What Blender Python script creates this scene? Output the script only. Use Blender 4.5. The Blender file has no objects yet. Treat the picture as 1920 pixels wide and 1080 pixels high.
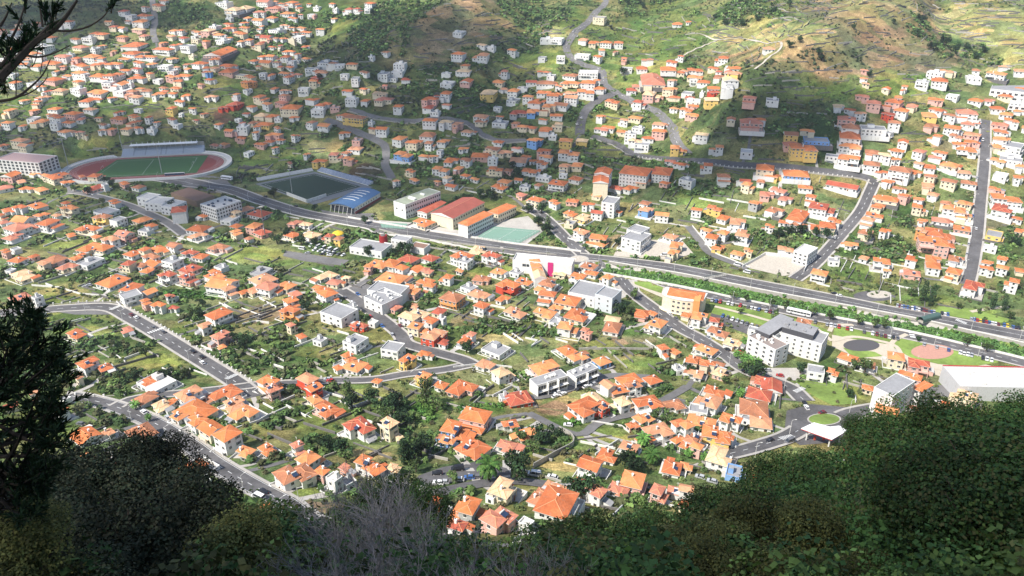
import bpy, bmesh, math, random
import numpy as np
from mathutils import Vector, Matrix

random.seed(7); np.random.seed(7)
SC = bpy.context.scene
COL = SC.collection
R = math.radians
PI = math.pi

# ------------------------------------------------------------ camera
F = 1450.0
PITCH = math.atan(730/1450.0)
CP, SP = math.cos(PITCH), math.sin(PITCH)
HC = 240.0
cam_d = bpy.data.cameras.new('camera')
cam = bpy.data.objects.new('camera', cam_d)
COL.objects.link(cam)
cam.location = (0, 0, HC)
cam.rotation_euler = (PI/2-PITCH, 0, 0)
cam_d.sensor_width = 36.0
cam_d.lens = F/1920*36.0
cam_d.clip_start = 0.3
cam_d.clip_end = 9000
SC.camera = cam

# ------------------------------------------------------------ sky, sun, exposure
SUN_EL = R(50)
SUN_DIR = Vector((-0.80, -0.60, 0)).normalized()*math.cos(SUN_EL)+Vector((0, 0, math.sin(SUN_EL)))
world = bpy.data.worlds.new('World')
SC.world = world
world.use_nodes = True
wn = world.node_tree.nodes
bg = wn['Background']
sky = wn.new('ShaderNodeTexSky')
sky.sky_type = 'NISHITA'
sky.sun_disc = False
sky.sun_elevation = SUN_EL
sky.sun_rotation = math.atan2(SUN_DIR.x, SUN_DIR.y)
sky.altitude = 300
world.node_tree.links.new(sky.outputs[0], bg.inputs[0])
bg.inputs[1].default_value = 0.11
sun_d = bpy.data.lights.new('sun', 'SUN')
sun_d.energy = 4.6
sun_d.angle = R(0.53)
sun_d.color = (1.0, 0.95, 0.87)
sun = bpy.data.objects.new('sun', sun_d)
COL.objects.link(sun)
sun.rotation_euler = SUN_DIR.to_track_quat('Z', 'Y').to_euler()
sun.location = (0, 0, 900)
SC.view_settings.view_transform = 'Standard'
SC.view_settings.look = 'None'
SC.view_settings.gamma = 1
SC.view_settings.use_curve_mapping = False
SC.view_settings.exposure = 0.66
SC.cycles.max_bounces = 5
SC.cycles.diffuse_bounces = 2
SC.cycles.glossy_bounces = 2
SC.cycles.transmission_bounces = 2
SC.cycles.volume_bounces = 0
SC.cycles.transparent_max_bounces = 6
SC.cycles.caustics_reflective = False
SC.cycles.caustics_refractive = False

# ------------------------------------------------------------ helpers: objects, tags, materials
def tag(o, label=None, cat=None, group=None, kind=None):
    if label: o['label'] = label
    if cat: o['category'] = cat
    if group: o['group'] = group
    if kind: o['kind'] = kind
    return o

def link_mesh(name, me, parent=None, loc=None, rz=None):
    o = bpy.data.objects.new(name, me)
    COL.objects.link(o)
    if parent is not None: o.parent = parent
    if loc is not None: o.location = loc
    if rz is not None: o.rotation_euler = (0, 0, rz)
    return o

def empty(name, loc, rz=0):
    o = bpy.data.objects.new(name, None)
    COL.objects.link(o)
    o.location = loc; o.rotation_euler = (0, 0, rz)
    o.empty_display_size = 1
    return o

def copy_tree(o, parent=None):
    c = o.copy(); COL.objects.link(c); c.parent = parent
    for ch in list(o.children): copy_tree(ch, c)
    return c

_mats = {}
def lin(c):
    return (c[0], c[1], c[2], 1)
def mat(name, col, rough=0.8, var=0.12, scale=1.5, spec=0.25, metal=0.0, bump=0.0, vcol=None, dirt=0.0, coord='Object', big=0.0):
    """plain procedural material: base colour with grain, optional attribute colour"""
    if name in _mats: return _mats[name]
    m = bpy.data.materials.new(name); m.use_nodes = True
    nt = m.node_tree; N = nt.nodes; L = nt.links
    b = N['Principled BSDF']
    b.inputs['Roughness'].default_value = rough
    b.inputs['Specular IOR Level'].default_value = spec
    b.inputs['Metallic'].default_value = metal
    tc = N.new('ShaderNodeTexCoord')
    geo = N.new('ShaderNodeNewGeometry')
    src = geo.outputs['Position'] if coord == 'World' else tc.outputs['Object']
    if vcol:
        a = N.new('ShaderNodeAttribute'); a.attribute_name = vcol
        base = a.outputs['Color']
    else:
        rgb = N.new('ShaderNodeRGB'); rgb.outputs[0].default_value = lin(col); base = rgb.outputs[0]
    n1 = N.new('ShaderNodeTexNoise'); n1.inputs['Scale'].default_value = scale; n1.inputs['Detail'].default_value = 5
    n1.inputs['Roughness'].default_value = 0.65
    L.new(src, n1.inputs['Vector'])
    mr = N.new('ShaderNodeMapRange')
    mr.inputs[1].default_value = 0.3; mr.inputs[2].default_value = 0.7
    mr.inputs[3].default_value = 1-var; mr.inputs[4].default_value = 1+var
    L.new(n1.outputs[0], mr.inputs[0])
    mx = N.new('ShaderNodeMix'); mx.data_type = 'RGBA'; mx.blend_type = 'MULTIPLY'; mx.inputs[0].default_value = 1
    L.new(base, mx.inputs[6]); L.new(mr.outputs[0], mx.inputs[7])
    out = mx.outputs[2]
    if big > 0:
        n2 = N.new('ShaderNodeTexNoise'); n2.inputs['Scale'].default_value = scale*0.13; n2.inputs['Detail'].default_value = 3
        L.new(geo.outputs['Position'], n2.inputs['Vector'])
        m2 = N.new('ShaderNodeMapRange')
        m2.inputs[1].default_value = 0.3; m2.inputs[2].default_value = 0.7
        m2.inputs[3].default_value = 1-big; m2.inputs[4].default_value = 1+big
        L.new(n2.outputs[0], m2.inputs[0])
        x2 = N.new('ShaderNodeMix'); x2.data_type = 'RGBA'; x2.blend_type = 'MULTIPLY'; x2.inputs[0].default_value = 1
        L.new(out, x2.inputs[6]); L.new(m2.outputs[0], x2.inputs[7]); out = x2.outputs[2]
    if dirt > 0:
        n3 = N.new('ShaderNodeTexNoise'); n3.inputs['Scale'].default_value = 0.9; n3.inputs['Detail'].default_value = 6
        mp = N.new('ShaderNodeMapping'); mp.inputs['Scale'].default_value = (1, 1, 0.25)
        L.new(src, mp.inputs[0]); L.new(mp.outputs[0], n3.inputs['Vector'])
        m3 = N.new('ShaderNodeMapRange'); m3.inputs[1].default_value = 0.55; m3.inputs[2].default_value = 0.75
        m3.inputs[3].default_value = 0; m3.inputs[4].default_value = dirt
        L.new(n3.outputs[0], m3.inputs[0])
        x3 = N.new('ShaderNodeMix'); x3.data_type = 'RGBA'; x3.blend_type = 'MIX'
        L.new(m3.outputs[0], x3.inputs[0]); L.new(out, x3.inputs[6]); x3.inputs[7].default_value = (0.22, 0.19, 0.15, 1)
        out = x3.outputs[2]
    L.new(out, b.inputs['Base Color'])
    if bump > 0:
        bp = N.new('ShaderNodeBump'); bp.inputs['Strength'].default_value = bump; bp.inputs['Distance'].default_value = 0.3
        L.new(n1.outputs[0], bp.inputs['Height']); L.new(bp.outputs[0], b.inputs['Normal'])
    _mats[name] = m
    return m

class MB:
    """collects polygons with a material slot each, builds ONE mesh"""
    def __init__(s): s.v = []; s.f = []; s.m = []; s.mats = []
    def slot(s, m):
        if m not in s.mats: s.mats.append(m)
        return s.mats.index(m)
    def poly(s, pts, m):
        i = len(s.v); s.v += [tuple(p) for p in pts]
        s.f.append(tuple(range(i, i+len(pts)))); s.m.append(s.slot(m))
    def box(s, x0, x1, y0, y1, z0, z1, m, top=None, bottom=True):
        i = len(s.v)
        s.v += [(x0, y0, z0), (x1, y0, z0), (x1, y1, z0), (x0, y1, z0), (x0, y0, z1), (x1, y0, z1), (x1, y1, z1), (x0, y1, z1)]
        k = s.slot(m); kt = s.slot(top) if top else k
        fs = [((0, 1, 5, 4), k), ((1, 2, 6, 5), k), ((2, 3, 7, 6), k), ((3, 0, 4, 7), k), ((4, 5, 6, 7), kt)]
        if bottom: fs.append(((3, 2, 1, 0), k))
        for f, kk in fs: s.f.append(tuple(i+a for a in f)); s.m.append(kk)
    def prism(s, pts, z0, z1, m, top=None, bottom=False):
        n = len(pts); i = len(s.v)
        s.v += [(p[0], p[1], z0) for p in pts]+[(p[0], p[1], z1) for p in pts]
        k = s.slot(m); kt = s.slot(top) if top else k
        for a in range(n):
            b = (a+1) % n; s.f.append((i+a, i+b, i+n+b, i+n+a)); s.m.append(k)
        s.f.append(tuple(i+n+a for a in range(n))); s.m.append(kt)
        if bottom: s.f.append(tuple(i+a for a in reversed(range(n)))); s.m.append(k)
    def tube(s, p0, p1, r0, r1, m, n=6):
        p0 = Vector(p0); p1 = Vector(p1); d = (p1-p0)
        if d.length < 1e-6: return
        q = d.to_track_quat('Z', 'Y'); i = len(s.v); k = s.slot(m)
        for p, r in ((p0, r0), (p1, r1)):
            for a in range(n):
                s.v.append(tuple(p+q @ Vector((math.cos(2*PI*a/n)*r, math.sin(2*PI*a/n)*r, 0))))
        for a in range(n):
            b = (a+1) % n; s.f.append((i+a, i+b, i+n+b, i+n+a)); s.m.append(k)
        s.f.append(tuple(i+n+a for a in range(n))); s.m.append(k)
        s.f.append(tuple(i+a for a in reversed(range(n)))); s.m.append(k)
    def add(s, o, M=None):
        i = len(s.v)
        s.v += [tuple(M @ Vector(p)) for p in o.v] if M is not None else list(o.v)
        mp = [s.slot(m) for m in o.mats]
        for f, k in zip(o.f, o.m): s.f.append(tuple(i+a for a in f)); s.m.append(mp[k])
    def mesh(s, name):
        me = bpy.data.meshes.new(name)
        me.from_pydata(s.v, [], s.f)
        for m in s.mats: me.materials.append(m)
        me.polygons.foreach_set('material_index', s.m)
        me.update()
        return me
    def build(s, name, parent=None, loc=None, rz=None):
        return link_mesh(name, s.mesh(name), parent, loc, rz)

# ------------------------------------------------------------ terrain height
def ray(px, py):
    u = (px-960)/F; v = (py-540)/F
    return np.array([u, CP-v*SP, -(SP+v*CP)])
_CT = []
for col, zs in {
 0:{0:1110,50:1030,100:960,150:900,200:850,250:815,300:770,350:705,400:648,450:600,500:555,600:475,650:440,700:408,750:375,800:345,850:315,900:290,950:262,1080:205},
 350:{0:1110,50:1035,100:965,150:905,200:855,250:815,300:782,350:715,400:655,450:604,500:560,600:475,650:440,700:408,750:375,800:345,850:315,900:290,950:262,1080:205},
 620:{0:1130,60:1050,120:960,200:860,250:815,300:780,350:715,400:655,450:606,500:562,600:478,650:444,700:410,750:377,800:347,850:318,900:291,980:250,1080:205},
 800:{0:1060,80:930,150:880},
 880:{0:1040,60:945,150:870,200:830,250:795,300:755,350:710,400:655,450:609,500:566,600:480,650:446,700:413,750:380,800:349,850:319,900:292,980:251,1080:205},
 1100:{0:1080,50:1000,100:930,150:880,200:830,250:790,300:745,350:700,400:652,450:608,500:566,600:490,650:456,700:422,750:390,800:356,850:326,900:297,980:255,1080:207},
 1300:{0:1060,60:960,120:870,180:810,250:760,300:720,350:682,400:645,450:606,500:566,600:492,650:460,700:430,750:398,800:362,850:330,930:286,1080:212},
 1440:{190:740,250:712}, 1420:{60:925},
 1560:{40:880,110:790,200:735,300:690,350:665,400:635,450:600,500:566,600:494,650:464,700:436,750:402,800:371,850:340},
 1750:{0:980,60:880,130:800,200:745,300:688,350:660,400:630,450:600,500:566,600:494,660:461,720:430,800:385},
 1920:{0:980,60:890,130:805,200:750,300:690,350:660,400:630,450:600,500:566,600:494,660:461,760:412},
}.items():
    for py, z in zs.items():
        r = ray(col, py); _CT.append((r[0]*z, r[1]*z, HC+r[2]*z))
_CT = np.array(_CT)
def _phi(r2): return 0.5*r2*np.log(r2+1e-9)
_P = _CT[:, :2]/300.0
_n = len(_P)
_K = _phi(((_P[:, None]-_P[None])**2).sum(-1))+np.eye(_n)*0.05
_Q = np.hstack([np.ones((_n, 1)), _P])
_A = np.block([[_K, _Q], [_Q.T, np.zeros((3, 3))]])
_S = np.linalg.solve(_A, np.concatenate([_CT[:, 2], np.zeros(3)]))
def tps(x, y):
    x = np.asarray(x, float); y = np.asarray(y, float)
    s = x.shape; X = np.stack([x.ravel(), y.ravel()], 1)/300.0
    out = np.empty(len(X))
    for i in range(0, len(X), 20000):
        c = X[i:i+20000]
        out[i:i+20000] = _phi(((c[:, None]-_P[None])**2).sum(-1)) @ _S[:_n]+_S[_n]+c @ _S[_n+1:]
    return out.reshape(s)
def sstep(a, b, x):
    t = np.clip((x-a)/(b-a), 0, 1); return t*t*(3-2*t)

def segdist(x, y, pts):
    d = np.full(np.shape(x), 1e9)
    for (ax, ay), (bx, by) in zip(pts[:-1], pts[1:]):
        vx, vy = bx-ax, by-ay; L2 = vx*vx+vy*vy
        t = np.clip(((x-ax)*vx+(y-ay)*vy)/L2, 0, 1)
        d = np.minimum(d, np.hypot(x-ax-t*vx, y-ay-t*vy))
    return d
def flatpt(px, py, h=0.0):
    r = ray(px, py); z = (HC-h)/-r[2]; return r[0]*z, r[1]*z
RIVER = [flatpt(*p) for p in [(1135, 500), (1280, 524), (1447, 558), (1613, 588), (1713, 607), (1813, 629), (1960, 663), (2300, 740)]]
RIVER2 = [flatpt(*p) for p in [(700, 437), (760, 451), (890, 467), (1000, 480), (1040, 484)]]
# low frequency value noise
_ng = np.random.rand(64, 64)
def vnoise(x, y, s):
    x = np.asarray(x)/s+1000.37; y = np.asarray(y)/s+1000.71
    xi = np.floor(x).astype(int); yi = np.floor(y).astype(int); fx = x-xi; fy = y-yi
    fx = fx*fx*(3-2*fx); fy = fy*fy*(3-2*fy)
    g = lambda a, b: _ng[a % 64, b % 64]
    return (g(xi, yi)*(1-fx)+g(xi+1, yi)*fx)*(1-fy)+(g(xi, yi+1)*(1-fx)+g(xi+1, yi+1)*fx)*fy
def _lv(px, py):
    for z in np.arange(200, 1400, 2.0):
        r = ray(px, py)
        if HC+r[2]*z < float(tps(np.array([r[0]*z]), np.array([r[1]*z]))[0]): break
    return r[0]*z, r[1]*z, HC+r[2]*z
_a = _lv(278, 314); _b = _lv(583, 350); _u1 = (_lv(182, 319), _lv(372, 309))
_an = math.atan2(_u1[1][1]-_u1[0][1], _u1[1][0]-_u1[0][0])
SPURS = []
for pts, wd, am in (([(930, -30), (860, 20), (790, 60), (720, 105), (655, 160)], 34, 20), ([(1720, -20), (1640, 40), (1560, 75), (1470, 120), (1380, 185), (1335, 230)], 36, 19), ([(1330, -20), (1400, 40), (1290, 70)], 26, 8),
                    ([(560, -20), (600, 60), (560, 130)], 24, -10), ([(1000, -20), (985, 60), (950, 150), (930, 200)], 24, -11), ([(1750, -10), (1790, 60), (1850, 115)], 26, -14), ([(1320, 120), (1300, 210), (1310, 260)], 22, -8), ([(1250, -20), (1180, 60)], 24, -6),
                    ([(380, 0), (420, 90), (400, 170)], 26, 9), ([(180, 0), (160, 60)], 26, 8)):
    SPURS.append(([_lv(*p)[:2] for p in pts], wd, am))
LEVEL = [(_a[0]-math.sin(_an)*8, _a[1]+math.cos(_an)*8, _an, 82, 52, _a[2]), (_b[0], _b[1], R(-33), 62, 40, _b[2])]
def bump(x, y, cx, cy, r, a): return a*np.exp(-((x-cx)**2+(y-cy)**2)/(r*r))
def hfun(x, y):
    x = np.asarray(x, float); y = np.asarray(y, float)
    t = tps(x, np.clip(y, 150, 1250))+np.maximum(y-1250, 0)*0.22
    hill = np.interp(y, [-80, -20, 0, 30, 62, 100, 150, 190, 260], [262, 246, 237.6, 207.5, 169, 128, 88, 63, 30])
    hill = hill+bump(x, y, 32, 43, 20, 14)+bump(x, y, -20, 31, 14, 5)
    w = sstep(165, 215, y)
    h = hill*(1-w)+t*w
    # spurs and relief on the hillsides
    far = sstep(620, 900, y)
    h = h+far*(vnoise(x, y, 90)-0.5)*13+far*(vnoise(x, y, 33)-0.5)*6.5
    for ln, wd, am in SPURS:
        d = segdist(x, y, ln); h = h+am*np.exp(-(d/wd)**2)*sstep(560, 680, y)
    # farmed terraces: level strips held up by short banks
    ph = (h+vnoise(x, y, 60)*9)/2.6; fr = ph-np.floor(ph)
    h = h+sstep(640, 760, y)*2.6*0.75*(sstep(0.62, 0.95, fr)-fr)
    # level ground under the athletics stadium and the football pitch
    for cx, cy, a, hl, hw, lv in LEVEL:
        q = np.abs((x-cx)*math.cos(a)+(y-cy)*math.sin(a)); s = np.abs(-(x-cx)*math.sin(a)+(y-cy)*math.cos(a))
        w2 = (1-sstep(hl, hl+14, q))*(1-sstep(hw, hw+14, s)); h = h*(1-w2)+lv*w2
    d = segdist(x, y, RIVER); h = h-4.2*(1-sstep(8.6, 9.8, d))
    d = segdist(x, y, RIVER2); h = h-2.5*(1-sstep(5.5, 7.5, d))
    return h
# baked grid for fast lookups
GX0, GY0, GS = -1000.0, -80.0, 2.0
GNX, GNY = 1001, 800
_gx = GX0+np.arange(GNX)*GS; _gy = GY0+np.arange(GNY)*GS
_XX, _YY = np.meshgrid(_gx, _gy)
HG = hfun(_XX, _YY)
def H(x, y):
    x = (np.asarray(x, float)-GX0)/GS; y = (np.asarray(y, float)-GY0)/GS
    x = np.clip(x, 0, GNX-1.001); y = np.clip(y, 0, GNY-1.001)
    xi = x.astype(int); yi = y.astype(int); fx = x-xi; fy = y-yi
    return (HG[yi, xi]*(1-fx)+HG[yi, xi+1]*fx)*(1-fy)+(HG[yi+1, xi]*(1-fx)+HG[yi+1, xi+1]*fx)*fy
_ZS = np.arange(150, 1500, 2.0)
def P(px, py, dh=0.0):
    """ground point seen at photo pixel (px, py), dh metres above the ground"""
    r = ray(px, py)
    z = _ZS; g = HC+r[2]*z-(H(r[0]*z, r[1]*z)+dh)
    k = np.argmax(g < 0)
    if g[k] >= 0: k = len(z)-1
    if k > 0:
        t = g[k-1]/(g[k-1]-g[k]); zz = z[k-1]+t*(z[k]-z[k-1])
    else: zz = z[0]
    return float(r[0]*zz), float(r[1]*zz), float(zz)
def proj(x, y, h):
    dz = HC-h; zc = y*CP+dz*SP
    return 960+F*x/zc, 540+F*(dz*CP-y*SP)/zc, zc
# ------------------------------------------------------------ ground cover table: kind, px, py, rx, ry (where it lies in the valley)
COVER = {  # ground colour, shrubs per 100 m2, shrub size, shrub palette
 'M': ((0.200, 0.215, 0.095), 4.4, 1.8, 0), 'F': ((0.070, 0.115, 0.036), 10, 3.0, 1), 'S': ((0.095, 0.115, 0.050), 6.0, 2.2, 2),
 'B': ((0.100, 0.180, 0.045), 12, 2.3, 3), 'G': ((0.160, 0.215, 0.065), 4.0, 1.5, 1), 'L': ((0.290, 0.325, 0.100), 0.15, 1.6, 1),
 'Y': ((0.430, 0.380, 0.180), 0.10, 1.5, 2), 'E': ((0.310, 0.225, 0.150), 1.0, 1.4, 2), 'D': ((0.275, 0.205, 0.135), 1.6, 1.6, 2),
 'K': ((0.360, 0.340, 0.310), 0.0, 1.0, 0), 'R': ((0.120, 0.070, 0.060), 0.05, 1.0, 2)}
BLOBS = '''
S 100 20 250 40;G 60 200 80 25;L 245 205 60 15;S 60 235 70 20;L 410 158 38 11;G 440 175 40 12;L 185 268 30 13;G 130 290 60 12
S 330 250 60 15;R 418 222 22 10;E 295 215 20 10;L 650 55 35 22;F 560 20 120 30;F 720 60 60 50;S 640 100 60 30;D 800 75 120 50;D 880 30 80 40
D 700 95 45 20;S 760 135 90 22;F 860 165 110 18;S 830 192 130 14;L 1010 115 50 22;Y 1050 62 42 12;F 1010 30 60 22;S 950 85 40 15;G 1150 90 70 45
G 1260 60 80 45;L 1210 115 60 20;L 1180 150 32 18;G 1090 55 40 40;L 1150 235 52 16;G 1210 240 22 12;Y 600 280 36 20;G 500 290 75 26;L 480 315 42 12
F 560 300 30 12;R 688 322 30 12;S 730 205 80 12;G 760 195 34 12;F 800 222 60 15;S 640 200 50 15;S 870 240 40 12;F 780 300 60 20;F 1180 312 130 14
F 1305 352 62 22;L 1315 378 34 20;G 1290 362 25 15;Y 1430 72 115 32;Y 1370 60 40 12;D 1560 95 125 42;D 1630 60 85 60;Y 1865 60 95 65
F 1400 25 65 26;F 1385 40 30 14;F 1725 50 24 34;F 1770 85 26 26;F 1830 95 26 18;F 1860 112 24 14;S 1560 112 90 20;S 1450 142 60 30;G 1560 172 125 15;S 1450 200 100 30
F 1500 235 105 32;S 1370 220 42 42;F 1560 272 42 32;G 1700 160 65 20;L 1650 142 60 9;E 1770 275 25 15;L 1730 285 32 13;L 130 460 60 9;G 200 450 40 9
L 470 480 52 18;Y 460 490 22 8;G 585 497 75 12;S 600 508 70 10;F 230 440 40 8;F 180 520 40 12;L 160 622 62 12;G 160 595 80 12;F 240 650 85 20;L 300 680 55 14
F 290 703 80 15;F 180 712 60 12;E 485 590 55 14;B 370 555 62 9;B 480 553 50 6;F 480 665 95 38;G 520 650 70 15;B 400 692 34 14;G 350 620 32 14;F 350 640 20 8
F 530 780 42 26;G 600 795 42 30;L 680 742 42 16;F 700 772 62 15;B 785 765 58 30;F 740 790 40 20;F 600 832 42 28;Y 700 846 42 15;F 790 855 30 20;B 900 765 60 14
F 880 750 40 14;F 820 845 40 15;B 870 800 40 12;E 1062 768 42 14;Y 1085 745 42 12;B 1070 787 36 11;L 1112 827 52 20;Y 1110 838 26 10;G 1000 840 42 20;Y 1055 882 32 15
F 1010 822 30 14;Y 960 632 52 12;Y 1045 640 42 10;L 1130 646 32 8;F 960 600 52 18;F 900 612 42 12;E 868 602 26 11;F 850 576 60 9;L 930 507 42 12;G 1200 622 62 15
E 1190 637 42 8;L 1205 682 52 15;Y 1185 670 22 8;F 1250 702 30 12;F 750 490 40 12;F 1500 445 100 20;F 1650 462 80 26;F 1700 400 25 30;G 1600 517 55 16;F 1600 442 62 15
E 1698 485 10 26;F 1900 460 42 26;E 1860 417 52 10;F 1400 446 42 14;L 1565 737 66 18;F 1540 702 42 20;F 1420 692 32 14;F 1160 790 30 14;F 1200 500 1 1;S 60 330 60 12
S 250 330 1 1;F 230 400 40 14;S 430 330 40 10;L 405 378 12 5;G 100 560 40 10;F 1900 540 30 10;G 1720 560 60 9;L 1800 585 60 10;F 670 365 30 12;S 700 350 40 12
F 500 770 30 10;F 620 915 40 18;L 560 925 30 8;F 760 930 60 25;E 610 950 60 10;G 1290 700 30 10;F 450 940 40 14;F 60 700 60 40;G 60 780 80 40;F 230 790 60 12
F 1180 600 18 10;F 1550 680 30 12;S 540 430 60 8;F 680 440 50 9;G 900 452 110 5;F 1010 445 30 10;E 1240 470 60 10;E 1160 455 30 12;K 1450 495 50 14;Y 640 330 20 8;F 740 25 60 30;F 690 70 30 40;F 820 130 70 20;F 900 190 60 15;F 960 20 40 26;F 1480 210 70 20;F 420 60 50 20;F 330 20 60 25;F 520 90 30 25;F 480 20 60 16;F 600 200 30 12;F 880 110 40 18;F 1000 70 30 14;S 1330 215 22 30;Y 1640 20 90 24;D 1700 40 60 50;Y 1900 120 60 14;Y 1500 60 60 14;D 1600 130 110 18;D 1720 115 90 26;Y 1820 40 70 40;D 1400 100 60 16;D 1580 20 80 24;F 660 280 30 10;F 820 330 40 12;F 1000 320 30 12;F 1100 300 30 10'''
_bl = []
for t in BLOBS.replace('\n', ';').split(';'):
    q = t.split()
    if len(q) == 5: _bl.append((q[0], *map(float, q[1:])))
CK = list(COVER)
def cover(x, y, h):
    """cover weights per point: dominant kind index and blended colour"""
    x = np.asarray(x, float); y = np.asarray(y, float)
    px, py, zc = proj(x, y, h)
    zc = np.where(zc < 20, 20, zc)
    nx = (vnoise(x, y, 17)-0.5)+(vnoise(x+300, y, 6)-0.5)*0.6
    ny = (vnoise(x, y+500, 15)-0.5)+(vnoise(x, y+900, 6)-0.5)*0.6
    W = np.zeros((len(CK),)+x.shape); W[0] = 0.18
    W[CK.index('S')] = 0.30*sstep(0.50, 0.62, vnoise(x+50, y, 26))*sstep(600, 720, y)*(px < 1280); W[CK.index('F')] = 0.32*(px < 1330)*sstep(0.56, 0.68, vnoise(x+950, y, 20))
    for k, bx, by, rx, ry in _bl:
        qx = (px-bx)/rx+nx*0.9*min(1, 40/rx+0.2); qy = (py-by)/ry+ny*0.9
        d = np.sqrt(qx*qx+qy*qy)
        W[CK.index(k)] = np.maximum(W[CK.index(k)], 1-sstep(0.86, 1.08, d))
    dr = segdist(x, y, RIVER); W[:, dr < 10] = 0; W[CK.index('B')][dr < 10] = 1
    near = (y < 175)
    W[:, near] = 0; W[CK.index('S')][near] = 1
    return W

# ------------------------------------------------------------ ground sheet
def build_ground():
    ys = np.concatenate([np.arange(-70, 120, 3.0), np.arange(120, 520, 1.7), np.arange(520, 1150, 2.4), np.arange(1150, 1500, 8), np.arange(1500, 2600, 60)])
    us = np.linspace(-0.86, 0.86, 560)
    Y, U = np.meshgrid(ys, us, indexing='ij')
    X = U*(Y+200)
    Z = H(X, np.minimum(Y, 1500))+np.maximum(Y-1500, 0)*0.2
    far = sstep(600, 800, Y)
    W = cover(X, Y, Z)
    colr = np.zeros(X.shape+(3,)); s = W.sum(0)+1e-6
    for i, k in enumerate(CK): colr += (W[i]/s)[..., None]*np.array(COVER[k][0])
    # terraces: stepped walls across the hillsides
    n = 0.66+vnoise(X, Y, 9)*0.36+(vnoise(X, Y, 3.1)-0.5)*0.6
    colr = colr*n[..., None]
    hue = vnoise(X+77, Y+31, 23)[..., None]
    colr = colr*(1+(hue-0.5)*np.array([0.35, 0.05, -0.1]))
    ny, nx = X.shape
    me = bpy.data.meshes.new('ground')
    v = np.stack([X, Y, Z], -1).reshape(-1, 3)
    idx = np.arange(ny*nx).reshape(ny, nx)
    f = np.stack([idx[:-1, :-1], idx[:-1, 1:], idx[1:, 1:], idx[1:, :-1]], -1).reshape(-1, 4)
    me.vertices.add(len(v)); me.vertices.foreach_set('co', v.ravel())
    me.loops.add(f.size); me.loops.foreach_set('vertex_index', f.ravel().astype(np.int32))
    me.polygons.add(len(f)); me.polygons.foreach_set('loop_start', np.arange(0, f.size, 4, dtype=np.int32))
    me.polygons.foreach_set('use_smooth', np.ones(len(f), bool))
    me.update(calc_edges=True)
    a = me.color_attributes.new('cover', 'FLOAT_COLOR', 'POINT')
    a.data.foreach_set('color', np.concatenate([colr.reshape(-1, 3), np.ones((len(v), 1))], 1).astype(np.float32).ravel())
    m = mat('ground_cover', (1, 1, 1), rough=0.95, var=0.38, scale=0.55, spec=0.1, vcol='cover', bump=0.9, coord='World', big=0.18)
    # plots: rectangular gardens and fields of differing growth, some with furrows
    nt = m.node_tree; N = nt.nodes; L = nt.links; b = N['Principled BSDF']; cur = b.inputs['Base Color'].links[0].from_socket
    geo = N.new('ShaderNodeNewGeometry'); mp = N.new('ShaderNodeMapping'); mp.inputs['Rotation'].default_value = (0, 0, R(28)); mp.inputs['Scale'].default_value = (0.055, 0.095, 0)
    L.new(geo.outputs['Position'], mp.inputs[0])
    nz = N.new('ShaderNodeTexNoise'); nz.inputs['Scale'].default_value = 0.06; L.new(geo.outputs['Position'], nz.inputs['Vector'])
    ad = N.new('ShaderNodeMix'); ad.data_type = 'VECTOR'; ad.inputs[0].default_value = 0.25; L.new(mp.outputs[0], ad.inputs[4]); L.new(nz.outputs['Color'], ad.inputs[5])
    vo = N.new('ShaderNodeTexVoronoi'); vo.distance = 'CHEBYCHEV'; vo.inputs['Scale'].default_value = 1.0; vo.inputs['Randomness'].default_value = 0.8; L.new(ad.outputs[1], vo.inputs['Vector'])
    sp = N.new('ShaderNodeSeparateColor'); L.new(vo.outputs['Color'], sp.inputs[0])
    rp = N.new('ShaderNodeValToRGB'); e = rp.color_ramp; e.elements[0].position = 0; e.elements[0].color = (0.62, 0.80, 0.62, 1); e.elements[1].position = 1; e.elements[1].color = (1.55, 1.38, 1.25, 1)
    for p_, c_ in ((0.3, (0.85, 1.05, 0.8, 1)), (0.55, (1.1, 1.15, 0.85, 1)), (0.75, (1.4, 1.2, 1.1, 1))): q = e.elements.new(p_); q.color = c_
    L.new(sp.outputs[0], rp.inputs[0])
    wv = N.new('ShaderNodeTexWave'); wv.inputs['Scale'].default_value = 0.55; wv.inputs['Distortion'].default_value = 2.5; wv.inputs['Detail'].default_value = 2; m2 = N.new('ShaderNodeMapping'); m2.inputs['Rotation'].default_value = (0, 0, R(40)); L.new(geo.outputs['Position'], m2.inputs[0]); L.new(m2.outputs[0], wv.inputs['Vector'])
    wr = N.new('ShaderNodeMapRange'); wr.inputs[3].default_value = 0.72; wr.inputs[4].default_value = 1.12; L.new(wv.outputs['Fac'], wr.inputs[0])
    gt = N.new('ShaderNodeMath'); gt.operation = 'GREATER_THAN'; gt.inputs[1].default_value = 0.5; L.new(sp.outputs[1], gt.inputs[0])
    x1 = N.new('ShaderNodeMix'); x1.data_type = 'RGBA'; x1.blend_type = 'MULTIPLY'; x1.inputs[0].default_value = 0.85; L.new(cur, x1.inputs[6]); L.new(rp.outputs[0], x1.inputs[7])
    x2 = N.new('ShaderNodeMix'); x2.data_type = 'RGBA'; x2.blend_type = 'MULTIPLY'; L.new(gt.outputs[0], x2.inputs[0]); L.new(x1.outputs[2], x2.inputs[6]); L.new(wr.outputs[0], x2.inputs[7])
    # fine leaf litter and bare specks
    n3 = N.new('ShaderNodeTexNoise'); n3.inputs['Scale'].default_value = 1.3; n3.inputs['Detail'].default_value = 4; L.new(geo.outputs['Position'], n3.inputs['Vector'])
    r3 = N.new('ShaderNodeMapRange'); r3.inputs[1].default_value = 0.42; r3.inputs[2].default_value = 0.62; r3.inputs[3].default_value = 0.6; r3.inputs[4].default_value = 1.3; L.new(n3.outputs[0], r3.inputs[0])
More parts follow.
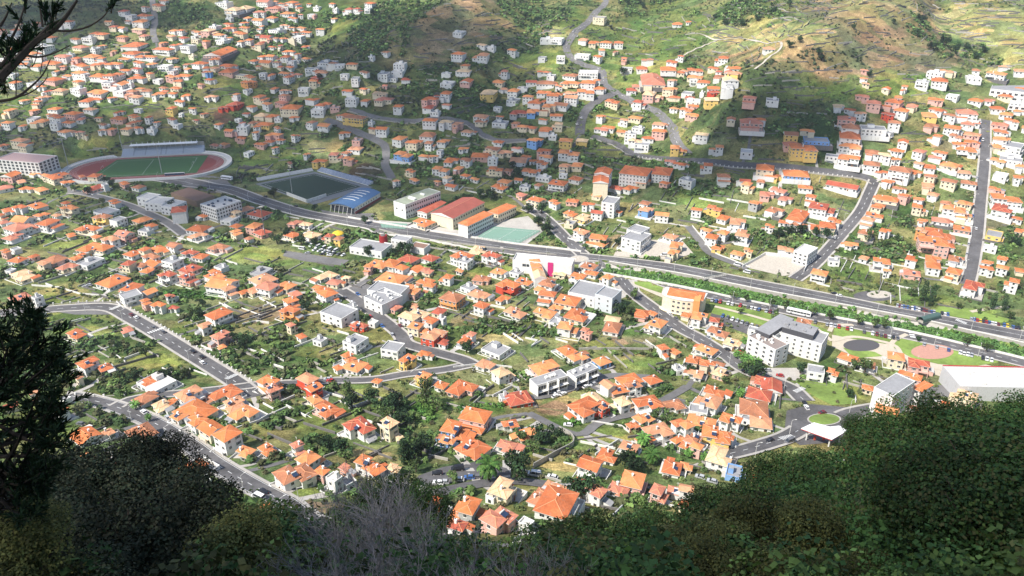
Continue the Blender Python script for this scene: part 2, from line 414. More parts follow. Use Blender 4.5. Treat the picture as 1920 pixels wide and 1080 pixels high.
    x3 = N.new('ShaderNodeMix'); x3.data_type = 'RGBA'; x3.blend_type = 'MULTIPLY'; x3.inputs[0].default_value = 0.8; L.new(x2.outputs[2], x3.inputs[6]); L.new(r3.outputs[0], x3.inputs[7])
    L.new(x3.outputs[2], b.inputs['Base Color'])
    me.materials.append(m)
    o = link_mesh('ground', me); tag(o, kind='structure')
    return o
build_ground()

# ------------------------------------------------------------ draped sheets: roads, courts, lawns
M_ASPH = mat('asphalt', (0.125, 0.120, 0.122), rough=0.9, var=0.22, scale=0.5, big=0.28, dirt=0.25)
M_ASPH2 = mat('asphalt_worn', (0.175, 0.168, 0.165), rough=0.9, var=0.16, scale=0.5, big=0.18)
M_PAVE = mat('paving', (0.46, 0.43, 0.39), rough=0.9, var=0.12, scale=0.9, big=0.1)
M_PATH = mat('park_path', (0.55, 0.48, 0.38), rough=0.9, var=0.1, scale=0.8)
M_PAINT = mat('road_paint', (0.75, 0.75, 0.73), rough=0.7, var=0.12, scale=3)
M_CONC = mat('concrete', (0.40, 0.375, 0.335), rough=0.9, var=0.16, scale=0.5, dirt=0.4)
M_WALLW = mat('whitewashed_wall', (0.72, 0.70, 0.66), rough=0.85, var=0.07, scale=0.7, dirt=0.3)
M_LAWN = mat('lawn', (0.20, 0.285, 0.065), rough=0.95, var=0.2, scale=0.5, big=0.3)
M_TURF = mat('turf', (0.050, 0.125, 0.040), rough=0.9, var=0.08, scale=0.4)
M_TURFD = mat('turf_dark', (0.030, 0.055, 0.038), rough=0.9, var=0.08, scale=0.4)
M_COURT = mat('court_green', (0.20, 0.33, 0.26), rough=0.85, var=0.07, scale=0.5)
M_TRACK = mat('running_track', (0.24, 0.060, 0.050), rough=0.85, var=0.1, scale=0.6)
M_GRAVEL = mat('pale_gravel', (0.50, 0.45, 0.38), rough=0.95, var=0.2, scale=0.8)

def smooth_line(pts, step=4.0):
    """Catmull-Rom through world points"""
    p = [np.array(q, float) for q in pts]
    p = [2*p[0]-p[1]]+p+[2*p[-1]-p[-2]]
    out = []
    for i in range(1, len(p)-2):
        n = max(2, int(np.linalg.norm(p[i+1]-p[i])/step))
        for k in range(n):
            t = k/n
            out.append(0.5*((2*p[i])+(-p[i-1]+p[i+1])*t+(2*p[i-1]-5*p[i]+4*p[i+1]-p[i+2])*t*t+(-p[i-1]+3*p[i]-3*p[i+1]+p[i+2])*t**3))
    out.append(p[-2])
    return np.array(out)
def offset_line(L, d):
    t = np.gradient(L, axis=0); t /= np.linalg.norm(t, axis=1)[:, None]+1e-9
    return L+np.stack([t[:, 1], -t[:, 0]], 1)*d      # positive = right hand side of travel
def strip(mb, L, d0, d1, off, m, lines=3, z1=None, base=None):
    ds = np.linspace(d0, d1, lines)
    zb = None
    if base is not None: zb = base
    rows = []
    for d in ds:
        q = offset_line(L, d)
        z = (H(q[:, 0], q[:, 1]) if zb is None else zb)+off
        rows.append(np.column_stack([q, z]))
    k = mb.slot(m); i0 = len(mb.v)
    for r in rows: mb.v += [tuple(a) for a in r]
    n = len(L)
    for a in range(lines-1):
        for b in range(n-1):
            i = i0+a*n+b; mb.f.append((i, i+n, i+n+1, i+1)); mb.m.append(k)
def wall_strip(mb, L, d, th, z0, z1, m, base=None):
    a = offset_line(L, d-th/2); b = offset_line(L, d+th/2)
    za = H(a[:, 0], a[:, 1]) if base is None else base
    n = len(L); k = mb.slot(m); i = len(mb.v)
    for q in (a, b):
        for zz in (z0, z1):
            mb.v += [(q[j, 0], q[j, 1], za[j]+zz) for j in range(n)]
    for j in range(n-1):
        A0, A1, B0, B1 = i+j, i+n+j, i+2*n+j, i+3*n+j
        for f in ((A0, A0+1, A1+1, A1), (B0+1, B0, B1, B1+1), (A1, A1+1, B1+1, B1)):
            mb.f.append(f); mb.m.append(k)
    for j in (0, n-1):
        mb.f.append((i+j, i+n+j, i+3*n+j, i+2*n+j)); mb.m.append(k)

def sheet(name, pts, off, m, cell=6.0, kind='structure', world=False, flat=None, mb_only=False):
    """polygon of photo pixels laid on the ground"""
    W = pts if world else [P(*p)[:2] for p in pts]
    bm = bmesh.new()
    vs = [bm.verts.new((x, y, 0)) for x, y in W]
    bm.faces.new(vs)
    xs = [w[0] for w in W]; ys = [w[1] for w in W]
    if flat is None:
        for ax, lo, hi in ((0, min(xs), max(xs)), (1, min(ys), max(ys))):
            c = lo+cell
            while c < hi:
                co = (c, 0, 0) if ax == 0 else (0, c, 0); no = (1, 0, 0) if ax == 0 else (0, 1, 0)
                bmesh.ops.bisect_plane(bm, geom=bm.verts[:]+bm.edges[:]+bm.faces[:], plane_co=co, plane_no=no)
                c += cell
    bmesh.ops.triangulate(bm, faces=[f for f in bm.faces if len(f.verts) > 4])
    X = np.array([v.co.x for v in bm.verts]); Y = np.array([v.co.y for v in bm.verts])
    Z = H(X, Y)+off if flat is None else np.full(len(X), flat)
    for v, z in zip(bm.verts, Z): v.co.z = z
    bmesh.ops.recalc_face_normals(bm, faces=bm.faces)
    for f in bm.faces:
        if f.normal.z < 0: f.normal_flip()
    me = bpy.data.meshes.new(name); bm.to_mesh(me); bm.free()
    me.materials.append(m)
    o = link_mesh(name, me)
    if kind: o['kind'] = kind
    return o

OCC = []      # discs no shrub may stand in: x, y, r
ROADS = []    # (line, half width) for scattering and cars
_rn = [0]
def road(name, px, width, m=None, pave=True, marks=None, edge=None, paveL=True, paveR=True):
    L = smooth_line([P(*p)[:2] for p in px])
    i = _rn[0]; _rn[0] += 1
    mb = MB(); off = 0.16+0.012*i
    strip(mb, L, -width/2, width/2, off, m or M_ASPH, lines=5)
    o = mb.build(name); tag(o, kind='structure')
    if pave:
        pb = MB()
        for s, on in ((-1, paveL), (1, paveR)):
            if not on: continue
            a, b = sorted((s*width/2, s*(width/2+1.5)))
            strip(pb, L, a, b, off+0.13, M_PAVE, lines=2)
            wall_strip(pb, L, s*(width/2+0.06), 0.12, off-0.3, off+0.135, M_PAVE)
        if pb.f: tag(pb.build('pavement'), kind='structure')
    ROADS.append((L, width/2+(1.6 if pave else 0.6)))
    if marks:
        kb = MB()
        seg = np.concatenate([[0], np.cumsum(np.linalg.norm(np.diff(L, axis=0), axis=1))])
        tot = seg[-1]
        def at(s): return np.array([np.interp(s, seg, L[:, 0]), np.interp(s, seg, L[:, 1])])
        if 'c' in marks:
            s = 2
            while s < tot-4:
                q = np.array([at(s), at(s+1.5), at(s+3.2)]); strip(kb, q, -0.14, 0.14, off+0.03, M_PAINT, lines=2); s += 8
        if 'e' in marks:
            for d in (-width/2+0.5, width/2-0.5): strip(kb, L, d-0.1, d+0.1, off+0.03, M_PAINT, lines=2)
        if 's' in marks: strip(kb, L, -0.1, 0.1, off+0.03, M_PAINT, lines=2)
        tag(kb.build('road_markings'), kind='structure')
    return L, off
def zebra(pxa, pxb, n=8, ln=3.0):
    """pedestrian crossing between two kerb points"""
    a = np.array(P(*pxa)[:2]); b = np.array(P(*pxb)[:2]); t = (b-a)/np.linalg.norm(b-a); nrm = np.array([t[1], -t[0]])
    mb = MB()
    for k in range(n):
        c = a+(b-a)*(k+0.5)/n; w = np.linalg.norm(b-a)/n*0.28
        pts = [c-t*w-nrm*ln/2, c+t*w-nrm*ln/2, c+t*w+nrm*ln/2, c-t*w+nrm*ln/2]
        mb.poly([(p[0], p[1], float(H(p[0], p[1]))+0.50) for p in pts], M_PAINT)
    tag(mb.build('zebra_crossing'), kind='structure')

L_R1, _ = road('road', [(-60, 592), (60, 583), (140, 577), (205, 577), (245, 596), (300, 628), (355, 662), (405, 693), (450, 722), (475, 745)], 9.2, marks='c')
L_R1b, _ = road('side_road', [(475, 722), (540, 719), (620, 714), (700, 712), (760, 702), (830, 694), (880, 684)], 6, marks=None)
L_R2, _ = road('road', [(128, 742), (160, 748), (217, 763), (283, 790), (350, 830), (400, 867), (467, 907), (530, 940), (567, 968), (633, 990), (760, 1015)], 8.8, marks='ce')
road('side_road', [(217, 763), (245, 750), (300, 741), (370, 735), (440, 727), (480, 722)], 6)
L_R3, _ = road('main_road', [(250, 330), (340, 340), (420, 353), (490, 377), (560, 398), (620, 410), (700, 424), (760, 434), (860, 450), (960, 465), (1040, 474), (1085, 480)], 13, marks='s')
L_RN, _ = road('main_road', [(1085, 482), (1150, 489), (1220, 497), (1280, 506), (1413, 532), (1513, 551), (1613, 571), (1680, 585), (1780, 603), (1920, 630), (2050, 655)], 12, marks='cs')
L_RS, _ = road('riverside_road', [(1100, 494), (1140, 508), (1200, 525), (1280, 543), (1413, 570), (1547, 599), (1713, 632), (1847, 663), (1960, 691)], 8.5, marks='c')
L_R4, _ = road('road', [(1093, 478), (1063, 450), (1037, 423), (1012, 402), (985, 390)], 9, marks='c')
L_R5, _ = road('road', [(1150, 512), (1180, 543), (1223, 577), (1273, 614), (1313, 636), (1363, 668), (1395, 692), (1440, 711), (1482, 728), (1508, 752)], 9, marks='c')
L_R6, _ = road('road', [(1848, 225), (1846, 300), (1838, 380), (1832, 440), (1822, 500), (1814, 532)], 8, marks=None)
L_R7, _ = road('road', [(1640, 340), (1630, 362), (1613, 397), (1580, 437), (1547, 475), (1520, 502), (1490, 524)], 8, marks='c')
L_R8, _ = road('hill_road', [(1150, -30), (1137, 0), (1106, 37), (1070, 73), (1062, 90), (1073, 110), (1097, 123), (1127, 133), (1133, 157), (1153, 173), (1200, 197), (1240, 217), (1260, 240), (1267, 263), (1290, 290)], 9, m=M_ASPH2, pave=False, marks='c')
road('side_road', [(1150, 176), (1123, 187), (1103, 203), (1090, 227), (1087, 253)], 10, pave=False)
L_R9, _ = road('hill_road', [(1110, 255), (1130, 262), (1160, 272), (1190, 290), (1247, 298), (1330, 303), (1390, 310), (1470, 313), (1533, 320), (1613, 330), (1640, 342)], 8, pave=False)
L_R10, _ = road('hill_road', [(610, 225), (640, 236), (683, 253), (718, 270), (724, 290), (722, 310), (735, 336)], 8, pave=False, m=M_ASPH2)
L_R11, _ = road('hill_road', [(655, 205), (690, 216), (723, 223), (787, 227), (873, 230), (907, 253), (940, 263), (987, 263)], 7, pave=False, m=M_ASPH2)
L_R12, _ = road('side_road', [(130, 360), (167, 365), (233, 383), (283, 403), (317, 420), (345, 440)], 7, m=M_ASPH2)
L_R13, _ = road('street', [(640, 545), (667, 562), (707, 592), (750, 627), (763, 645), (820, 662), (867, 675), (885, 684)], 8)
L_R14, _ = road('street', [(1500, 806), (1475, 820), (1440, 832), (1395, 845), (1340, 858)], 8, marks='c')
L_R15, _ = road('street', [(990, 775), (1080, 815), (1120, 795), (1160, 783), (1190, 776), (1240, 753), (1290, 725)], 5, pave=False, m=M_ASPH2)
L_R16, _ = road('street', [(820, 925), (873, 913), (923, 905), (973, 903), (1023, 909)], 7, pave=False, m=M_ASPH)
L_R17, _ = road('street', [(965, 742), (1010, 745), (1060, 732), (1110, 716), (1150, 705), (1220, 708)], 6, m=M_ASPH2, pave=False)
L_R18, _ = road('side_road', [(1290, 425), (1310, 450), (1330, 475), (1370, 492), (1400, 505)], 6, m=M_ASPH2, pave=False)
L_R19, _ = road('street', [(285, 0), (290, 30), (287, 60), (293, 80)], 8, m=M_ASPH2, pave=False)
L_R20, _ = road('side_road', [(1582, 783), (1600, 776), (1640, 768), (1700, 760)], 9, m=M_ASPH)
road('farm_track', [(1290, 62), (1340, 75), (1400, 74), (1450, 80), (1465, 88), (1440, 110), (1415, 130)], 2.2, m=M_GRAVEL, pave=False)
road('farm_track', [(1280, 105), (1310, 90), (1345, 76)], 2.2, m=M_GRAVEL, pave=False)
# junction aprons and yards
sheet('junction', [(150, 566), (205, 567), (225, 580), (205, 590), (140, 590), (100, 584)], 0.10, M_ASPH2)
sheet('forecourt', [(330, 332), (380, 328), (425, 336), (440, 352), (410, 362), (355, 352), (300, 345)], 0.10, M_ASPH2)
sheet('forecourt', [(600, 393), (640, 400), (700, 400), (710, 412), (690, 425), (620, 415)], 0.09, M_ASPH2)
sheet('car_park', [(535, 470), (600, 480), (655, 488), (640, 498), (570, 490), (530, 480)], 0.12, M_ASPH2)
sheet('car_park', [(785, 892), (830, 876), (895, 866), (950, 878), (960, 890), (900, 898), (850, 905), (800, 913), (770, 908)], 0.12, M_ASPH)
sheet('car_park', [(1335, 585), (1400, 605), (1440, 622), (1415, 632), (1330, 600)], 0.13, M_ASPH)
sheet('yard', [(1170, 512), (1190, 520), (1200, 545), (1165, 560), (1150, 540)], 0.08, M_PAVE)
sheet('yard', [(1190, 448), (1280, 452), (1300, 475), (1260, 488), (1150, 480), (1160, 460)], 0.08, M_GRAVEL)
sheet('walled_lot', [(1435, 472), (1520, 482), (1505, 508), (1470, 518), (1392, 500)], 0.10, M_GRAVEL)
sheet('yard', [(640, 530), (720, 520), (740, 545), (690, 560), (640, 552)], 0.08, M_ASPH2)
sheet('yard', [(1430, 690), (1520, 690), (1530, 715), (1450, 712)], 0.08, M_PAVE)
sheet('forecourt', [(1475, 770), (1520, 758), (1600, 765), (1610, 800), (1560, 830), (1500, 835), (1470, 815)], 0.105, M_ASPH)
sheet('car_park', [(1690, 720), (1790, 722), (1780, 745), (1700, 740)], 0.1, M_ASPH2)
# park beside the river
sheet('park_paving', [(1560, 628), (1640, 640), (1760, 662), (1875, 690), (1850, 720), (1760, 705), (1690, 680), (1600, 668), (1560, 650)], 0.10, M_PATH)
sheet('lawn', [(1330, 568), (1420, 582), (1500, 600), (1560, 622), (1540, 632), (1500, 622), (1420, 608), (1335, 588)], 0.14, M_LAWN)
sheet('lawn', [(1565, 612), (1640, 622), (1680, 632), (1660, 645), (1600, 636), (1562, 628)], 0.16, M_LAWN)
sheet('lawn', [(1690, 630), (1730, 640), (1800, 652), (1868, 672), (1872, 680), (1820, 688), (1760, 683), (1710, 672), (1675, 652), (1678, 638)], 0.18, M_LAWN)
sheet('lawn', [(1580, 652), (1640, 660), (1655, 668), (1600, 672)], 0.16, M_LAWN)
sheet('lawn', [(1186, 523), (1210, 520), (1245, 535), (1240, 550), (1215, 542), (1190, 533)], 0.15, M_LAWN)
sheet('traffic_island', [(1172, 525), (1178, 518), (1215, 516), (1262, 535), (1258, 565), (1200, 540)], 0.10, M_PATH)
sheet('lawn', [(1760, 575), (1830, 580), (1860, 590), (1900, 600), (1880, 606), (1800, 596), (1755, 585)], 0.14, M_LAWN)
sheet('lawn', [(1490, 715), (1530, 712), (1600, 740), (1605, 757), (1560, 760), (1530, 745)], 0.12, M_LAWN)
def ell(cx, cy, rx, ry, n=28, h=0): return [(cx+rx*math.cos(2*PI*k/n), cy+ry*math.sin(2*PI*k/n)) for k in range(n)]
sheet('round_plaza', ell(1748, 660, 40, 14), 0.24, mat('pink_paving', (0.50, 0.27, 0.21), rough=0.9, var=0.1, scale=0.7))
sheet('play_area_surface', ell(1615, 648, 34, 11), 0.24, mat('rubber_surface', (0.10, 0.095, 0.10), rough=0.9, var=0.1))
for pp in ([(1340, 575), (1400, 590), (1460, 606), (1520, 612), (1560, 640)], [(1560, 640), (1600, 632), (1650, 640), (1680, 650), (1700, 675), (1760, 692), (1800, 700)],
           [(1555, 622), (1565, 610), (1600, 610)], [(1700, 627), (1675, 640), (1672, 655), (1690, 672)], [(1820, 585), (1850, 580), (1890, 575)]):
    mb = MB(); strip(mb, smooth_line([P(*p)[:2] for p in pp], 3), -1.4, 1.4, 0.30, M_PATH, lines=3); tag(mb.build('park_path'), kind='structure')
# roundabouts
for (cx, cy, rx, ry, nm) in ((1086, 486, 15, 5, 'a'), (1545, 787, 29, 10, 'b'), (1648, 553, 20, 6, 'c')):
    sheet('roundabout_kerb', ell(cx, cy, rx+3, ry+1.4), 0.36, M_PAVE)
    sheet('roundabout_island', ell(cx, cy, rx, ry), 0.46, M_LAWN if nm == 'b' else M_GRAVEL)
sheet('roundabout_road', ell(1086, 486, 30, 10), 0.12, M_ASPH)
sheet('roundabout_road', ell(1545, 787, 52, 20), 0.125, M_ASPH)
sheet('roundabout_road', ell(1640, 555, 40, 10), 0.11, M_ASPH)
zebra((207, 582), (226, 574)); zebra((277, 626), (312, 614)); zebra((424, 712), (444, 703)); zebra((1490, 736), (1507, 728)); zebra((1463, 824), (1487, 818), 7)
zebra((1700, 622), (1712, 635), 6); zebra((1792, 600), (1812, 608), 8)

# river channel: retaining walls, parapets, bed
def channel(Lw, half, depth, px_name):
    L = smooth_line(Lw, 5)
    bank = np.maximum(H(*offset_line(L, -half-1.5).T), H(*offset_line(L, half+1.5).T))
    mb = MB()
    for s in (-1, 1):
        wall_strip(mb, L, s*half, 0.5, -depth-0.6, 1.0 if s == 1 else 0.5, M_CONC if s == -1 else M_CONC, base=bank)
    o = mb.build(px_name); 
    return o, L, bank
o, L_RIV, BANK = channel(RIVER, 9.9, 4.2, 'river_channel_wall')
tag(o, 'long pale concrete river wall between the two riverside roads', 'retaining wall')
o, L_RIV2, BANK2 = channel(RIVER2, 7.6, 2.6, 'stream_channel_wall')
tag(o, 'pale concrete stream wall below the main road by the school', 'retaining wall')
mb = MB(); wall_strip(mb, L_RIV, 10.5, 0.5, -0.6, 1.1, M_WALLW, base=BANK); wall_strip(mb, L_RIV, -10.5, 0.4, -0.6, 0.9, M_WALLW, base=BANK)
tag(mb.build('river_parapet'), 'low white parapet running along both river banks', 'wall')
mb = MB(); wall_strip(mb, L_R3[30:], 7.4, 0.4, -0.6, 1.0, M_WALLW); wall_strip(mb, L_R3[60:], -7.8, 0.4, -0.6, 1.3, M_WALLW)
tag(mb.build('roadside_wall'), 'low cream wall lining the main road past the school', 'wall')
mb = MB(); wall_strip(mb, L_R9, 4.6, 0.5, -5.0, 1.0, M_CONC)
tag(mb.build('road_retaining_wall'), 'tall grey retaining wall holding up the curved hill road', 'retaining wall')
mb = MB(); wall_strip(mb, L_R11, 4.2, 0.5, -4.0, 1.0, M_CONC)
tag(mb.build('road_retaining_wall'), 'grey retaining wall under the hill road above the stadiums', 'retaining wall')
mb = MB(); wall_strip(mb, L_R18, -3.6, 0.4, -1.0, 1.0, M_WALLW)
tag(mb.build('roadside_wall'), 'white curving wall beside the lane south of the white villa', 'wall')

# parapet with white posts along the two lower roads
post_mb = MB(); post_mb.box(-0.42, 0.42, -0.3, 0.3, -0.3, 1.15, M_WALLW); POST = post_mb.mesh('wall_post')
def posted_wall(L, d, label, step=5.0, z=0.2):
    mb = MB(); wall_strip(mb, L, d, 0.3, -1.5, 0.45, M_CONC)
    w = mb.build('roadside_parapet'); tag(w, label, 'parapet')
    q = offset_line(L, d); s = np.concatenate([[0], np.cumsum(np.linalg.norm(np.diff(q, axis=0), axis=1))])
    t = 0.5
    while t < s[-1]:
        x = np.interp(t, s, q[:, 0]); y = np.interp(t, s, q[:, 1]); i = min(int(np.interp(t, s, np.arange(len(q)))), len(q)-2)
        a = math.atan2(q[i+1, 1]-q[i, 1], q[i+1, 0]-q[i, 0])
        link_mesh('post', POST, w, (x, y, float(H(x, y))+z), a); t += step
def cut(L, x0, x1):
    pr = proj(L[:, 0], L[:, 1], H(L[:, 0], L[:, 1]))[0]; return L[(pr >= x0) & (pr <= x1)]
posted_wall(cut(L_R1, 215, 452), -6.5, 'grey roadside parapet with white posts along the straight road')
posted_wall(cut(L_R1, 62, 212), -8.0, 'grey parapet with white posts at the bend behind the junction')
posted_wall(smooth_line([P(*p)[:2] for p in [(140, 741), (180, 744), (215, 742), (240, 738), (300, 729)]]), 0, 'curved white posted parapet above the lower junction')
posted_wall(smooth_line([P(*p)[:2] for p in [(470, 716), (520, 714), (580, 710), (640, 708), (700, 706)]]), 0, 'white posted parapet above the side road by the red house')
posted_wall(cut(L_R9, 1190, 1600), 4.9, 'white posted parapet on top of the curved hill road wall', step=4, z=1.0)

def footbridge(pa, pb, w, label, cover_):
    a = P(*pa); b = P(*pb)
    za = float(H(a[0], a[1])); zb = float(H(b[0], b[1])); z = max(za, zb)+0.7
    d = math.hypot(b[0]-a[0], b[1]-a[1]); an = math.atan2(b[1]-a[1], b[0]-a[0])
    r = empty('footbridge', (a[0], a[1], z), an); tag(r, label, 'footbridge')
    mb = MB(); mb.box(0, d, -w/2, w/2, -0.5, 0, M_CONC); mb.build('deck', r)
    g = mat('bridge_green_metal', (0.10, 0.17, 0.15), rough=0.5, var=0.1, metal=0.3)
    for s in (-1, 1):
        mb = MB(); mb.box(0, d, s*w/2-0.08, s*w/2+0.08, 1.0, 1.15, g)
        k = 0
        while k <= d: mb.box(k-0.05, k+0.05, s*w/2-0.05, s*w/2+0.05, 0, 1.1, g); k += 1.5
        if cover_: mb.box(0, d, s*w/2-0.04, s*w/2+0.04, 0.15, 1.9, g)
        mb.build('railing', r)
    if cover_:
        mb = MB(); n = 8
        for i in range(n):
            t0 = PI*i/n; t1 = PI*(i+1)/n
            mb.poly([(0, -math.cos(t0)*w/2, 1.9+math.sin(t0)*1.3), (0, -math.cos(t1)*w/2, 1.9+math.sin(t1)*1.3), (d, -math.cos(t1)*w/2, 1.9+math.sin(t1)*1.3), (d, -math.cos(t0)*w/2, 1.9+math.sin(t0)*1.3)], g)
        mb.build('curved_cover', r)
footbridge((1722, 616), (1758, 596), 4.0, 'dark green covered footbridge over the river near the park lawns', True)
footbridge((1318, 533), (1362, 516), 2.6, 'narrow grey footbridge crossing the river west of the bus', False)
# ------------------------------------------------------------ houses
def roofmat(n, c): return mat('roof_'+n, c, rough=0.85, var=0.16, scale=1.3, spec=0.12, bump=0.7, big=0.2, dirt=0.42)
ROOF = {'o': roofmat('orange_tile', (0.61, 0.193, 0.073)), 'o2': roofmat('orange_tile_bright', (0.69, 0.27, 0.11)), 'o3': roofmat('orange_tile_aged', (0.52, 0.155, 0.065)),
        'o4': roofmat('terracotta_tile_pale', (0.60, 0.29, 0.165)), 'o5': roofmat('terracotta_tile_brown', (0.40, 0.17, 0.095)),
        'r': roofmat('red_tile', (0.42, 0.105, 0.065)), 'p': roofmat('faded_pink_tile', (0.55, 0.21, 0.14)), 'c': roofmat('sand_tile', (0.70, 0.50, 0.30))}
M_RIDGE = mat('ridge_tile', (0.72, 0.34, 0.18), rough=0.85)
WALL = {k: mat('wall_'+n, c, rough=0.88, var=0.07, scale=0.5, dirt=0.34) for k, n, c in (
    ('w', 'white', (0.76, 0.75, 0.72)), ('c', 'cream', (0.78, 0.68, 0.50)), ('p', 'pink', (0.74, 0.45, 0.38)), ('y', 'yellow', (0.80, 0.56, 0.18)),
    ('b', 'blue', (0.22, 0.40, 0.72)), ('r', 'red', (0.60, 0.085, 0.045)), ('g', 'grey', (0.42, 0.42, 0.42)), ('o', 'orange', (0.72, 0.33, 0.12)))}
M_STONE = mat('basalt_stone', (0.16, 0.15, 0.145), rough=0.95, var=0.3, scale=1.6)
M_FLATG = mat('flat_roof_grey', (0.30, 0.30, 0.31), rough=0.9, var=0.14, scale=0.7, big=0.1)
M_FLATW = mat('flat_roof_pale', (0.58, 0.56, 0.53), rough=0.9, var=0.10, scale=0.7, dirt=0.3)
M_GLASS = mat('window_glass', (0.030, 0.036, 0.045), rough=0.12, var=0.3, spec=0.6)
M_FRAME = mat('window_frame', (0.70, 0.69, 0.66), rough=0.6, var=0.04)
M_SHUT = mat('shutter', (0.10, 0.16, 0.12), rough=0.6, var=0.1)
M_DOOR = mat('door_wood', (0.20, 0.10, 0.05), rough=0.6)
M_SOLAR = mat('solar_glass', (0.03, 0.05, 0.10), rough=0.2, spec=0.6)

def win_mesh(name, w, h, shut=False, depth=0.12):
    mb = MB()
    mb.box(-w/2, w/2, -0.05, 0.10, 0, h, M_FRAME)
    t = 0.11
    mb.box(-w/2+t, -0.03, -0.062, 0.0, t, h-t, M_GLASS); mb.box(0.03, w/2-t, -0.062, 0.0, t, h-t, M_GLASS)
    if shut:
        for s in (-1, 1): mb.box(min(s*w/2, s*(w/2+0.45)), max(s*w/2, s*(w/2+0.45)), -0.07, 0.05, 0, h, M_SHUT)
    mb.box(-w/2-0.1, w/2+0.1, -0.16, 0.1, -0.1, 0.0, M_FRAME)
    return mb.mesh(name)
WIN = [win_mesh('window', 1.3, 1.4), win_mesh('window', 1.2, 1.4, True), win_mesh('window', 1.8, 1.5)]
WIN_DARK = []
_w = MB(); _w.box(-0.7, 0.7, -0.05, 0.1, 0, 1.5, M_GLASS); WIN_DARK = _w.mesh('window')
_w = MB(); _w.box(-1.4, 1.4, -0.05, 0.1, 0, 2.2, M_FRAME); _w.box(-1.3, -0.04, -0.07, 0, 0.1, 2.1, M_GLASS); _w.box(0.04, 1.3, -0.07, 0, 0.1, 2.1, M_GLASS); WIN_WIDE = _w.mesh('window')
_w = MB(); _w.box(-0.55, 0.55, -0.06, 0.1, 0, 2.1, M_DOOR); DOOR = _w.mesh('door')
_w = MB(); _w.box(-1.3, 1.3, -0.06, 0.1, 0, 2.2, M_SHUT); GARAGE = _w.mesh('garage_door')
_w = MB(); _w.poly([(-1, -0.8, 0), (1, -0.8, 0), (1, 0.8, 0.55), (-1, 0.8, 0.55)], M_SOLAR); _w.poly([(-1, 0.8, 0), (1, 0.8, 0), (1, 0.8, 0.55), (-1, 0.8, 0.55)], M_FRAME)
_w.tube((-1, 0.95, 0.7), (1, 0.95, 0.7), 0.25, 0.25, M_FRAME, 8); SOLAR = _w.mesh('solar_heater')

def hip(mb, x0, x1, y0, y1, z, m, pitch=0.42, ov=0.55, gable=False, ridge=True, th=0.2):
    X0, X1, Y0, Y1 = x0-ov, x1+ov, y0-ov, y1+ov
    w, d = X1-X0, Y1-Y0
    zb = z-0.02
    if w >= d:
        rh = d/2*pitch; o = d/2 if not gable else 0
        a, b = (X0+o, (Y0+Y1)/2, z+th+rh), (X1-o, (Y0+Y1)/2, z+th+rh)
    else:
        rh = w/2*pitch; o = w/2 if not gable else 0
        a, b = ((X0+X1)/2, Y0+o, z+th+rh), ((X0+X1)/2, Y1-o, z+th+rh)
    c = [(X0, Y0, z+th), (X1, Y0, z+th), (X1, Y1, z+th), (X0, Y1, z+th)]
    e = [(p[0], p[1], zb) for p in c]
    for i in range(4): j = (i+1) % 4; mb.poly([e[i], e[j], c[j], c[i]], M_FRAME)
    mb.poly([e[3], e[2], e[1], e[0]], M_FRAME)
    if w >= d:
        mb.poly([c[0], c[1], b, a], m); mb.poly([c[2], c[3], a, b], m)
        ends = ([c[3], c[0], a], [c[1], c[2], b])
    else:
        mb.poly([c[1], c[2], b, a], m); mb.poly([c[3], c[0], a, b], m)
        ends = ([c[0], c[1], a], [c[2], c[3], b])
    for q in ends: mb.poly(q, m if not gable else M_FRAME)
    if ridge:
        if w+d > 0 and max(w, d)-min(w, d) > 0.3 or gable: mb.tube((a[0], a[1], a[2]), (b[0], b[1], b[2]), 0.13, 0.13, M_RIDGE, 4)
        if not gable:
            for p, q in ((c[0], a), (c[3], a if w >= d else b), (c[1], b if w >= d else a), (c[2], b)): mb.tube(p, q, 0.11, 0.11, M_RIDGE, 4)
    return z+th+rh

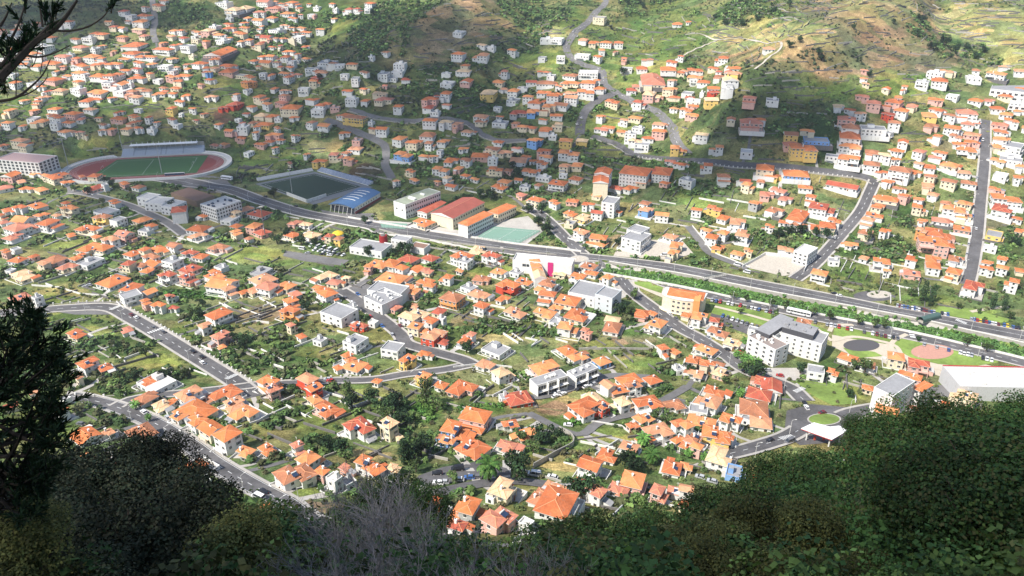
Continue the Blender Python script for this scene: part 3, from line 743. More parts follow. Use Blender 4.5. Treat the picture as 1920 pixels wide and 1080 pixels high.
def house_spec(W, D, st, roof, wl, rng, flat, detail):
    """returns wall MB, roof MB, windows [(mesh, x, y, z, rot)], extras {name: [MB]}"""
    wall = MB(); rf = MB(); wins = []; ex = {}
    wm = WALL[wl]; h = 2.75*st+0.2
    base = M_STONE if rng.random() < 0.15 else wm
    low = -3.0
    def blk(x0, x1, y0, y1, z0, z1, sides='fblr', n_st=None, z_first=0.0):
        wall.box(x0, x1, y0, y1, z0, z1, wm)
        s = n_st if n_st is not None else st
        for lv in range(s):
            zz = z_first+lv*2.9+0.95
            for side in sides:
                if side in 'fb':
                    L = x1-x0; k = max(1, int(L/3.1)); yy = y0 if side == 'f' else y1
                    for i in range(k):
                        if rng.random() < 0.12: continue
                        wins.append((rng.choice(WIN) if side != 'x' else 0, x0+L*(i+0.5)/k, yy, zz, 0 if side == 'f' else PI))
                else:
                    L = y1-y0; k = max(1, int(L/3.6)); xx = x0 if side == 'l' else x1
                    for i in range(k):
                        if rng.random() < 0.15: continue
                        wins.append((rng.choice(WIN), xx, y0+L*(i+0.5)/k, zz, -PI/2 if side == 'l' else PI/2))
    sides = 'fblr' if detail > 1 else ('flr' if detail else 'fl')
    x0, x1, y0, y1 = -W/2, W/2, -D/2, D/2
    v = rng.random()
    if flat:
        blk(x0, x1, y0, y1, low, h, sides)
        fm = M_FLATG if flat == 'k' else (M_FLATW if rng.random() < 0.6 else M_FLATG)
        rf.box(x0+0.25, x1-0.25, y0+0.25, y1-0.25, h, h+0.12, fm, bottom=False)
        for a, b, c, d in ((x0, x1, y0-0.003, y0+0.25), (x0, x1, y1-0.25, y1+0.003), (x0-0.003, x0+0.25, y0+0.25, y1-0.25), (x1-0.25, x1+0.003, y0+0.25, y1-0.25)):
            rf.box(a, b, c, d, h, h+0.75, wm)
        if v < 0.55:
            cx = rng.uniform(x0+W*0.3, x1-W*0.3); q = MB(); q.box(cx-W*0.14, cx+W*0.14, D*0.05, D*0.38, h+0.1, h+2.6, wm, top=fm); ex['roof_stairwell'] = [q]
        if v > 0.4:
            q = MB()
            q.box(x0+W*0.1, x0+W*0.6, y0-1.6, y0-0.003, 2.9*(st-1)-0.15, 2.9*(st-1), wm); q.box(x0+W*0.1, x0+W*0.6, y0-1.6, y0-1.45, 2.9*(st-1), 2.9*(st-1)+0.95, wm)
            ex['balcony'] = [q]
    else:
        rm = roof; gb = rng.random() < 0.25; pt = rng.uniform(0.30, 0.42)
        if v < 0.28:
            blk(x0, x1, y0, y1, low, h, sides); top = hip(rf, x0, x1, y0, y1, h, rm, pt, gable=gb, ridge=detail > 0)
            if gb:
                rh = (min(W, D)/2+0.55)*pt
                if W >= D:
                    for xx, s in ((x0, -1), (x1, 1)): wall.poly([(xx, y0, h), (xx, y1, h), (xx, 0, h+rh*0.9)][::s], wm)
                else:
                    for yy, s in ((y0, 1), (y1, -1)): wall.poly([(x0, yy, h), (x1, yy, h), (0, yy, h+rh*0.9)][::s], wm)
        elif v < 0.55:                                   # L plan, wing towards the front
            wx = rng.choice((-1, 1)); ww = W*rng.uniform(0.42, 0.55); dd = D*0.34
            yb = y0+dd
            blk(x0, x1, yb, y1, low, h, sides); top = hip(rf, x0, x1, yb, y1, h, rm, pt, ridge=detail > 0)
            a, b = (x0, x0+ww) if wx < 0 else (x1-ww, x1)
            blk(a+0.003, b-0.003, y0, yb+D*0.3, low, h-0.02, 'flr' if detail > 1 else 'f')
            hip(rf, a, b, y0, yb+D*0.33, h-0.015, rm, pt*0.97, ridge=detail > 0)
            if detail and rng.random() < 0.7:            # covered balcony in the angle
                c, d = (b, x1) if wx < 0 else (x0, a); q = MB(); zb = 2.9*(st-1)
                q.box(c+0.01, d-0.01, y0+0.3, yb-0.003, zb-0.15, zb+0.02, wm); q.box(c+0.01, d-0.01, y0+0.3, y0+0.42, zb+0.02, zb+0.95, wm)
                for xx in (c+0.2, d-0.2): q.box(xx-0.13, xx+0.13, y0+0.32, y0+0.55, low, zb-0.15, wm)
                ex['balcony'] = [q]
        elif v < 0.80:                                   # upper storey set back over a lower skirt roof
            st2 = max(1, st-1); hl = 2.9*st2+0.1
            s = rng.choice((-1, 1)); cut_ = W*rng.uniform(0.26, 0.38)
            a, b = (x0, x1-cut_) if s > 0 else (x0+cut_, x1)
            blk(a, b, y0, y1, low, h, sides); top = hip(rf, a, b, y0, y1, h, rm, pt, ridge=True)
            c, d = (b+0.003, x1) if s > 0 else (x0, a-0.003); h2 = max(2.9, h-2.9)
            yo = rng.choice((0.0, D*0.18))
            wall.box(c, d, y0+yo, y1-0.4, low, h2, wm); hip(rf, c-(0 if s > 0 else 0), d, y0+yo, y1-0.4, h2, rm, 0.32, ridge=True)
            wins.append((WIN[0], (c+d)/2, y0+yo, 0.95, 0))
        else:                                            # two staggered hips
            e = W*0.48; dy = D*0.16
            blk(x0, x0+e+0.4, y0+dy, y1, low, h, sides); top = hip(rf, x0, x0+e+0.4, y0+dy, y1, h, rm, pt)
            h3 = h-(0.9 if st > 1 else 0.4)
            blk(x0+e+0.403, x1, y0, y1-dy, low, h3, 'flr'[:2+(detail > 1)]); hip(rf, x0+e+0.403, x1, y0, y1-dy, h3, rm, pt)
        if detail and rng.random() < 0.7:
            q = MB(); cx, cy = rng.uniform(x0*0.5, x1*0.5), rng.uniform(y0*0.2, y1*0.55); q.box(cx-0.35, cx+0.35, cy-0.3, cy+0.3, h, h+1.9+D*0.05, WALL['w'])
            q.box(cx-0.45, cx+0.45, cy-0.4, cy+0.4, h+1.9+D*0.05, h+2.05+D*0.05, WALL['w']); ex['chimney'] = [q]
        if rng.random() < (0.55 if detail else 0.35):               # lean-to extension with a single slope
            q = MB(); sgn = rng.choice((-1, 1)); ln = D*rng.uniform(0.35, 0.7); dp = rng.uniform(2.2, 3.6); c0 = rng.uniform(y0*0.2, y1-ln) if y1-ln > y0*0.2 else 0
            xa, xb = (x1+0.003, x1+dp) if sgn > 0 else (x0-dp, x0-0.003); q.box(xa, xb, c0, c0+ln, low, 2.3, wm)
            zz = (2.95, 2.3) if sgn > 0 else (2.3, 2.95); lm = rng.choice((ROOF['o3'], ROOF['o5'], M_FLATG, M_FLATW, rm))
            q.poly([(xa-0.02, c0-0.2, zz[0]+.1), (xb+0.3*max(sgn, 0), c0-0.2, zz[1]+.1), (xb+0.3*max(sgn, 0), c0+ln+0.2, zz[1]+.1), (xa-0.02, c0+ln+0.2, zz[0]+.1)], lm)
            q.poly([(xa, c0, 2.3), (xb, c0, 2.3), (xb, c0, zz[1]), (xa, c0, zz[0])], wm); q.poly([(xb, c0+ln, 2.3), (xa, c0+ln, 2.3), (xa, c0+ln, zz[0]), (xb, c0+ln, zz[1])], wm)
            ex['extension'] = [q]
        if detail and rng.random() < 0.4:
            q = MB(); cx, cy = rng.uniform(x0*0.4, x1*0.4), rng.uniform(0, y1*0.5); q.tube((cx, cy, h), (cx, cy, h+3.6+D*0.08), 0.035, 0.03, M_FRAME, 4)
            for kk in range(3): q.box(cx-0.5, cx+0.5, cy-0.02, cy+0.02, h+2.6+D*0.08+kk*0.28, h+2.64+D*0.08+kk*0.28, M_FRAME)
            ex['aerial'] = [q]
        if detail > 1 and rng.random() < 0.35: ex['solar'] = (rng.uniform(-W*0.15, W*0.15), -D*0.25, h+0.2+(D*0.25)*pt+0.1)
        if detail > 1 and v < 0.28 and st > 1:
            q = MB(); zb = 2.9; L = W*rng.uniform(0.5, 0.95)
            q.box(-L/2, L/2, y0-1.5, y0-0.003, zb-0.15, zb, wm); q.box(-L/2, L/2, y0-1.5, y0-1.38, zb, zb+0.95, wm)
            for xx in (-L/2+0.15, L/2-0.15): q.box(xx-0.13, xx+0.13, y0-1.5, y0-1.25, low, zb-0.15, wm)
            ex['balcony'] = [q]
    return wall, rf, wins, ex, h

TILES = {}
TILES[(0, 720)] = '''840,30,250w;765,95,150o-w;1070,55,190;885,125,140c;960,100,80;1100,150,270o-c;970,195,110;1060,215,150o-w2a-37;1150,260,170o-c2a-37;1245,290,180o-w3a-37;1330,40,200;1440,20,150;1530,25,110p-p;1320,110,180o-c;1370,165,180o-w;1765,20,110o-r;1770,85,110o-c;1830,140,190o-p;1375,380,130o-g;1500,365,130o-g;1675,345,100p;1745,410,170o-w2;1810,490,100;1620,510,270o-w2;1880,530,120w;480,290,190o-w;600,275,100;800,270,210o-w;490,420,110;635,430,110r;1090,460,160;980,420,80w1;1150,545,100w1;330,140,120;60,120,90r;190,50,60;370,80,80w1;1550,680,80;1610,672,70k1'''
TILES[(640, 720)] = '''100,240,210r-w2;265,222,130c-c3;140,440,160o-w;195,485,120o-g;295,470,90c1;20,470,80p;40,545,120w;640,245,180o-b2;600,315,110o-b1;745,190,220o-p2;950,225,110o-w1;1045,280,150o-c1;1150,275,90k-g1;740,360,230o-c1;925,350,140p1;910,585,190c-c2;850,625,90k-w1;1195,590,170;1360,570,150;1430,600,150p;1560,590,150p;1640,540,170;1210,665,280o-w2;1130,640,190;700,680,190o-g;885,745,230p-p2;510,700,140;650,790,130r;1040,780,110w1;1040,860,100w1;1010,55,180r-r1;920,70,90k-w1;680,25,200o-p;560,5,100;1420,80,130c;1395,140,230o-w2;1520,140,110o-r;1600,110,140c-w2;1740,80,180;1860,120,160;1900,220,100;1700,190,140;1640,230,90;1780,265,190o-w2;1900,315,110;1710,310,130;1620,350,130;1500,400,150;1400,450,170o-w2;1860,470,140;1880,600,110p;1790,600,130p;1560,30,130;1500,5,100;1640,5,110;330,740,110r;200,770,80k1'''
TILES[(1280, 720)] = '''180,40,150o-w;140,92,200o-w;430,55,180r-w1g;500,10,150r-c1;90,140,140k1;400,135,200o-w;270,200,150;440,215,150;360,190,90k1;20,230,100;120,220,170;190,280,200o-y2;300,300,80;60,305,130;20,345,100;80,350,90;210,400,200c-w2;290,492,140kb1;20,460,80;20,590,90;20,680,80;430,530,60;1110,130,160;1490,110,80;1600,65,150c;940,390,60r;1040,20,80;1300,130,60r'''
TILES[(0, 360)] = '''215,75,120;390,90,110o-c2;110,85,90;235,125,80;130,155,120;280,172,140o-w2;120,192,170p-w2;40,100,80;20,170,70p;80,250,110p1;10,130,60;320,130,60;575,140,110y2;600,108,140k1;665,155,90k2;800,155,110o-c;850,187,80;495,205,140;620,265,110o-w;700,235,110p-p;820,215,90k;1160,130,90;1380,95,100;1320,115,80c;1295,150,100w;1460,120,140r-w;1660,170,80p;1720,180,80c;1110,205,130;1120,242,100;1330,190,80;1430,190,90;1475,225,110r-p;1330,225,90;1645,240,100;1750,240,120c1;1845,245,70r;1905,262,60y;535,315,190o-c;890,320,120o-c;980,300,90o-w;745,345,100;805,320,90;850,365,110;870,400,120o-p;790,410,80;715,400,90r;970,385,120w2;1070,340,100r-g;1130,360,90;1230,310,120o-p;1070,430,130r-p;1200,450,90;1245,420,90k-w1;940,465,110r;1060,475,110r;1215,475,100;1470,445,120k-g1;100,380,100;310,378,130;380,420,110p-c;240,400,80;430,370,80g;510,390,130k1;190,360,60;130,465,170c-c;830,440,80g;635,500,170o-w;730,535,140;735,578,140k-w2;840,560,90;955,580,60r;820,615,80;890,635,90o-w2;975,650,70r;1210,480,150;1250,515,170o-w2;1290,545,110o-w;1480,490,170;1505,530,130p;1435,548,110;1610,525,120;1370,562,70;1660,572,90p;1640,612,110;1630,665,120o-o2;1835,472,130c-w;1890,512,90p;1790,540,90;1840,567,130;1230,685,150o-w2;1155,750,90o-w2;1245,805,115p-w2;1245,870,70;430,795,130o-c;710,775,90p1;1640,745,70p-c2;1695,810,70;1800,830,90k-w1;500,960,150o-w2;590,985,110;440,1032,60;830,1065,130;1500,1060,140;1740,1035,140o-r2;1900,988,60;110,592,120p;200,600,70w;230,675,70w1;30,330,60;90,320,70k;460,350,50;370,60,60;650,50,80;540,250,70;1400,260,60;400,240,70g;60,440,60k'''
TILES[(640, 360)] = '''30,480,50c1;445,190,150o-c1;1010,15,80p;1100,40,120o-c;1040,67,80;1200,55,80;1300,50,80o-p;1390,70,80;1440,20,70;1545,112,80;1440,115,80r;1290,120,100;1365,142,120c-y;1290,172,80k-c1;1710,62,80;1715,97,100b2;1805,127,90o-w2;1330,225,110o-w;1450,250,120o-c;1460,292,90;1670,212,140w3;1660,252,180k-w3;1850,250,100;1885,300,90;1870,340,80;210,405,140o-w;280,400,110;380,375,130r;500,370,110r;680,360,140o-w2;775,325,120c-w;845,357,120r-w2;700,388,90w2;340,425,90;420,435,90o-c;480,440,90p;150,420,60;285,485,190;475,500,110;590,475,90;390,545,130o-p2;500,520,80;665,440,50;790,487,110o-p;885,447,100;985,450,90k;720,535,110k1;940,522,150o-r2;1030,500,110;1170,510,130;1120,545,80;625,592,150o-o2;775,575,140;910,600,90;790,637,100o-w2;295,645,100p;410,640,60;410,688,180c-w2;430,755,120o-c;550,670,90r;500,722,100;565,712,60w;520,800,150o-r2;580,845,80r;720,800,80p-w;708,835,110;100,750,110rr1;180,730,70w1;60,640,80k-w1;980,675,150o-w;1140,680,150o-c;1155,580,120;1275,610,160o-c;1330,690,170;1215,728,110w1;1275,755,130o-w;1380,780,80p-p2;1525,760,120o-w;1525,715,100c1;1395,415,110;1490,475,90o-w2;1410,455,80;1330,475,110;1230,455,90c-c;1690,685,100;1770,735,140;1770,670,70g;80,835,150k-w2;290,872,150k-w2;375,942,110o-y2;465,910,90;870,882,190k-w1;745,950,130;455,1030,120o-y;75,975,160;40,925,110;910,1010,150c-w;1150,990,210o-p;1270,890,130;1330,925,140;1465,950,120b1;1620,1060,170;1750,1055,120;1810,870,90;1875,895,90;1895,990,80k1;200,1062,60;1210,650,90'''
TILES[(1280, 360)] = '''80,100,70;180,90,100o-y2;230,145,90;310,170,110o-w2;130,215,80o-w2;140,250,90o-w2;230,230,80;340,235,110o-w2;200,310,90o-y;310,345,90;370,325,60;490,190,60o-w2;410,60,90g;475,15,100p-p;580,40,100p;520,105,120;650,135,180;785,85,170r-w2;655,182,120;790,187,150o-c2;900,165,90;1150,40,140;1100,80,100;1080,130,110;1040,160,100o-w2;1030,225,110;1140,220,80;1330,85,90o-c2;950,295,90;580,320,100;1590,65,100;1530,95,150;1590,137,110;1450,160,110p-w;1350,160,70;1570,205,110;1345,215,80o-o3;1440,232,170o-p2;1410,280,180o-p3;1500,302,70;1820,35,170o-w2;1800,95,150r-w2;1730,232,130wy1;1730,310,90w1;1290,375,90o-w2;1410,380,110;1540,377,110o-w;1290,455,110p-p;1410,415,100o-w2;1530,447,110o-c2;1020,370,70;1120,390,110o-w2;1150,442,50;850,382,80k-w;770,455,110o-w2;1700,390,80;1800,372,80;1690,425,80o-w2;1800,425,80o-w2;1895,440,60;1855,500,90o-w3;1640,530,150r-w2;95,700,110;190,722,90r;200,785,140o-w;20,690,70;265,848,130c-w1;140,885,140;60,940,110;140,965,110;210,967,70;70,1020,120;30,985,100w1;215,1015,120c1;470,1060,130r;400,770,80w;930,930,130;1040,970,110;1200,925,120;1330,968,150r-p2;1290,1035,130;750,1000,130w2;845,1010,90;680,735,110;570,170,70;720,30,80;1250,20,90;1330,40,80;1410,15,80;1480,60,80;1880,150,70;1900,220,80'''
TILES[(0, 0)] = '''870,45,70;850,90,80;800,120,80;780,165,70c;690,160,50;560,190,100;500,215,60w;290,215,50;245,260,90w2;450,265,90p;110,240,60;90,280,60;960,205,60;1030,215,60r;1095,205,35w;1260,15,80w;1350,50,110c-w2;1460,70,60p;1460,115,80;1540,45,80p;1620,75,70;1530,100,60;1490,10,80p;1650,15,80;1785,45,45w;1280,135,60;1290,160,70;1375,155,55;1180,175,80c;1350,185,80;1560,170,90w;1695,155,50;1720,180,60;1680,205,60w;1255,225,80w;1155,235,50;1400,225,40;1450,250,60;1500,210,70r;1525,265,40;1060,260,80w;980,255,50;755,255,100;740,300,100;920,280,110;820,320,110;970,330,60;700,330,60;520,320,80;340,325,80p;300,350,90;210,370,60;1240,295,110;1210,335,60;1130,360,90o-w;1275,370,80;1285,400,80o-p;1210,385,50;1175,410,40b;1430,340,60;1530,320,60;1625,290,70;1600,320,70;1500,350,80;1560,350,50;1640,345,50w;1720,330,60;1580,375,40;1845,355,100k;1600,410,60;1670,420,60p;1750,390,60w;1815,410,70;1780,440,60rr;1480,415,40w;1405,430,70;1400,460,80o-o2;640,360,80;560,360,70;440,370,60;780,350,60;850,360,60;930,370,70w;450,410,80o-w2;380,430,50;310,450,100;560,430,90;640,420,80;700,395,60;770,385,60r;770,440,90;840,415,50;890,450,50w;960,430,50;1030,430,90;1010,460,60;680,475,70;610,470,60w;730,470,40w;690,510,80w;740,515,70;830,510,60;760,550,70;920,495,50;990,495,60;540,530,100;520,560,100;440,500,80w;340,510,70;250,550,60;200,470,80w;1055,535,50;1190,545,70;1010,570,50;1320,585,80rr;1020,640,30w;1260,605,60rr;960,610,60y;1710,500,60w;1600,510,50;1600,540,60;1580,580,80p;1470,545,80;1640,610,100;1500,590,60;1820,590,80;1790,620,70w;310,615,70;510,615,70;415,640,90;320,655,80;235,680,70;310,695,50w;40,690,60;10,705,50;670,670,80;755,655,70;760,682,50;580,700,50;630,730,50;580,735,50;715,725,60;770,720,50;855,725,50w;370,740,80;450,745,50p;115,790,90;1000,700,50w;1340,670,40w;1470,650,70c;1490,700,90y;1430,690,60;1370,720,60w;1295,740,60;1560,720,40;1360,785,50;1540,760,90o-p;1580,790,50;1520,795,60;1750,690,70;1830,710,80;1900,660,40;1210,815,60p;1260,810,60;1800,910,80o-y;1890,870,70p;1630,915,30r;60,985,80;120,1020,70;150,1060,90;250,985,50;330,990,140;380,1022,80;460,990,50;540,985,60;530,1060,110rp;590,1040,50k;700,1030,70;780,1050,80;30,200,60w;90,170,60;170,300,70;30,330,50w;60,420,60w'''
TILES[(640, 0)] = '''40,55,60r;95,50,50r;160,20,70;150,50,40w;250,295,50;170,320,40w;60,360,60;130,405,60;20,425,50w;240,415,60w;330,365,70w;320,400,70w;290,440,50w;665,180,70w1;790,250,60c;840,265,60w1;660,305,80;785,310,90;690,400,80c;600,465,80w;705,460,70o-p;880,460,80;830,520,90cy2;920,500,50;970,515,70;1455,100,80k-c2;1160,220,80w1;1220,220,80w1;1360,225,60;1420,240,60;1490,240,70;1550,240,70;1350,310,90w1;1440,320,60o-w2;1235,320,50w;1390,410,110w2;1290,425,90;1290,470,110;1390,465,80;1150,470,100;1070,465,60r;1375,515,90o-w2;1465,515,60;1525,570,90o-c2;1140,520,80;1200,535,90;1295,550,80;1050,545,60;970,565,80w1;1100,575,100;1240,590,90;1170,600,80;1000,640,100r-g;1080,630,70b;1210,650,70;880,605,50w;590,525,60;500,570,90o-p2;500,600,80r;540,540,40r;220,530,80c-c;240,560,100p;60,560,70w2;135,570,50;1890,135,60;1605,385,70w1;1830,400,90;1905,410,60;1740,460,140p;1700,480,80p;1850,500,90;1740,535,110c-p2;1860,450,60;1620,515,60r;1720,575,80r;1910,320,40;1860,350,70;1690,385,60;60,680,130o-y2;30,650,80;20,750,60;170,690,40w;210,745,70;500,680,80o-w2;590,690,80c-w2;655,700,60;540,640,60k1;710,740,70;780,660,90;770,690,70;895,690,90k1;1060,720,80;1150,730,80;1215,700,60c-c;1020,715,60;1190,765,50w;1500,720,80;1440,745,90p;1655,665,80;1590,680,50;1630,760,70k-w3;1650,790,80c-w;1680,820,90k;1790,700,80;1790,735,90o-p2;1730,780,60;1265,790,80o-y2;1355,790,70c-y;1885,845,80y2;1850,910,60p;330,780,80o-w2;490,760,90;410,800,90;500,805,60;575,795,70;350,870,110b2;80,840,80;30,860,60;40,895,60;890,795,60;1090,790,90o-b2;850,840,90;920,860,90;780,875,90;700,900,70;620,905,80;560,950,100;390,960,60;520,880,50;870,950,80;940,960,60;1000,905,100;1040,880,60;1140,850,80;1150,882,80;1130,915,70;1280,860,120o-w2;1060,960,90;310,1020,50;410,1010,70g;540,1020,50;600,1000,70c;620,1045,80;750,1005,60;920,1020,90;890,1050,110;1000,1010,60;1110,1040,60;1220,1030,120;1320,1005,90;1700,1020,100;1820,1030,70;1630,1060,100;170,740,50'''
TILES[(1280, 0)] = '''220,330,80;70,395,80;10,400,50;70,435,90;295,385,70;290,420,90y;120,465,80;180,500,80;180,525,60rr;270,450,80c;485,275,60;60,570,90w;20,620,80;60,600,70;160,570,70c-y;40,550,60r;30,525,80k;375,560,90p-p2;505,565,80w1;390,695,130pp2;435,680,60;110,765,80c-w2;200,830,60o-w2;10,840,40;360,855,80w1;135,930,70o-w2;465,935,110o-c2;610,770,80o-y2;610,805,90p-p;715,755,80;735,775,140wb1;680,865,140o-y3;840,880,80w;940,905,130o-w2;630,960,140o-b1;590,985,70w;500,990,90y;370,1040,90;440,1022,60;690,1055,90;540,1070,110p;900,1045,180rw1;1425,410,100w2;1350,460,80w;1445,455,100o-w2;1635,440,90w;1765,415,110o-w2;1900,400,80;1885,580,90w2;1425,560,90;1520,540,80w;1030,470,40;880,600,70c;1010,545,80p-p;1075,580,90p-p2;1190,575,110;1290,600,80p;940,620,70;1000,640,70o-w2;1155,645,80rr;1230,625,90;1190,690,80o-w2;1070,725,140k-w2;925,680,110p-p2;940,730,110;940,765,130o-w2;940,810,130o-w2;1240,800,70;1210,850,80;1200,900,60;1065,860,90;1130,875,80c;1425,620,90;1385,650,90y;1400,710,100;1500,650,70;1520,720,100;1600,640,130p-w2;1630,690,120p;1640,760,100;1540,770,80;1620,800,80;1560,812,80;1590,840,110;1770,610,80;1900,625,80;1820,645,80;1780,700,100p;1850,680,80;1790,740,80;1780,780,110;1860,820,140w;1760,820,90;1750,900,90;1850,900,130w;1900,930,80;1065,945,100;1120,970,80;1225,960,130o-w3;1390,940,80;1330,920,60;1500,930,110;1580,970,80;1395,990,90;1380,1045,90;1500,1020,100;1610,1030,100;1150,1020,90;1210,1060,70;1790,985,100w;1890,1000,70;1750,1060,80'''

def default_angle(px, py):
    if py > 640 and 930 < px < 1300 and py < 830: return 28
    if px > 1250 and py > 700: return -25
    if px < 520 and py > 700: return -36
    if px < 720 and py > 540: return -38
    if px > 1650 and py < 560: return -29
    if py < 330: return -15
    return -28

class Thing: pass
THINGS = []      # everything that gets an automatic label
def register(o, px, py, look, noun, cat, group, size=0):
    t = Thing(); t.o = o; t.px = px; t.py = py; t.look = look; t.noun = noun; t.cat = cat; t.group = group; t.size = size
    THINGS.append(t); return t

HOUSES = []
for (ox, oy), s in TILES.items():
    for e in s.replace('\n', '').split(';'):
        a, b, c = e.split(',')
        i = 0
        while i < len(c) and c[i].isdigit(): i += 1
        w = float(c[:i]); code = c[i:]
        ang = None
        if 'a' in code: code, aa = code.split('a'); ang = float(aa)
        gab = code.endswith('g') and len(code) > 2 and code[:-1][-1].isdigit()
        if gab: code = code[:-1]
        st = None
        if code and code[-1].isdigit(): st = int(code[-1]); code = code[:-1]
        rf = 'o'; wl = None
        if '-' in code: rf, wl = code.split('-')
        elif len(code) == 2: rf, wl = code
        elif code in ('r', 'p', 'c', 'w', 'k'): rf = code
        elif code in ('y', 'b', 'g', 'o'): wl = code
        HOUSES.append(dict(px=ox+float(a)/3, py=oy+float(b)/3, w=w/3, rf=rf, wl=wl, st=st, ang=ang))

def px_scale(zc): return F/zc
def place_houses():
    rng = random.Random(11)
    kept = []
    for h in HOUSES:
        if h['wl'] is None: h['wl'] = rng.choice('wwwwwccp') if h['rf'] not in 'wk' else 'w'
        if h['rf'] == 'p' and h['wl'] == 'w' and rng.random() < .3: h['wl'] = 'p'
        far = h['py'] < 330
        if h['st'] is None: h['st'] = 2 if rng.random() < (0.36 if far else 0.36) else 1
        hh = 2.9*h['st']+1.0
        x, y, zc = P(h['px'], h['py'], hh*0.85)
        wm = h['w']/px_scale(zc)*(1.12 if far else (0.95 if h['py'] > 640 else 1.02))
        wm = max(6.0, wm)
        a = h['ang'] if h['ang'] is not None else default_angle(h['px'], h['py'])+rng.uniform(-12, 12)
        if h['ang'] is None and rng.random() < 0.3: a += 90
        ar = R(a); asp = rng.uniform(0.70, 0.98)
        if wm > 26: asp = 0.45
        W = wm/(abs(math.cos(ar))+asp*abs(math.sin(ar)))-0.9
        h.update(x=x, y=y, zc=zc, W=W, D=W*asp, a=ar, wm=wm)
        h['near'] = h['w']
        kept.append(h)
    # keep neighbours from standing inside one another
    for it in range(6):
        for i, p in enumerate(kept):
            for q in kept[i+1:]:
                dx, dy = q['x']-p['x'], q['y']-p['y']; d = math.hypot(dx, dy)
                m = (max(p['W'], p['D'])+max(q['W'], q['D']))*0.36
                if 0.01 < d < m:
                    s = min((m-d)/2, 0.9)/d; p['x'] -= dx*s; p['y'] -= dy*s; q['x'] += dx*s; q['y'] += dy*s
    return kept
HS = place_houses()
# houses may not stand on a road
for h in HS:
    for L, hw in ROADS:
        d = np.hypot(L[:, 0]-h['x'], L[:, 1]-h['y']); k = int(np.argmin(d)); m = hw+min(h['W'], h['D'])*0.5+0.3
        if 0.01 < d[k] < m:
            v = np.array([h['x']-L[k, 0], h['y']-L[k, 1]])/d[k]; s = min(m-d[k], 9); h['x'] += v[0]*s; h['y'] += v[1]*s

HS.sort(key=lambda h: -h['w'])
LOOKW = {'w': 'white', 'c': 'cream', 'p': 'pink', 'y': 'yellow', 'b': 'blue', 'r': 'red', 'g': 'grey', 'o': 'orange-walled'}
LOOKR = {'o': 'orange-roofed', 'r': 'red-roofed', 'p': 'faded pink-roofed', 'c': 'sand-roofed', 'w': 'flat-roofed', 'k': 'grey flat-roofed'}
N_IND = 300
def roof_of(h, rng):
    if h['rf'] == 'o': return ROOF[rng.choice(('o', 'o', 'o', 'o2', 'o2', 'o3', 'o3', 'o4', 'o5'))]
    return ROOF.get(h['rf'])
def fill_far():
    """the small houses packed between the ones read off the photograph on the upper slopes"""
    rg = random.Random(55); out = []; pts = [(h['x'], h['y'], max(h['W'], h['D'])) for h in HS]
    for h in list(HS):
        if h['py'] > 345 or h['py'] < 3: continue
        for k in range(4 if h['py'] < 75 and h['px'] < 720 else (2 if h['px'] < 560 or h['px'] > 1000 else 1)):
            a = rg.uniform(0, 6.28); d = rg.uniform(13, 26); x, y = h['x']+math.cos(a)*d, h['y']+math.sin(a)*d*1.2; W = rg.uniform(6.5, 13.0)
            if any((x-q[0])**2+(y-q[1])**2 < ((q[2]+W)*0.52)**2 for q in pts): continue
            if any(np.min(np.hypot(L[:, 0]-x, L[:, 1]-y)) < hw+W*0.6 for L, hw in ROADS): continue
            px, py, zc = proj(x, y, float(H(x, y)))
            if 90 < px < 450 and 255 < py < 350 or 450 < px < 740 and 300 < py < 400 or 1000 < px < 1280 and py < 100 or px > 1300 and py < 130 or 1370 < px < 1560 and 130 < py < 300: continue
            if 640 < px < 1000 and py < 100: continue
            pts.append((x, y, W)); c = rg.random()
            out.append(dict(px=px, py=py, w=1.0, x=x, y=y, zc=zc, W=W, D=W*rg.uniform(.6, .9), a=h['a']+R(rg.choice((0, 90))+rg.uniform(-12, 12)), st=rg.choice((1, 1, 2)), rf='o' if c < .66 else rg.choice('wkrp'), wl=rg.choice('wwwwwwcp')))
    HS.extend(out); print('extra far houses', len(out))
fill_far()
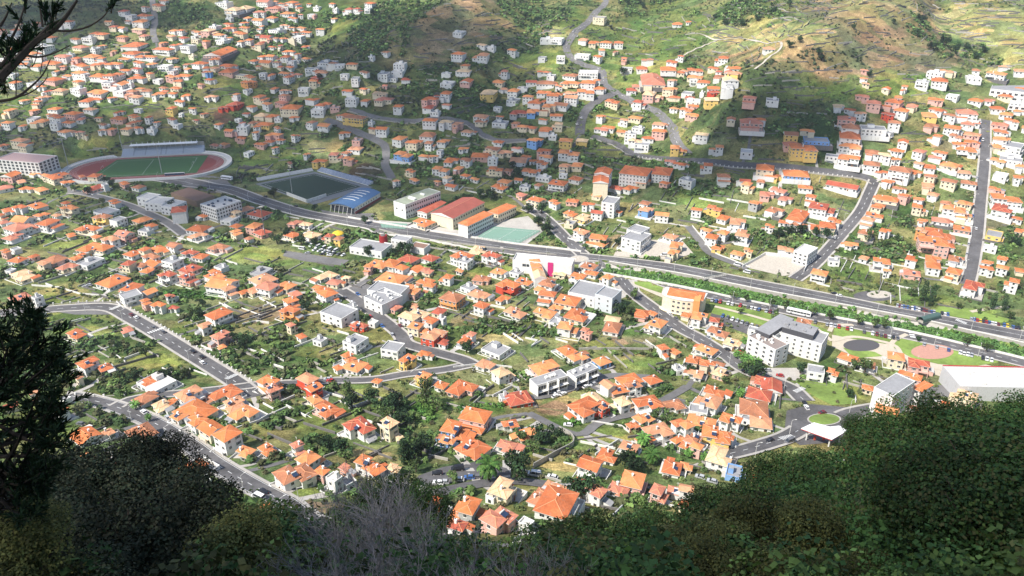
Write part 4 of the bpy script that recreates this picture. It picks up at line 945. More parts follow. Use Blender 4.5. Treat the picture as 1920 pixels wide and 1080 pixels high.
def build_houses():
    rest = MB(); walls_rest = MB()
    for i, h in enumerate(HS):
        rng = random.Random(1000+i)
        flat = h['rf'] if h['rf'] in 'wk' else None
        detail = 2 if h['w'] > 34 else (1 if i < N_IND else 0)
        z = float(max(H(h['x'], h['y']), 0.5*H(h['x'], h['y'])+0.5*H(h['x']+3, h['y']+3)))+0.15
        wall, rf, wins, ex, top = house_spec(h['W'], h['D'], h['st'], roof_of(h, rng), h['wl'], rng, flat, detail)
        OCC.append((h['x'], h['y'], max(h['W'], h['D'])*0.56+0.6))
        px, py, _ = proj(h['x'], h['y'], z+top)
        if i < N_IND:
            r = empty('house', (h['x'], h['y'], z), h['a'])
            st = {1: 'single-storey', 2: 'two-storey', 3: 'three-storey'}[h['st']]
            register(r, px, py, '%s %s %s' % (LOOKW[h['wl']], LOOKR[h['rf']], st), 'house', 'house', 'houses of the town', h['w'])
            wall.build('wall', r); ro = rf.build('roof', r)
            for m_, x, y, zz, rz in wins: link_mesh('window', m_, r, (x, y, zz), rz)
            for n_, q in ex.items():
                if n_ == 'solar': link_mesh('solar_heater', SOLAR, ro, q)
                else: q[0].build(n_, ro if n_ in ('chimney', 'roof_stairwell', 'aerial') else r)
            if detail > 1 and not flat: link_mesh('door', DOOR, r, (h['W']*0.22, -h['D']/2, 0.0) if rng.random() < .5 else (-h['W']/2, h['D']*0.1, 0.0), 0)
            # paved yard with a garden wall, standing on the slope
            if h['w'] > 22 and rng.random() < 0.75:
                a = h['W']/2+rng.uniform(1.2, 2.6); b = h['D']/2+rng.uniform(1.2, 2.6); c = h['W']/2+rng.uniform(1.2, 3.5); d = h['D']/2+rng.uniform(1, 2.5)
                q = MB(); q.box(-a, c, -b, d, -3.5, -0.05, WALL['w'] if rng.random() < .5 else M_CONC, top=M_PAVE if rng.random() < .7 else M_FLATW); q.build('yard_terrace', r)
                q = MB(); wm = WALL['w'] if rng.random() < 0.75 else M_STONE; t = 0.2
                q.box(-a, c, -b-0.003, -b+t, -3.4, 0.85, wm); q.box(-a-0.003, -a+t, -b+t, d-t, -3.4, 0.85, wm); q.box(c-t, c+0.003, -b+t, d-t, -3.4, 0.85, wm)
                if rng.random() < 0.5: q.box(-a, c, d-t, d+0.003, -3.4, 0.85, wm)
                q.build('garden_wall', r)
        else:
            M = Matrix.Translation((h['x'], h['y'], z)) @ Matrix.Rotation(h['a'], 4, 'Z')
            rest.add(wall, M); rest.add(rf, M)
            for n_, q in ex.items():
                if n_ != 'solar': rest.add(q[0], M)
            for m_, x, y, zz, rz in wins:
                q = MB(); q.box(-0.6, 0.6, -0.05, 0.1, 0, 1.4, M_GLASS)
                rest.add(q, M @ Matrix.Translation((x, y, zz)) @ Matrix.Rotation(rz, 4, 'Z'))
    o = rest.build('house_cluster'); tag(o, 'small distant orange-roofed white houses scattered over the upper slopes', 'houses', kind='stuff')
build_houses()
# ------------------------------------------------------------ large buildings, each placed by its roof corners
def corners(pts, h):
    """three roof corners in photo pixels -> origin, angle, W, D, base z"""
    gx, gy, _ = P(*pts[0], h); z0 = float(H(gx, gy))
    def on(p):
        r = ray(*p); zz = (HC-(z0+h))/-r[2]; return np.array([r[0]*zz, r[1]*zz])
    a, b, c = [on(p) for p in pts]
    if np.linalg.norm(c-b) > np.linalg.norm(b-a)*1.05:
        v = (c-b)/np.linalg.norm(c-b); D = float(np.linalg.norm(c-b)); u = np.array([v[1], -v[0]]); W = float(np.dot(b-a, u))
        if W < 0: u = -u; W = -W
        a = b-u*W
    else:
        u = b-a; W = np.linalg.norm(u); u /= W; v = np.array([-u[1], u[0]]); D = float(np.dot(c-b, v))
    if D < 0: v = -v; D = -D; 
    cross = u[0]*v[1]-u[1]*v[0]
    if cross < 0: a, u = a+u*W, -u       # keep right handed: local x along -u
    ang = math.atan2(u[1], u[0])
    OCCB.append((a, u, np.array([-u[1], u[0]]), W, D))
    return a, ang, W, D, z0
OCCB = []
def big(name, label, cat, pts, h, wl='w', roof='flat', floors=3, win=WIN_DARK, wstep=3.0, sides='flr', rm=None, low=-3, first=1.0, gap=None, pitch=0.3, par=0.8, ww=None, base=None):
    a, ang, W, D, z0 = corners(pts, h)
    r = empty(name, (a[0], a[1], z0), ang); tag(r, label, cat)
    wm = WALL[wl] if isinstance(wl, str) else wl
    mb = MB(); mb.box(0, W, 0, D, low, h, wm); mb.build('wall', r)
    rb = MB(); rm = rm or M_FLATG
    if roof == 'flat':
        rb.box(0.3, W-0.3, 0.3, D-0.3, h, h+0.12, rm, bottom=False)
        for q in ((0, W, -0.004, 0.3), (0, W, D-0.3, D+0.004), (-0.004, 0.3, 0.3, D-0.3), (W-0.3, W+0.004, 0.3, D-0.3)): rb.box(q[0], q[1], q[2], q[3], h, h+par, wm)
    elif roof == 'hip': hip(rb, 0, W, 0, D, h, rm, pitch)
    elif roof == 'gable':
        hip(rb, 0, W, 0, D, h, rm, pitch, gable=True)
        q = MB(); rh = (min(W, D)/2+0.5)*pitch*0.93
        if W >= D:
            for xx, s in ((0, -1), (W, 1)): q.poly([(xx, 0, h), (xx, D, h), (xx, D/2, h+rh)][::s], wm)
        else:
            for yy, s in ((0, 1), (D, -1)): q.poly([(0, yy, h), (W, yy, h), (W/2, yy, h+rh)][::s], wm)
        q.build('gable_wall', r)
    ro = rb.build('roof', r)
    fl = h/floors
    for lv in range(floors):
        for s in sides:
            L = W if s in 'fb' else D; st = (wstep[s] if isinstance(wstep, dict) else wstep); k = int(L/st)
            for i in range(k):
                t = L*(i+0.5)/k
                x, y, rz = {'f': (t, 0, 0), 'b': (t, D, PI), 'l': (0, t, -PI/2), 'r': (W, t, PI/2)}[s]
                link_mesh('window', win, r, (x, y, lv*fl+min(first, fl*0.35)), rz)
    return r, W, D, ro, h
def roof_boxes(ro, W, D, h, n, seed, m=None):
    rg = random.Random(seed)
    for i in range(n):
        q = MB(); x, y = rg.uniform(1.5, W-3.5), rg.uniform(1.5, max(1.6, D-3)); w = rg.uniform(0.8, 2.2)
        q.box(x, x+w, y, y+w*0.8, h+0.1, h+rg.uniform(0.8, 1.8), m or WALL['w']); q.build('rooftop_unit', ro)

# school: tall block, sports hall, classroom wings
def school():
    r, W, D, ro, h = big('school_block', 'tall white three-storey school block with pale green flat roof', 'school', [(721, 384), (760, 385), (826, 360)], 12.5, roof='flat', rm=mat('roof_pale_green', (0.30, 0.33, 0.25), rough=0.9, var=0.12, big=0.15), floors=3, sides='r', wstep=2.5, win=WIN_DARK, par=0.5)
    q = MB(); q.box(W*0.30, W*0.85, D*0.30, D*0.36, h+0.1, h+1.6, WALL['w']); q.box(W*.35, W*.7, D*0.62, D*0.66, h+.1, h+1.2, WALL['w']); q.build('roof_vent', ro)
    for x in (0.25, 0.72):
        link_mesh('window', WIN[2], r, (W*x, 0, 6.5), 0)
    r, W, D, ro, h = big('school_porch', 'low red-roofed porch wing joined to the tall school block', 'school wing', [(772, 402), (800, 400), (836, 380)], 5, roof='gable', rm=ROOF['r'], floors=1, sides='fr', wstep=3, pitch=0.15)
    r, W, D, ro, h = big('sports_hall', 'school sports hall with big dull red roof and cream gable', 'sports hall', [(801, 403), (849, 410), (908, 380)], 9.5, wl='c', roof='gable', rm=mat('roof_dull_red', (0.33, 0.095, 0.07), rough=0.7, var=0.1, big=0.1), floors=2, sides='r', wstep=3.2, pitch=0.2, first=4)
    r, W, D, ro, h = big('classroom_block', 'three-storey classroom block with orange roof beside the green court', 'school', [(861, 418), (877, 424), (925, 401)], 10.5, wl='w', roof='hip', rm=ROOF['o'], floors=3, sides='r', wstep=2.2, pitch=0.22)
    r, W, D, ro, h = big('classroom_block', 'two-storey classroom wing with orange roof behind the first block', 'school', [(915, 397), (934, 402), (968, 387)], 8, wl='c', roof='hip', rm=ROOF['o'], floors=2, sides='fr', wstep=2.6, pitch=0.22)
    sheet('sports_court', [(890, 448), (925, 425), (1014, 433), (975, 456)], 0.3, M_COURT)
    sheet('sports_court', [(712, 417), (764, 420), (760, 430), (716, 427)], 0.3, M_COURT)
    sheet('school_yard', [(700, 412), (780, 418), (860, 432), (900, 420), (990, 405), (1020, 432), (985, 460), (880, 448), (740, 433)], 0.06, M_PAVE)
    # court fences and lines
    g = mat('fence_wire', (0.20, 0.24, 0.22), rough=0.6)
    for pts, lb in (([(890, 449), (975, 458), (1016, 433)], 'tall green wire fence round the large school court'), ([(712, 428), (764, 431)], 'green wire fence along the small roadside court')):
        w = [P(*p) for p in pts]; f = empty('court_fence', (w[0][0], w[0][1], float(H(w[0][0], w[0][1])))); tag(f, lb, 'fence')
        o = np.array(w[0][:2]); z00 = float(H(*o))
        rb = MB()
        for p, q in zip(w[:-1], w[1:]):
            d = math.hypot(q[0]-p[0], q[1]-p[1]); n = int(d/3.5)
            for i in range(n+1):
                x = p[0]+(q[0]-p[0])*i/n; y = p[1]+(q[1]-p[1])*i/n; z = float(H(x, y))-z00
                m = MB(); m.box(-0.07, 0.07, -0.07, 0.07, 0, 4, g); m.build('post', f, (x-o[0], y-o[1], z))
            for zz in (0.3, 1.5, 2.7, 3.9): rb.tube((p[0]-o[0], p[1]-o[1], float(H(p[0], p[1]))-z00+zz), (q[0]-o[0], q[1]-o[1], float(H(q[0], q[1]))-z00+zz), 0.04, 0.04, g, 4)
        rb.build('rail', f)
    lb = MB()
    A, B, C_, D_ = [np.array(P(*p)[:2]) for p in ((893, 447), (926, 427), (1010, 434), (974, 454))]
    for t in (0.05, 0.5, 0.95):
        p = A+(D_-A)*t; q = B+(C_-B)*t; strip(lb, np.array([p, (p+q)/2, q]), -0.08, 0.08, 0.36, M_PAINT, lines=2)
    for t in (0.08, 0.92):
        p = A+(B-A)*t; q = D_+(C_-D_)*t; strip(lb, np.array([p, (p+q)/2, q]), -0.08, 0.08, 0.365, M_PAINT, lines=2)
    tag(lb.build('court_markings'), kind='structure')
school()

# blue-roofed sports hall with curved roof
def blue_hall():
    a, ang, W, D, z0 = corners([(610, 383), (662, 388), (714, 358)], 8.0)
    r = empty('sports_hall', (a[0], a[1], z0), ang); tag(r, 'sports hall with curved blue roof and white skylight strips', 'sports hall')
    blue = mat('blue_metal_roof', (0.060, 0.13, 0.26), rough=0.45, var=0.06, spec=0.5)
    mb = MB(); mb.box(0.8, W-0.8, 3, D, -2, 6.6, WALL['w']); mb.build('wall', r)
    q = MB(); q.box(W-0.82, W-0.6, 3, D, -2, 2.4, mat('maroon_wall', (0.25, 0.05, 0.05))); q.build('maroon_plinth', r)
    rb = MB(); n = 10
    zf = lambda x: 6.6+2.4*math.sin(PI*min(max(x/W, 0), 1))**0.8
    for i in range(n):
        x0, x1 = W*i/n, W*(i+1)/n
        rb.poly([(x0, 0, zf(x0)), (x1, 0, zf(x1)), (x1, D, zf(x1)), (x0, D, zf(x0))], blue)
        for y in (0, D):
            rb.poly([(x0, y, zf(x0)-0.5), (x1, y, zf(x1)-0.5), (x1, y, zf(x1)), (x0, y, zf(x0))] if y == 0 else [(x1, y, 5), (x0, y, 5), (x0, y, zf(x0)), (x1, y, zf(x1))], blue if y == 0 else WALL['w'])
    ro = rb.build('roof', r)
    for k in range(5):
        y = D*(0.28+0.13*k); s = MB()
        for i in range(3, 8):
            x0, x1 = W*(i-0.5)/n, W*(i+0.5)/n; s.poly([(x0, y, zf(x0)+0.06), (x1, y, zf(x1)+0.06), (x1, y+1.2, zf(x1)+0.06), (x0, y+1.2, zf(x0)+0.06)], M_FRAME)
        s.build('skylight', ro)
    for i in range(6):
        x = W*(i+0.3)/6; q = MB(); q.tube((x, -0.5, -1), (x+1.2, 0.6, 6.6), 0.22, 0.18, WALL['w'], 6); q.build('pillar', r)
    q = MB(); q.box(1, W-1, 2.85, 3.0, 0, 5.5, M_GLASS); q.build('glazed_front', r)
    for i in range(9): link_mesh('window', WIN[0], r, (W-0.8, 5+i*(D-8)/9, 3.2), PI/2)
blue_hall()

# football ground with dark turf
def rect_line(pts, off, m, name, w=0.12):
    lb = MB()
    for p, q in zip(pts, pts[1:]+pts[:1]): strip(lb, np.array([p, (np.array(p)+np.array(q))/2, q]), -w, w, off, m, lines=2)
    return lb
def stand(name, label, pa, pb, depth, rows, h0, m, seat, roof=False, side=1):
    a = np.array(P(*pa)[:2]); b = np.array(P(*pb)[:2]); d = np.linalg.norm(b-a); ang = math.atan2(b[1]-a[1], b[0]-a[0]); z = float(max(H(*a), H(*b)))
    r = empty(name, (a[0], a[1], z), ang); tag(r, label, 'grandstand')
    st = depth/rows
    for i in range(rows):
        q = MB(); q.box(0, d, side*i*st if side > 0 else -(i+1)*st, (i+1)*st if side > 0 else -i*st, -2, h0+i*0.45, m, top=seat); q.build('terrace_step', r)
    OCCB.append((a, (b-a)/d, np.array([-(b-a)[1], (b-a)[0]])/d*side, d, depth))
    if roof:
        hh = h0+rows*0.45+3.5; w = mat('white_canopy', (0.82, 0.82, 0.82), rough=0.5)
        q = MB(); q.poly([(d*0.1, 0.45*depth, hh+1), (d*0.9, 0.45*depth, hh+1), (d*0.9, depth, hh-0.2), (d*0.1, depth, hh-0.2)], w); q.box(d*0.1, d*0.9, 0.43*depth, 0.45*depth, hh+0.4, hh+1.1, w)
        q.poly([(d*0.9, 0.45*depth, hh+0.9), (d*0.1, 0.45*depth, hh+0.9), (d*0.1, depth, hh-0.3), (d*0.9, depth, hh-0.3)], w)
        ro = q.build('canopy', r)
        for i in range(13):
            x = d*(0.12+0.76*i/12); q = MB(); q.tube((x, depth, 0), (x, depth, hh+2.2), 0.18, 0.14, w, 6); q.tube((x, depth, hh+2.2), (x, 0.5*depth, hh+1), 0.07, 0.07, w, 5); q.build('mast', ro)
        for t in (0.0, 0.22, 0.47, 0.53, 0.75, 0.985):
            q = MB(); q.box(d*t, d*t+1.0, -0.1, depth-0.3, 0, h0+rows*0.45+0.2, mat('stand_aisle', (0.12, 0.17, 0.26))); q.build('aisle', r)
    return r
def football():
    sheet('football_apron', [(478, 345), (590, 322), (700, 351), (588, 384)], 0.12, mat('apron_grey', (0.20, 0.21, 0.22), rough=0.9, var=0.1))
    A, B, C_, D_ = (489, 346), (590, 326), (676, 350), (577, 378)
    sheet('football_pitch', [A, B, C_, D_], 0.22, M_TURFD)
    c = [np.array(P(*p)[:2]) for p in (A, B, C_, D_)]; ctr = sum(c)/4
    e = [tuple(ctr+(p-ctr)*0.92) for p in c]
    lb = rect_line(e, 0.29, M_PAINT, 'x'); m1 = (np.array(e[0])+np.array(e[3]))/2; m2 = (np.array(e[1])+np.array(e[2]))/2; 
    tag(lb.build('pitch_markings'), kind='structure')
    stand('grandstand', 'long white open terrace on the far left side of the dark pitch', (484, 340), (588, 321), 5, 4, 0.8, WALL['w'], M_FLATW)
    stand('grandstand', 'blue and white stepped terrace behind the far goal of the dark pitch', (594, 321), (690, 348), 7, 5, 0.8, WALL['w'], mat('blue_seats', (0.06, 0.13, 0.28), rough=0.5))
    for pa, pb, lb_ in (((538, 366), (575, 380), 'white wall with dark hedge at the near corner of the dark pitch'), ((576, 381), (612, 369), 'plain white wall between the dark pitch and blue hall')):
        a = np.array(P(*pa)[:2]); b = np.array(P(*pb)[:2]); mb = MB(); wall_strip(mb, np.array([a, (a+b)/2, b]), 0, 0.4, -0.5, 3.2, WALL['w']); tag(mb.build('perimeter_wall'), lb_, 'wall')
football()

# athletics stadium
def stadium():
    cx, cy = 277, 313; n = 64
    A = np.array(P(205, 326)[:2]); B = np.array(P(352, 303)[:2])
    ctr = np.array(P(278, 314)[:2]); u = np.array(P(372, 309)[:2])-np.array(P(182, 319)[:2]); u /= np.linalg.norm(u); v = np.array([-u[1], u[0]])
    z = float(H(*ctr))+0.6
    def oval(hl, r, n=24):
        o = []
        for s, a0 in ((1, -PI/2), (-1, PI/2)):
            for k in range(n+1):
                t = a0+PI*k/n; o.append(ctr+u*(s*hl+math.cos(t)*r)+v*math.sin(t)*r)
        return o
    hl, r = 36, 34
    sheet('stadium_apron', oval(hl, r+8), 0, M_CONC, world=True, flat=z)
    sheet('running_track', oval(hl, r+1.0), 0, M_TRACK, world=True, flat=z+0.05)
    pit = [ctr+u*a+v*b for a, b in ((-48, -28), (50, -28), (52, 30), (-36, 30))]
    sheet('football_pitch', pit, 0, M_TURF, world=True, flat=z+0.10)
    lb = MB()
    for rr in (r-5.5, r-4.3, r-3, r-1.8, r-0.6):
        o = oval(hl, rr); 
        for p, q in zip(o, o[1:]+o[:1]):
            d = q-p; l = np.linalg.norm(d)
            if l < 0.01: continue
            nrm = np.array([-d[1], d[0]])/l*0.06
            lb.poly([(*(p-nrm), z+0.08), (*(q-nrm), z+0.08), (*(q+nrm), z+0.08), (*(p+nrm), z+0.08)], M_PAINT)
    tag(lb.build('track_lines'), kind='structure')
    lb = MB()
    pp = [ctr+u*a+v*b for a, b in ((-42, -24), (42, -24), (42, 24), (-34, 24))]
    for p, q in list(zip(pp, pp[1:]+pp[:1]))+[(ctr-v*24, ctr+v*24)]:
        d = q-p; l = np.linalg.norm(d); nrm = np.array([-d[1], d[0]])/l*0.09
        lb.poly([(*(p-nrm), z+0.13), (*(q-nrm), z+0.13), (*(q+nrm), z+0.13), (*(p+nrm), z+0.13)], M_PAINT)
    tag(lb.build('pitch_markings'), kind='structure')
    # white ring wall and walkway
    o = np.array(oval(hl, r+9)+[oval(hl, r+9)[0]]); root = empty('stadium_ring', (ctr[0], ctr[1], z)); tag(root, 'pale oval rampart wall ringing the athletics track', 'wall')
    seg = [i for i in range(len(o)-1) if np.linalg.norm(o[i+1]-o[i]) > 0.1]
    mb = MB(); wb = MB()
    for i in seg:
        p, q = o[i]-ctr, o[i+1]-ctr; k = 1-5.0/np.linalg.norm(p); k2 = 1-5.0/np.linalg.norm(q)
        mid = (p+q)/2
        if np.dot(mid, v) > 26 and abs(np.dot(mid, u)) < 40: continue
        for a, b, z0, z1 in ((p, q, -4, 1.7), ):
            mb.poly([(a[0], a[1], z0), (b[0], b[1], z0), (b[0], b[1], z1), (a[0], a[1], z1)], WALL['w'])
        mb.poly([(p[0]*k, p[1]*k, 1.0), (q[0]*k2, q[1]*k2, 1.0), (q[0]*k2, q[1]*k2, -1), (p[0]*k, p[1]*k, -1)][::-1], WALL['w'])
        mb.poly([(p[0]*k, p[1]*k, 1.0), (p[0], p[1], 1.0), (q[0], q[1], 1.0), (q[0]*k2, q[1]*k2, 1.0)], M_FLATW)
    mb.build('rampart', root)
    for s in range(2):
        pass
    OCCB.append((ctr-u*80-v*46, u, v, 160, 92))
    # main stand at the far side
    a = ctr-u*34+v*(r+4); ang = math.atan2(u[1], u[0]); d = 80
    st = stand('grandstand', 'covered main grandstand with grey-blue seats behind the running track', (0, 0), (1, 1), 16, 11, 1.0, WALL['w'], mat('grey_seats', (0.27, 0.33, 0.42), rough=0.6), roof=False) if False else None
    rt = empty('grandstand', (a[0], a[1], z), ang); tag(rt, 'covered main grandstand with grey-blue seats behind the running track', 'grandstand')
    rows = 11; dep = 11; seat = mat('grey_seats', (0.30, 0.37, 0.47), rough=0.6, var=0.1)
    for i in range(rows):
        q = MB(); q.box(0, d, i*dep/rows, (i+1)*dep/rows, -1, 1.2+i*0.45, mat('seat_riser', (0.50, 0.53, 0.58)), top=seat); q.build('seat_row', rt)
    for t in (0.14, 0.28, 0.47, 0.53, 0.74):
        q = MB()
        for i in range(rows): q.box(d*t, d*t+0.9, i*dep/rows+0.01, (i+1)*dep/rows, -0.9, 1.3+i*0.45, mat('stand_aisle', (0.10, 0.14, 0.22)))
        q.build('aisle', rt)
    wht = mat('white_canopy', (0.82, 0.82, 0.82), rough=0.5); hh = 9.5
    q = MB(); q.prism([(8, 5), (d-6, 5), (d-6, dep+1), (8, dep+1)], hh, hh+0.35, wht, bottom=True); ro = q.build('canopy', rt)
    for i in range(13):
        x = 9+(d-16)*i/12; q = MB(); q.tube((x, dep, -1), (x, dep, hh+2.6), 0.16, 0.14, wht, 6); q.tube((x, dep, hh+2.4), (x, 8, hh+0.4), 0.06, 0.06, wht, 5); q.build('mast', ro)
    q = MB(); q.box(0, d, dep, dep+0.4, -2, 9.6, M_CONC); q.build('rear_wall', rt)
    # team shelters, goals
    for tt, sd, lb_ in ((0.62, -1, 'low glass team shelter near the front touchline of the stadium'), ):
        c = ctr+u*22-v*(r-2); s = empty('team_shelter', (c[0], c[1], z+0.1), ang); tag(s, lb_, 'shelter')
        q = MB(); q.box(0, 18, 0, 1.6, 2.0, 2.15, M_FRAME); q.box(0, 18, -0.05, 0.0, 0, 2.0, M_SOLAR); q.build('shell', s)
        for i in range(7): q = MB(); q.box(i*3-0.06, i*3+0.06, 0, 1.5, 0, 2.0, M_FRAME); q.build('post', s)
    for s_, lb_ in ((-1, 'white goal at the sea-facing left end of the stadium pitch'), (1, 'white goal at the far end nearest the parked bus')):
        c = ctr+u*(s_*42); g = empty('football_goal', (c[0], c[1], z+0.1), ang+PI/2); tag(g, lb_.replace('sea-facing left end', 'end nearest the white apartment block'), 'goal')
        q = MB(); q.tube((-3.66, 0, 0), (-3.66, 0, 2.44), 0.09, 0.09, M_FRAME); q.tube((3.66, 0, 0), (3.66, 0, 2.44), 0.09, 0.09, M_FRAME); q.tube((-3.66, 0, 2.44), (3.66, 0, 2.44), 0.09, 0.09, M_FRAME); q.build('frame', g)
    # floodlight masts
    steel = mat('galvanised_steel', (0.48, 0.50, 0.50), rough=0.5, metal=0.4)
    for (px, py), hgt, lb_ in (((128, 310), 30, 'tall floodlight mast at the outer end of the athletics stadium'), ((232, 290), 32, 'tall floodlight mast beside the left end of the grandstand'),
                               ((304, 326), 30, 'tall floodlight mast on the near touchline of the stadium'), ((548, 362), 22, 'thin floodlight mast on the near side of the dark pitch'),
                               ((498, 446), 26, 'dark telecom mast among the houses below the main road')):
        x, y, _ = P(px, py); zz = float(H(x, y)); g = empty('floodlight_mast' if hgt != 26 else 'telecom_mast', (x, y, zz)); tag(g, lb_, 'mast')
        mm = steel if hgt != 26 else M_STONE
        q = MB(); q.tube((0, 0, -1), (0, 0, hgt), 0.42, 0.2, mm, 8); q.build('pole', g)
        q = MB(); 
        for k in range(4): q.box(-1.4+k*0.75, -0.9+k*0.75, -0.25, 0.05, hgt-0.2, hgt+0.5, M_FRAME)
        q.box(-1.6, 1.6, 0.05, 0.2, hgt-0.1, hgt+0.1, steel); q.build('lamp_bank', g)
stadium()

# other landmark buildings
big('apartment_block', 'long white four-storey apartment block with balconies beside the athletics stadium', 'apartment block', [(-12, 300), (72, 307), (70, 290)], 12, floors=4, rm=mat('roof_dusty_pink', (0.50, 0.34, 0.32), rough=0.9), win=WIN_WIDE, wstep=4.2, sides='flr')
r, W, D, ro, h = big('apartment_block', 'white four-storey apartment block with arched dark balconies below the forecourt', 'apartment block', [(381, 382), (405, 394), (452, 378)], 11.5, floors=4, win=WIN_DARK, wstep=2.6, sides='fr', rm=M_FLATW); roof_boxes(ro, W, D, h, 9, 3, M_SOLAR)
big('apartment_block', 'plain white three-storey block with small maroon roof below the white terraces', 'apartment block', [(322, 395), (348, 397), (350, 386)], 10, floors=3, roof='hip', rm=ROOF['r'], sides='r', wstep=3, win=WIN[0])
for k, (pts, lb) in enumerate((([(256, 371), (282, 375), (303, 366)], 'white flat terrace block nearest the street with stepped balconies'), ([(270, 381), (305, 384), (330, 372)], 'middle white flat terrace block with recessed balconies'), ([(293, 390), (322, 391), (350, 379)], 'lowest white flat terrace block beside the leafy tree'))):
    r, W, D, ro, h = big('terrace_block', lb, 'apartment block', pts, 7, floors=2, win=WIN[2], wstep=4, rm=M_FLATW)
big('warehouse', 'low brown flat warehouse behind the white terrace blocks', 'warehouse', [(320, 362), (368, 378), (392, 364)], 5, wl=mat('brown_render', (0.33, 0.22, 0.15)), rm=mat('brown_roof', (0.25, 0.15, 0.11)), floors=1, sides='', par=0.3)
# complex with the red drum
r, W, D, ro, h = big('market_hall', 'white flat market building with arched windows beside the red drum', 'market hall', [(733, 449), (762, 454), (768, 445)], 7, floors=2, sides='fr', wstep=3, win=WIN[0], rm=M_FLATG)
big('market_wing', 'long low white flat building at the foot of the red drum', 'market hall', [(655, 464), (715, 474), (735, 458)], 5, floors=1, sides='f', wstep=4, win=WIN[2], rm=M_FLATG)
big('market_wing', 'low blue and white shed beyond the arched-window building', 'shed', [(768, 463), (795, 468), (800, 458)], 4.5, floors=1, sides='', rm=mat('brown_roof', (0.25, 0.15, 0.11)))
x, y, _ = P(720, 465); t = empty('drum_tower', (x, y, float(H(x, y)))); tag(t, 'dark red round stair drum on the white market complex', 'tower')
q = MB(); q.tube((0, 0, -1), (0, 0, 10.5), 3.8, 3.0, mat('dark_red_render', (0.30, 0.022, 0.022))); q = MB(); q.tube((0, 0, -1), (0, 0, 10.5), 3.8, 3.0, _mats['dark_red_render'], 20); q.build('wall', t)
q = MB(); q.tube((0, 0, 10.5), (0, 0, 11.2), 2.0, 1.6, M_STONE, 12); q.build('cap', t)
x, y, _ = P(635, 448); t = empty('domed_pavilion', (x, y, float(H(x, y)))); tag(t, 'small white pavilion under a bright yellow dome roof', 'pavilion')
q = MB(); q.tube((0, 0, -1), (0, 0, 4.5), 4.2, 4.2, WALL['w'], 8); q.build('wall', t)
q = MB(); ym = mat('yellow_dome', (0.75, 0.50, 0.04), rough=0.5)
for i in range(5): q.tube((0, 0, 4.5+i*0.5), (0, 0, 5.0+i*0.5), 4.6*math.cos(i*0.28), 4.6*math.cos((i+1)*0.28), ym, 12)
q.build('dome', t)
# white shops with the magenta panel
r, W, D, ro, h = big('shopping_building', 'long white flat building with a magenta wall strip by the roundabout', 'commercial building', [(961, 489), (1072, 500), (1072, 486)], 9, floors=2, sides='', wstep=6, rm=M_FLATW, par=1.0)
q = MB(); q.box(W*0.60, W*0.69, -0.35, -0.003, -2, h+1.6, mat('magenta_panel', (0.62, 0.04, 0.20))); q.build('magenta_panel', r)
for i in range(4): link_mesh('window', WIN_WIDE, r, (W*(0.2+0.07*i), 0, h-3.6), 0)
r, W, D, ro, h = big('church', 'long white church with three stepped orange roofs', 'church', [(997, 508), (1025, 522), (1012, 488)], 7.5, floors=1, sides='', roof='flat', rm=M_FLATW, par=0.2)
for k in range(3):
    q = MB(); hip(q, W*0.05, W*0.95, D*(0.38+0.2*k), D*(0.57+0.2*k), h+0.6*k, ROOF['o2'], 0.5, ov=0.2); q.build('stepped_roof', ro)
q = MB(); hip(q, 0, W, 0, D*0.36, h, ROOF['c'], 0.5, gable=True, ov=0.1); q.poly([(0.1, -0.05, h), (W-0.1, -0.05, h), (W/2, -0.05, h+W*0.22)], WALL['w']); q.build('white_gable', ro)
# white/grey complex east of centre
big('office_block', 'pale grey three-storey block with small punched windows above the street trees', 'office block', [(1116, 553), (1148, 562), (1166, 546)], 10.5, wl=mat('pale_blue_grey', (0.62, 0.66, 0.68)), floors=3, sides='f', wstep=5, win=WIN[0], rm=M_FLATG, par=1.0)
big('office_wing', 'white flat two-storey wing attached behind the pale grey block', 'office block', [(1066, 548), (1115, 560), (1135, 536)], 7, floors=2, sides='f', wstep=4, win=WIN[0], rm=M_FLATG, par=1.0)
big('commercial_hall', 'large white commercial hall with grey roof full of vents beside the street', 'hall', [(688, 545), (748, 556), (757, 536)], 8, floors=2, sides='', rm=M_FLATG)
r, W, D, ro, h = big('commercial_hall', 'white stepped hall with sloping glass canopy on the street corner', 'hall', [(682, 558), (716, 574), (755, 556)], 7.5, wl='w', floors=2, sides='f', wstep=5, win=WIN[2], rm=M_FLATG); roof_boxes(ro, W, D, h, 10, 5)
big('apartment_block', 'white stepped apartment block with dark roof terrace above the sloping street', 'apartment block', [(600, 586), (640, 600), (668, 580)], 6.5, floors=2, sides='fr', wstep=5, win=WIN[2], rm=M_FLATG)
# orange block with stepped roofs and its white neighbours
for k, (pts, hh) in enumerate((([(1112, 344), (1140, 344), (1141, 331)], 16), ([(1113, 328), (1142, 328), (1148, 318)], 17), )):
    r, W, D, ro, h = big('apartment_block', ('tall cream apartment block with orange stepped roof, front section', 'tall white apartment block with orange stepped roof, rear section')[k], 'apartment block', pts, hh, wl='c' if k == 0 else 'w', roof='gable', rm=ROOF['o3'], floors=5, sides='r', wstep=4, win=WIN[2], pitch=0.3)
big('apartment_block', 'long white four-storey block with orange roof above the small houses', 'apartment block', [(1161, 325), (1212, 331), (1222, 316)], 12, roof='hip', rm=ROOF['o3'], floors=4, sides='fr', wstep=3, win=WIN[0], pitch=0.2)
big('apartment_block', 'shorter white block with blue base and orange roof joined to the long block', 'apartment block', [(1222, 327), (1255, 330), (1262, 316)], 8, roof='hip', rm=ROOF['o3'], floors=3, sides='fr', wstep=3, win=WIN[0], pitch=0.2)
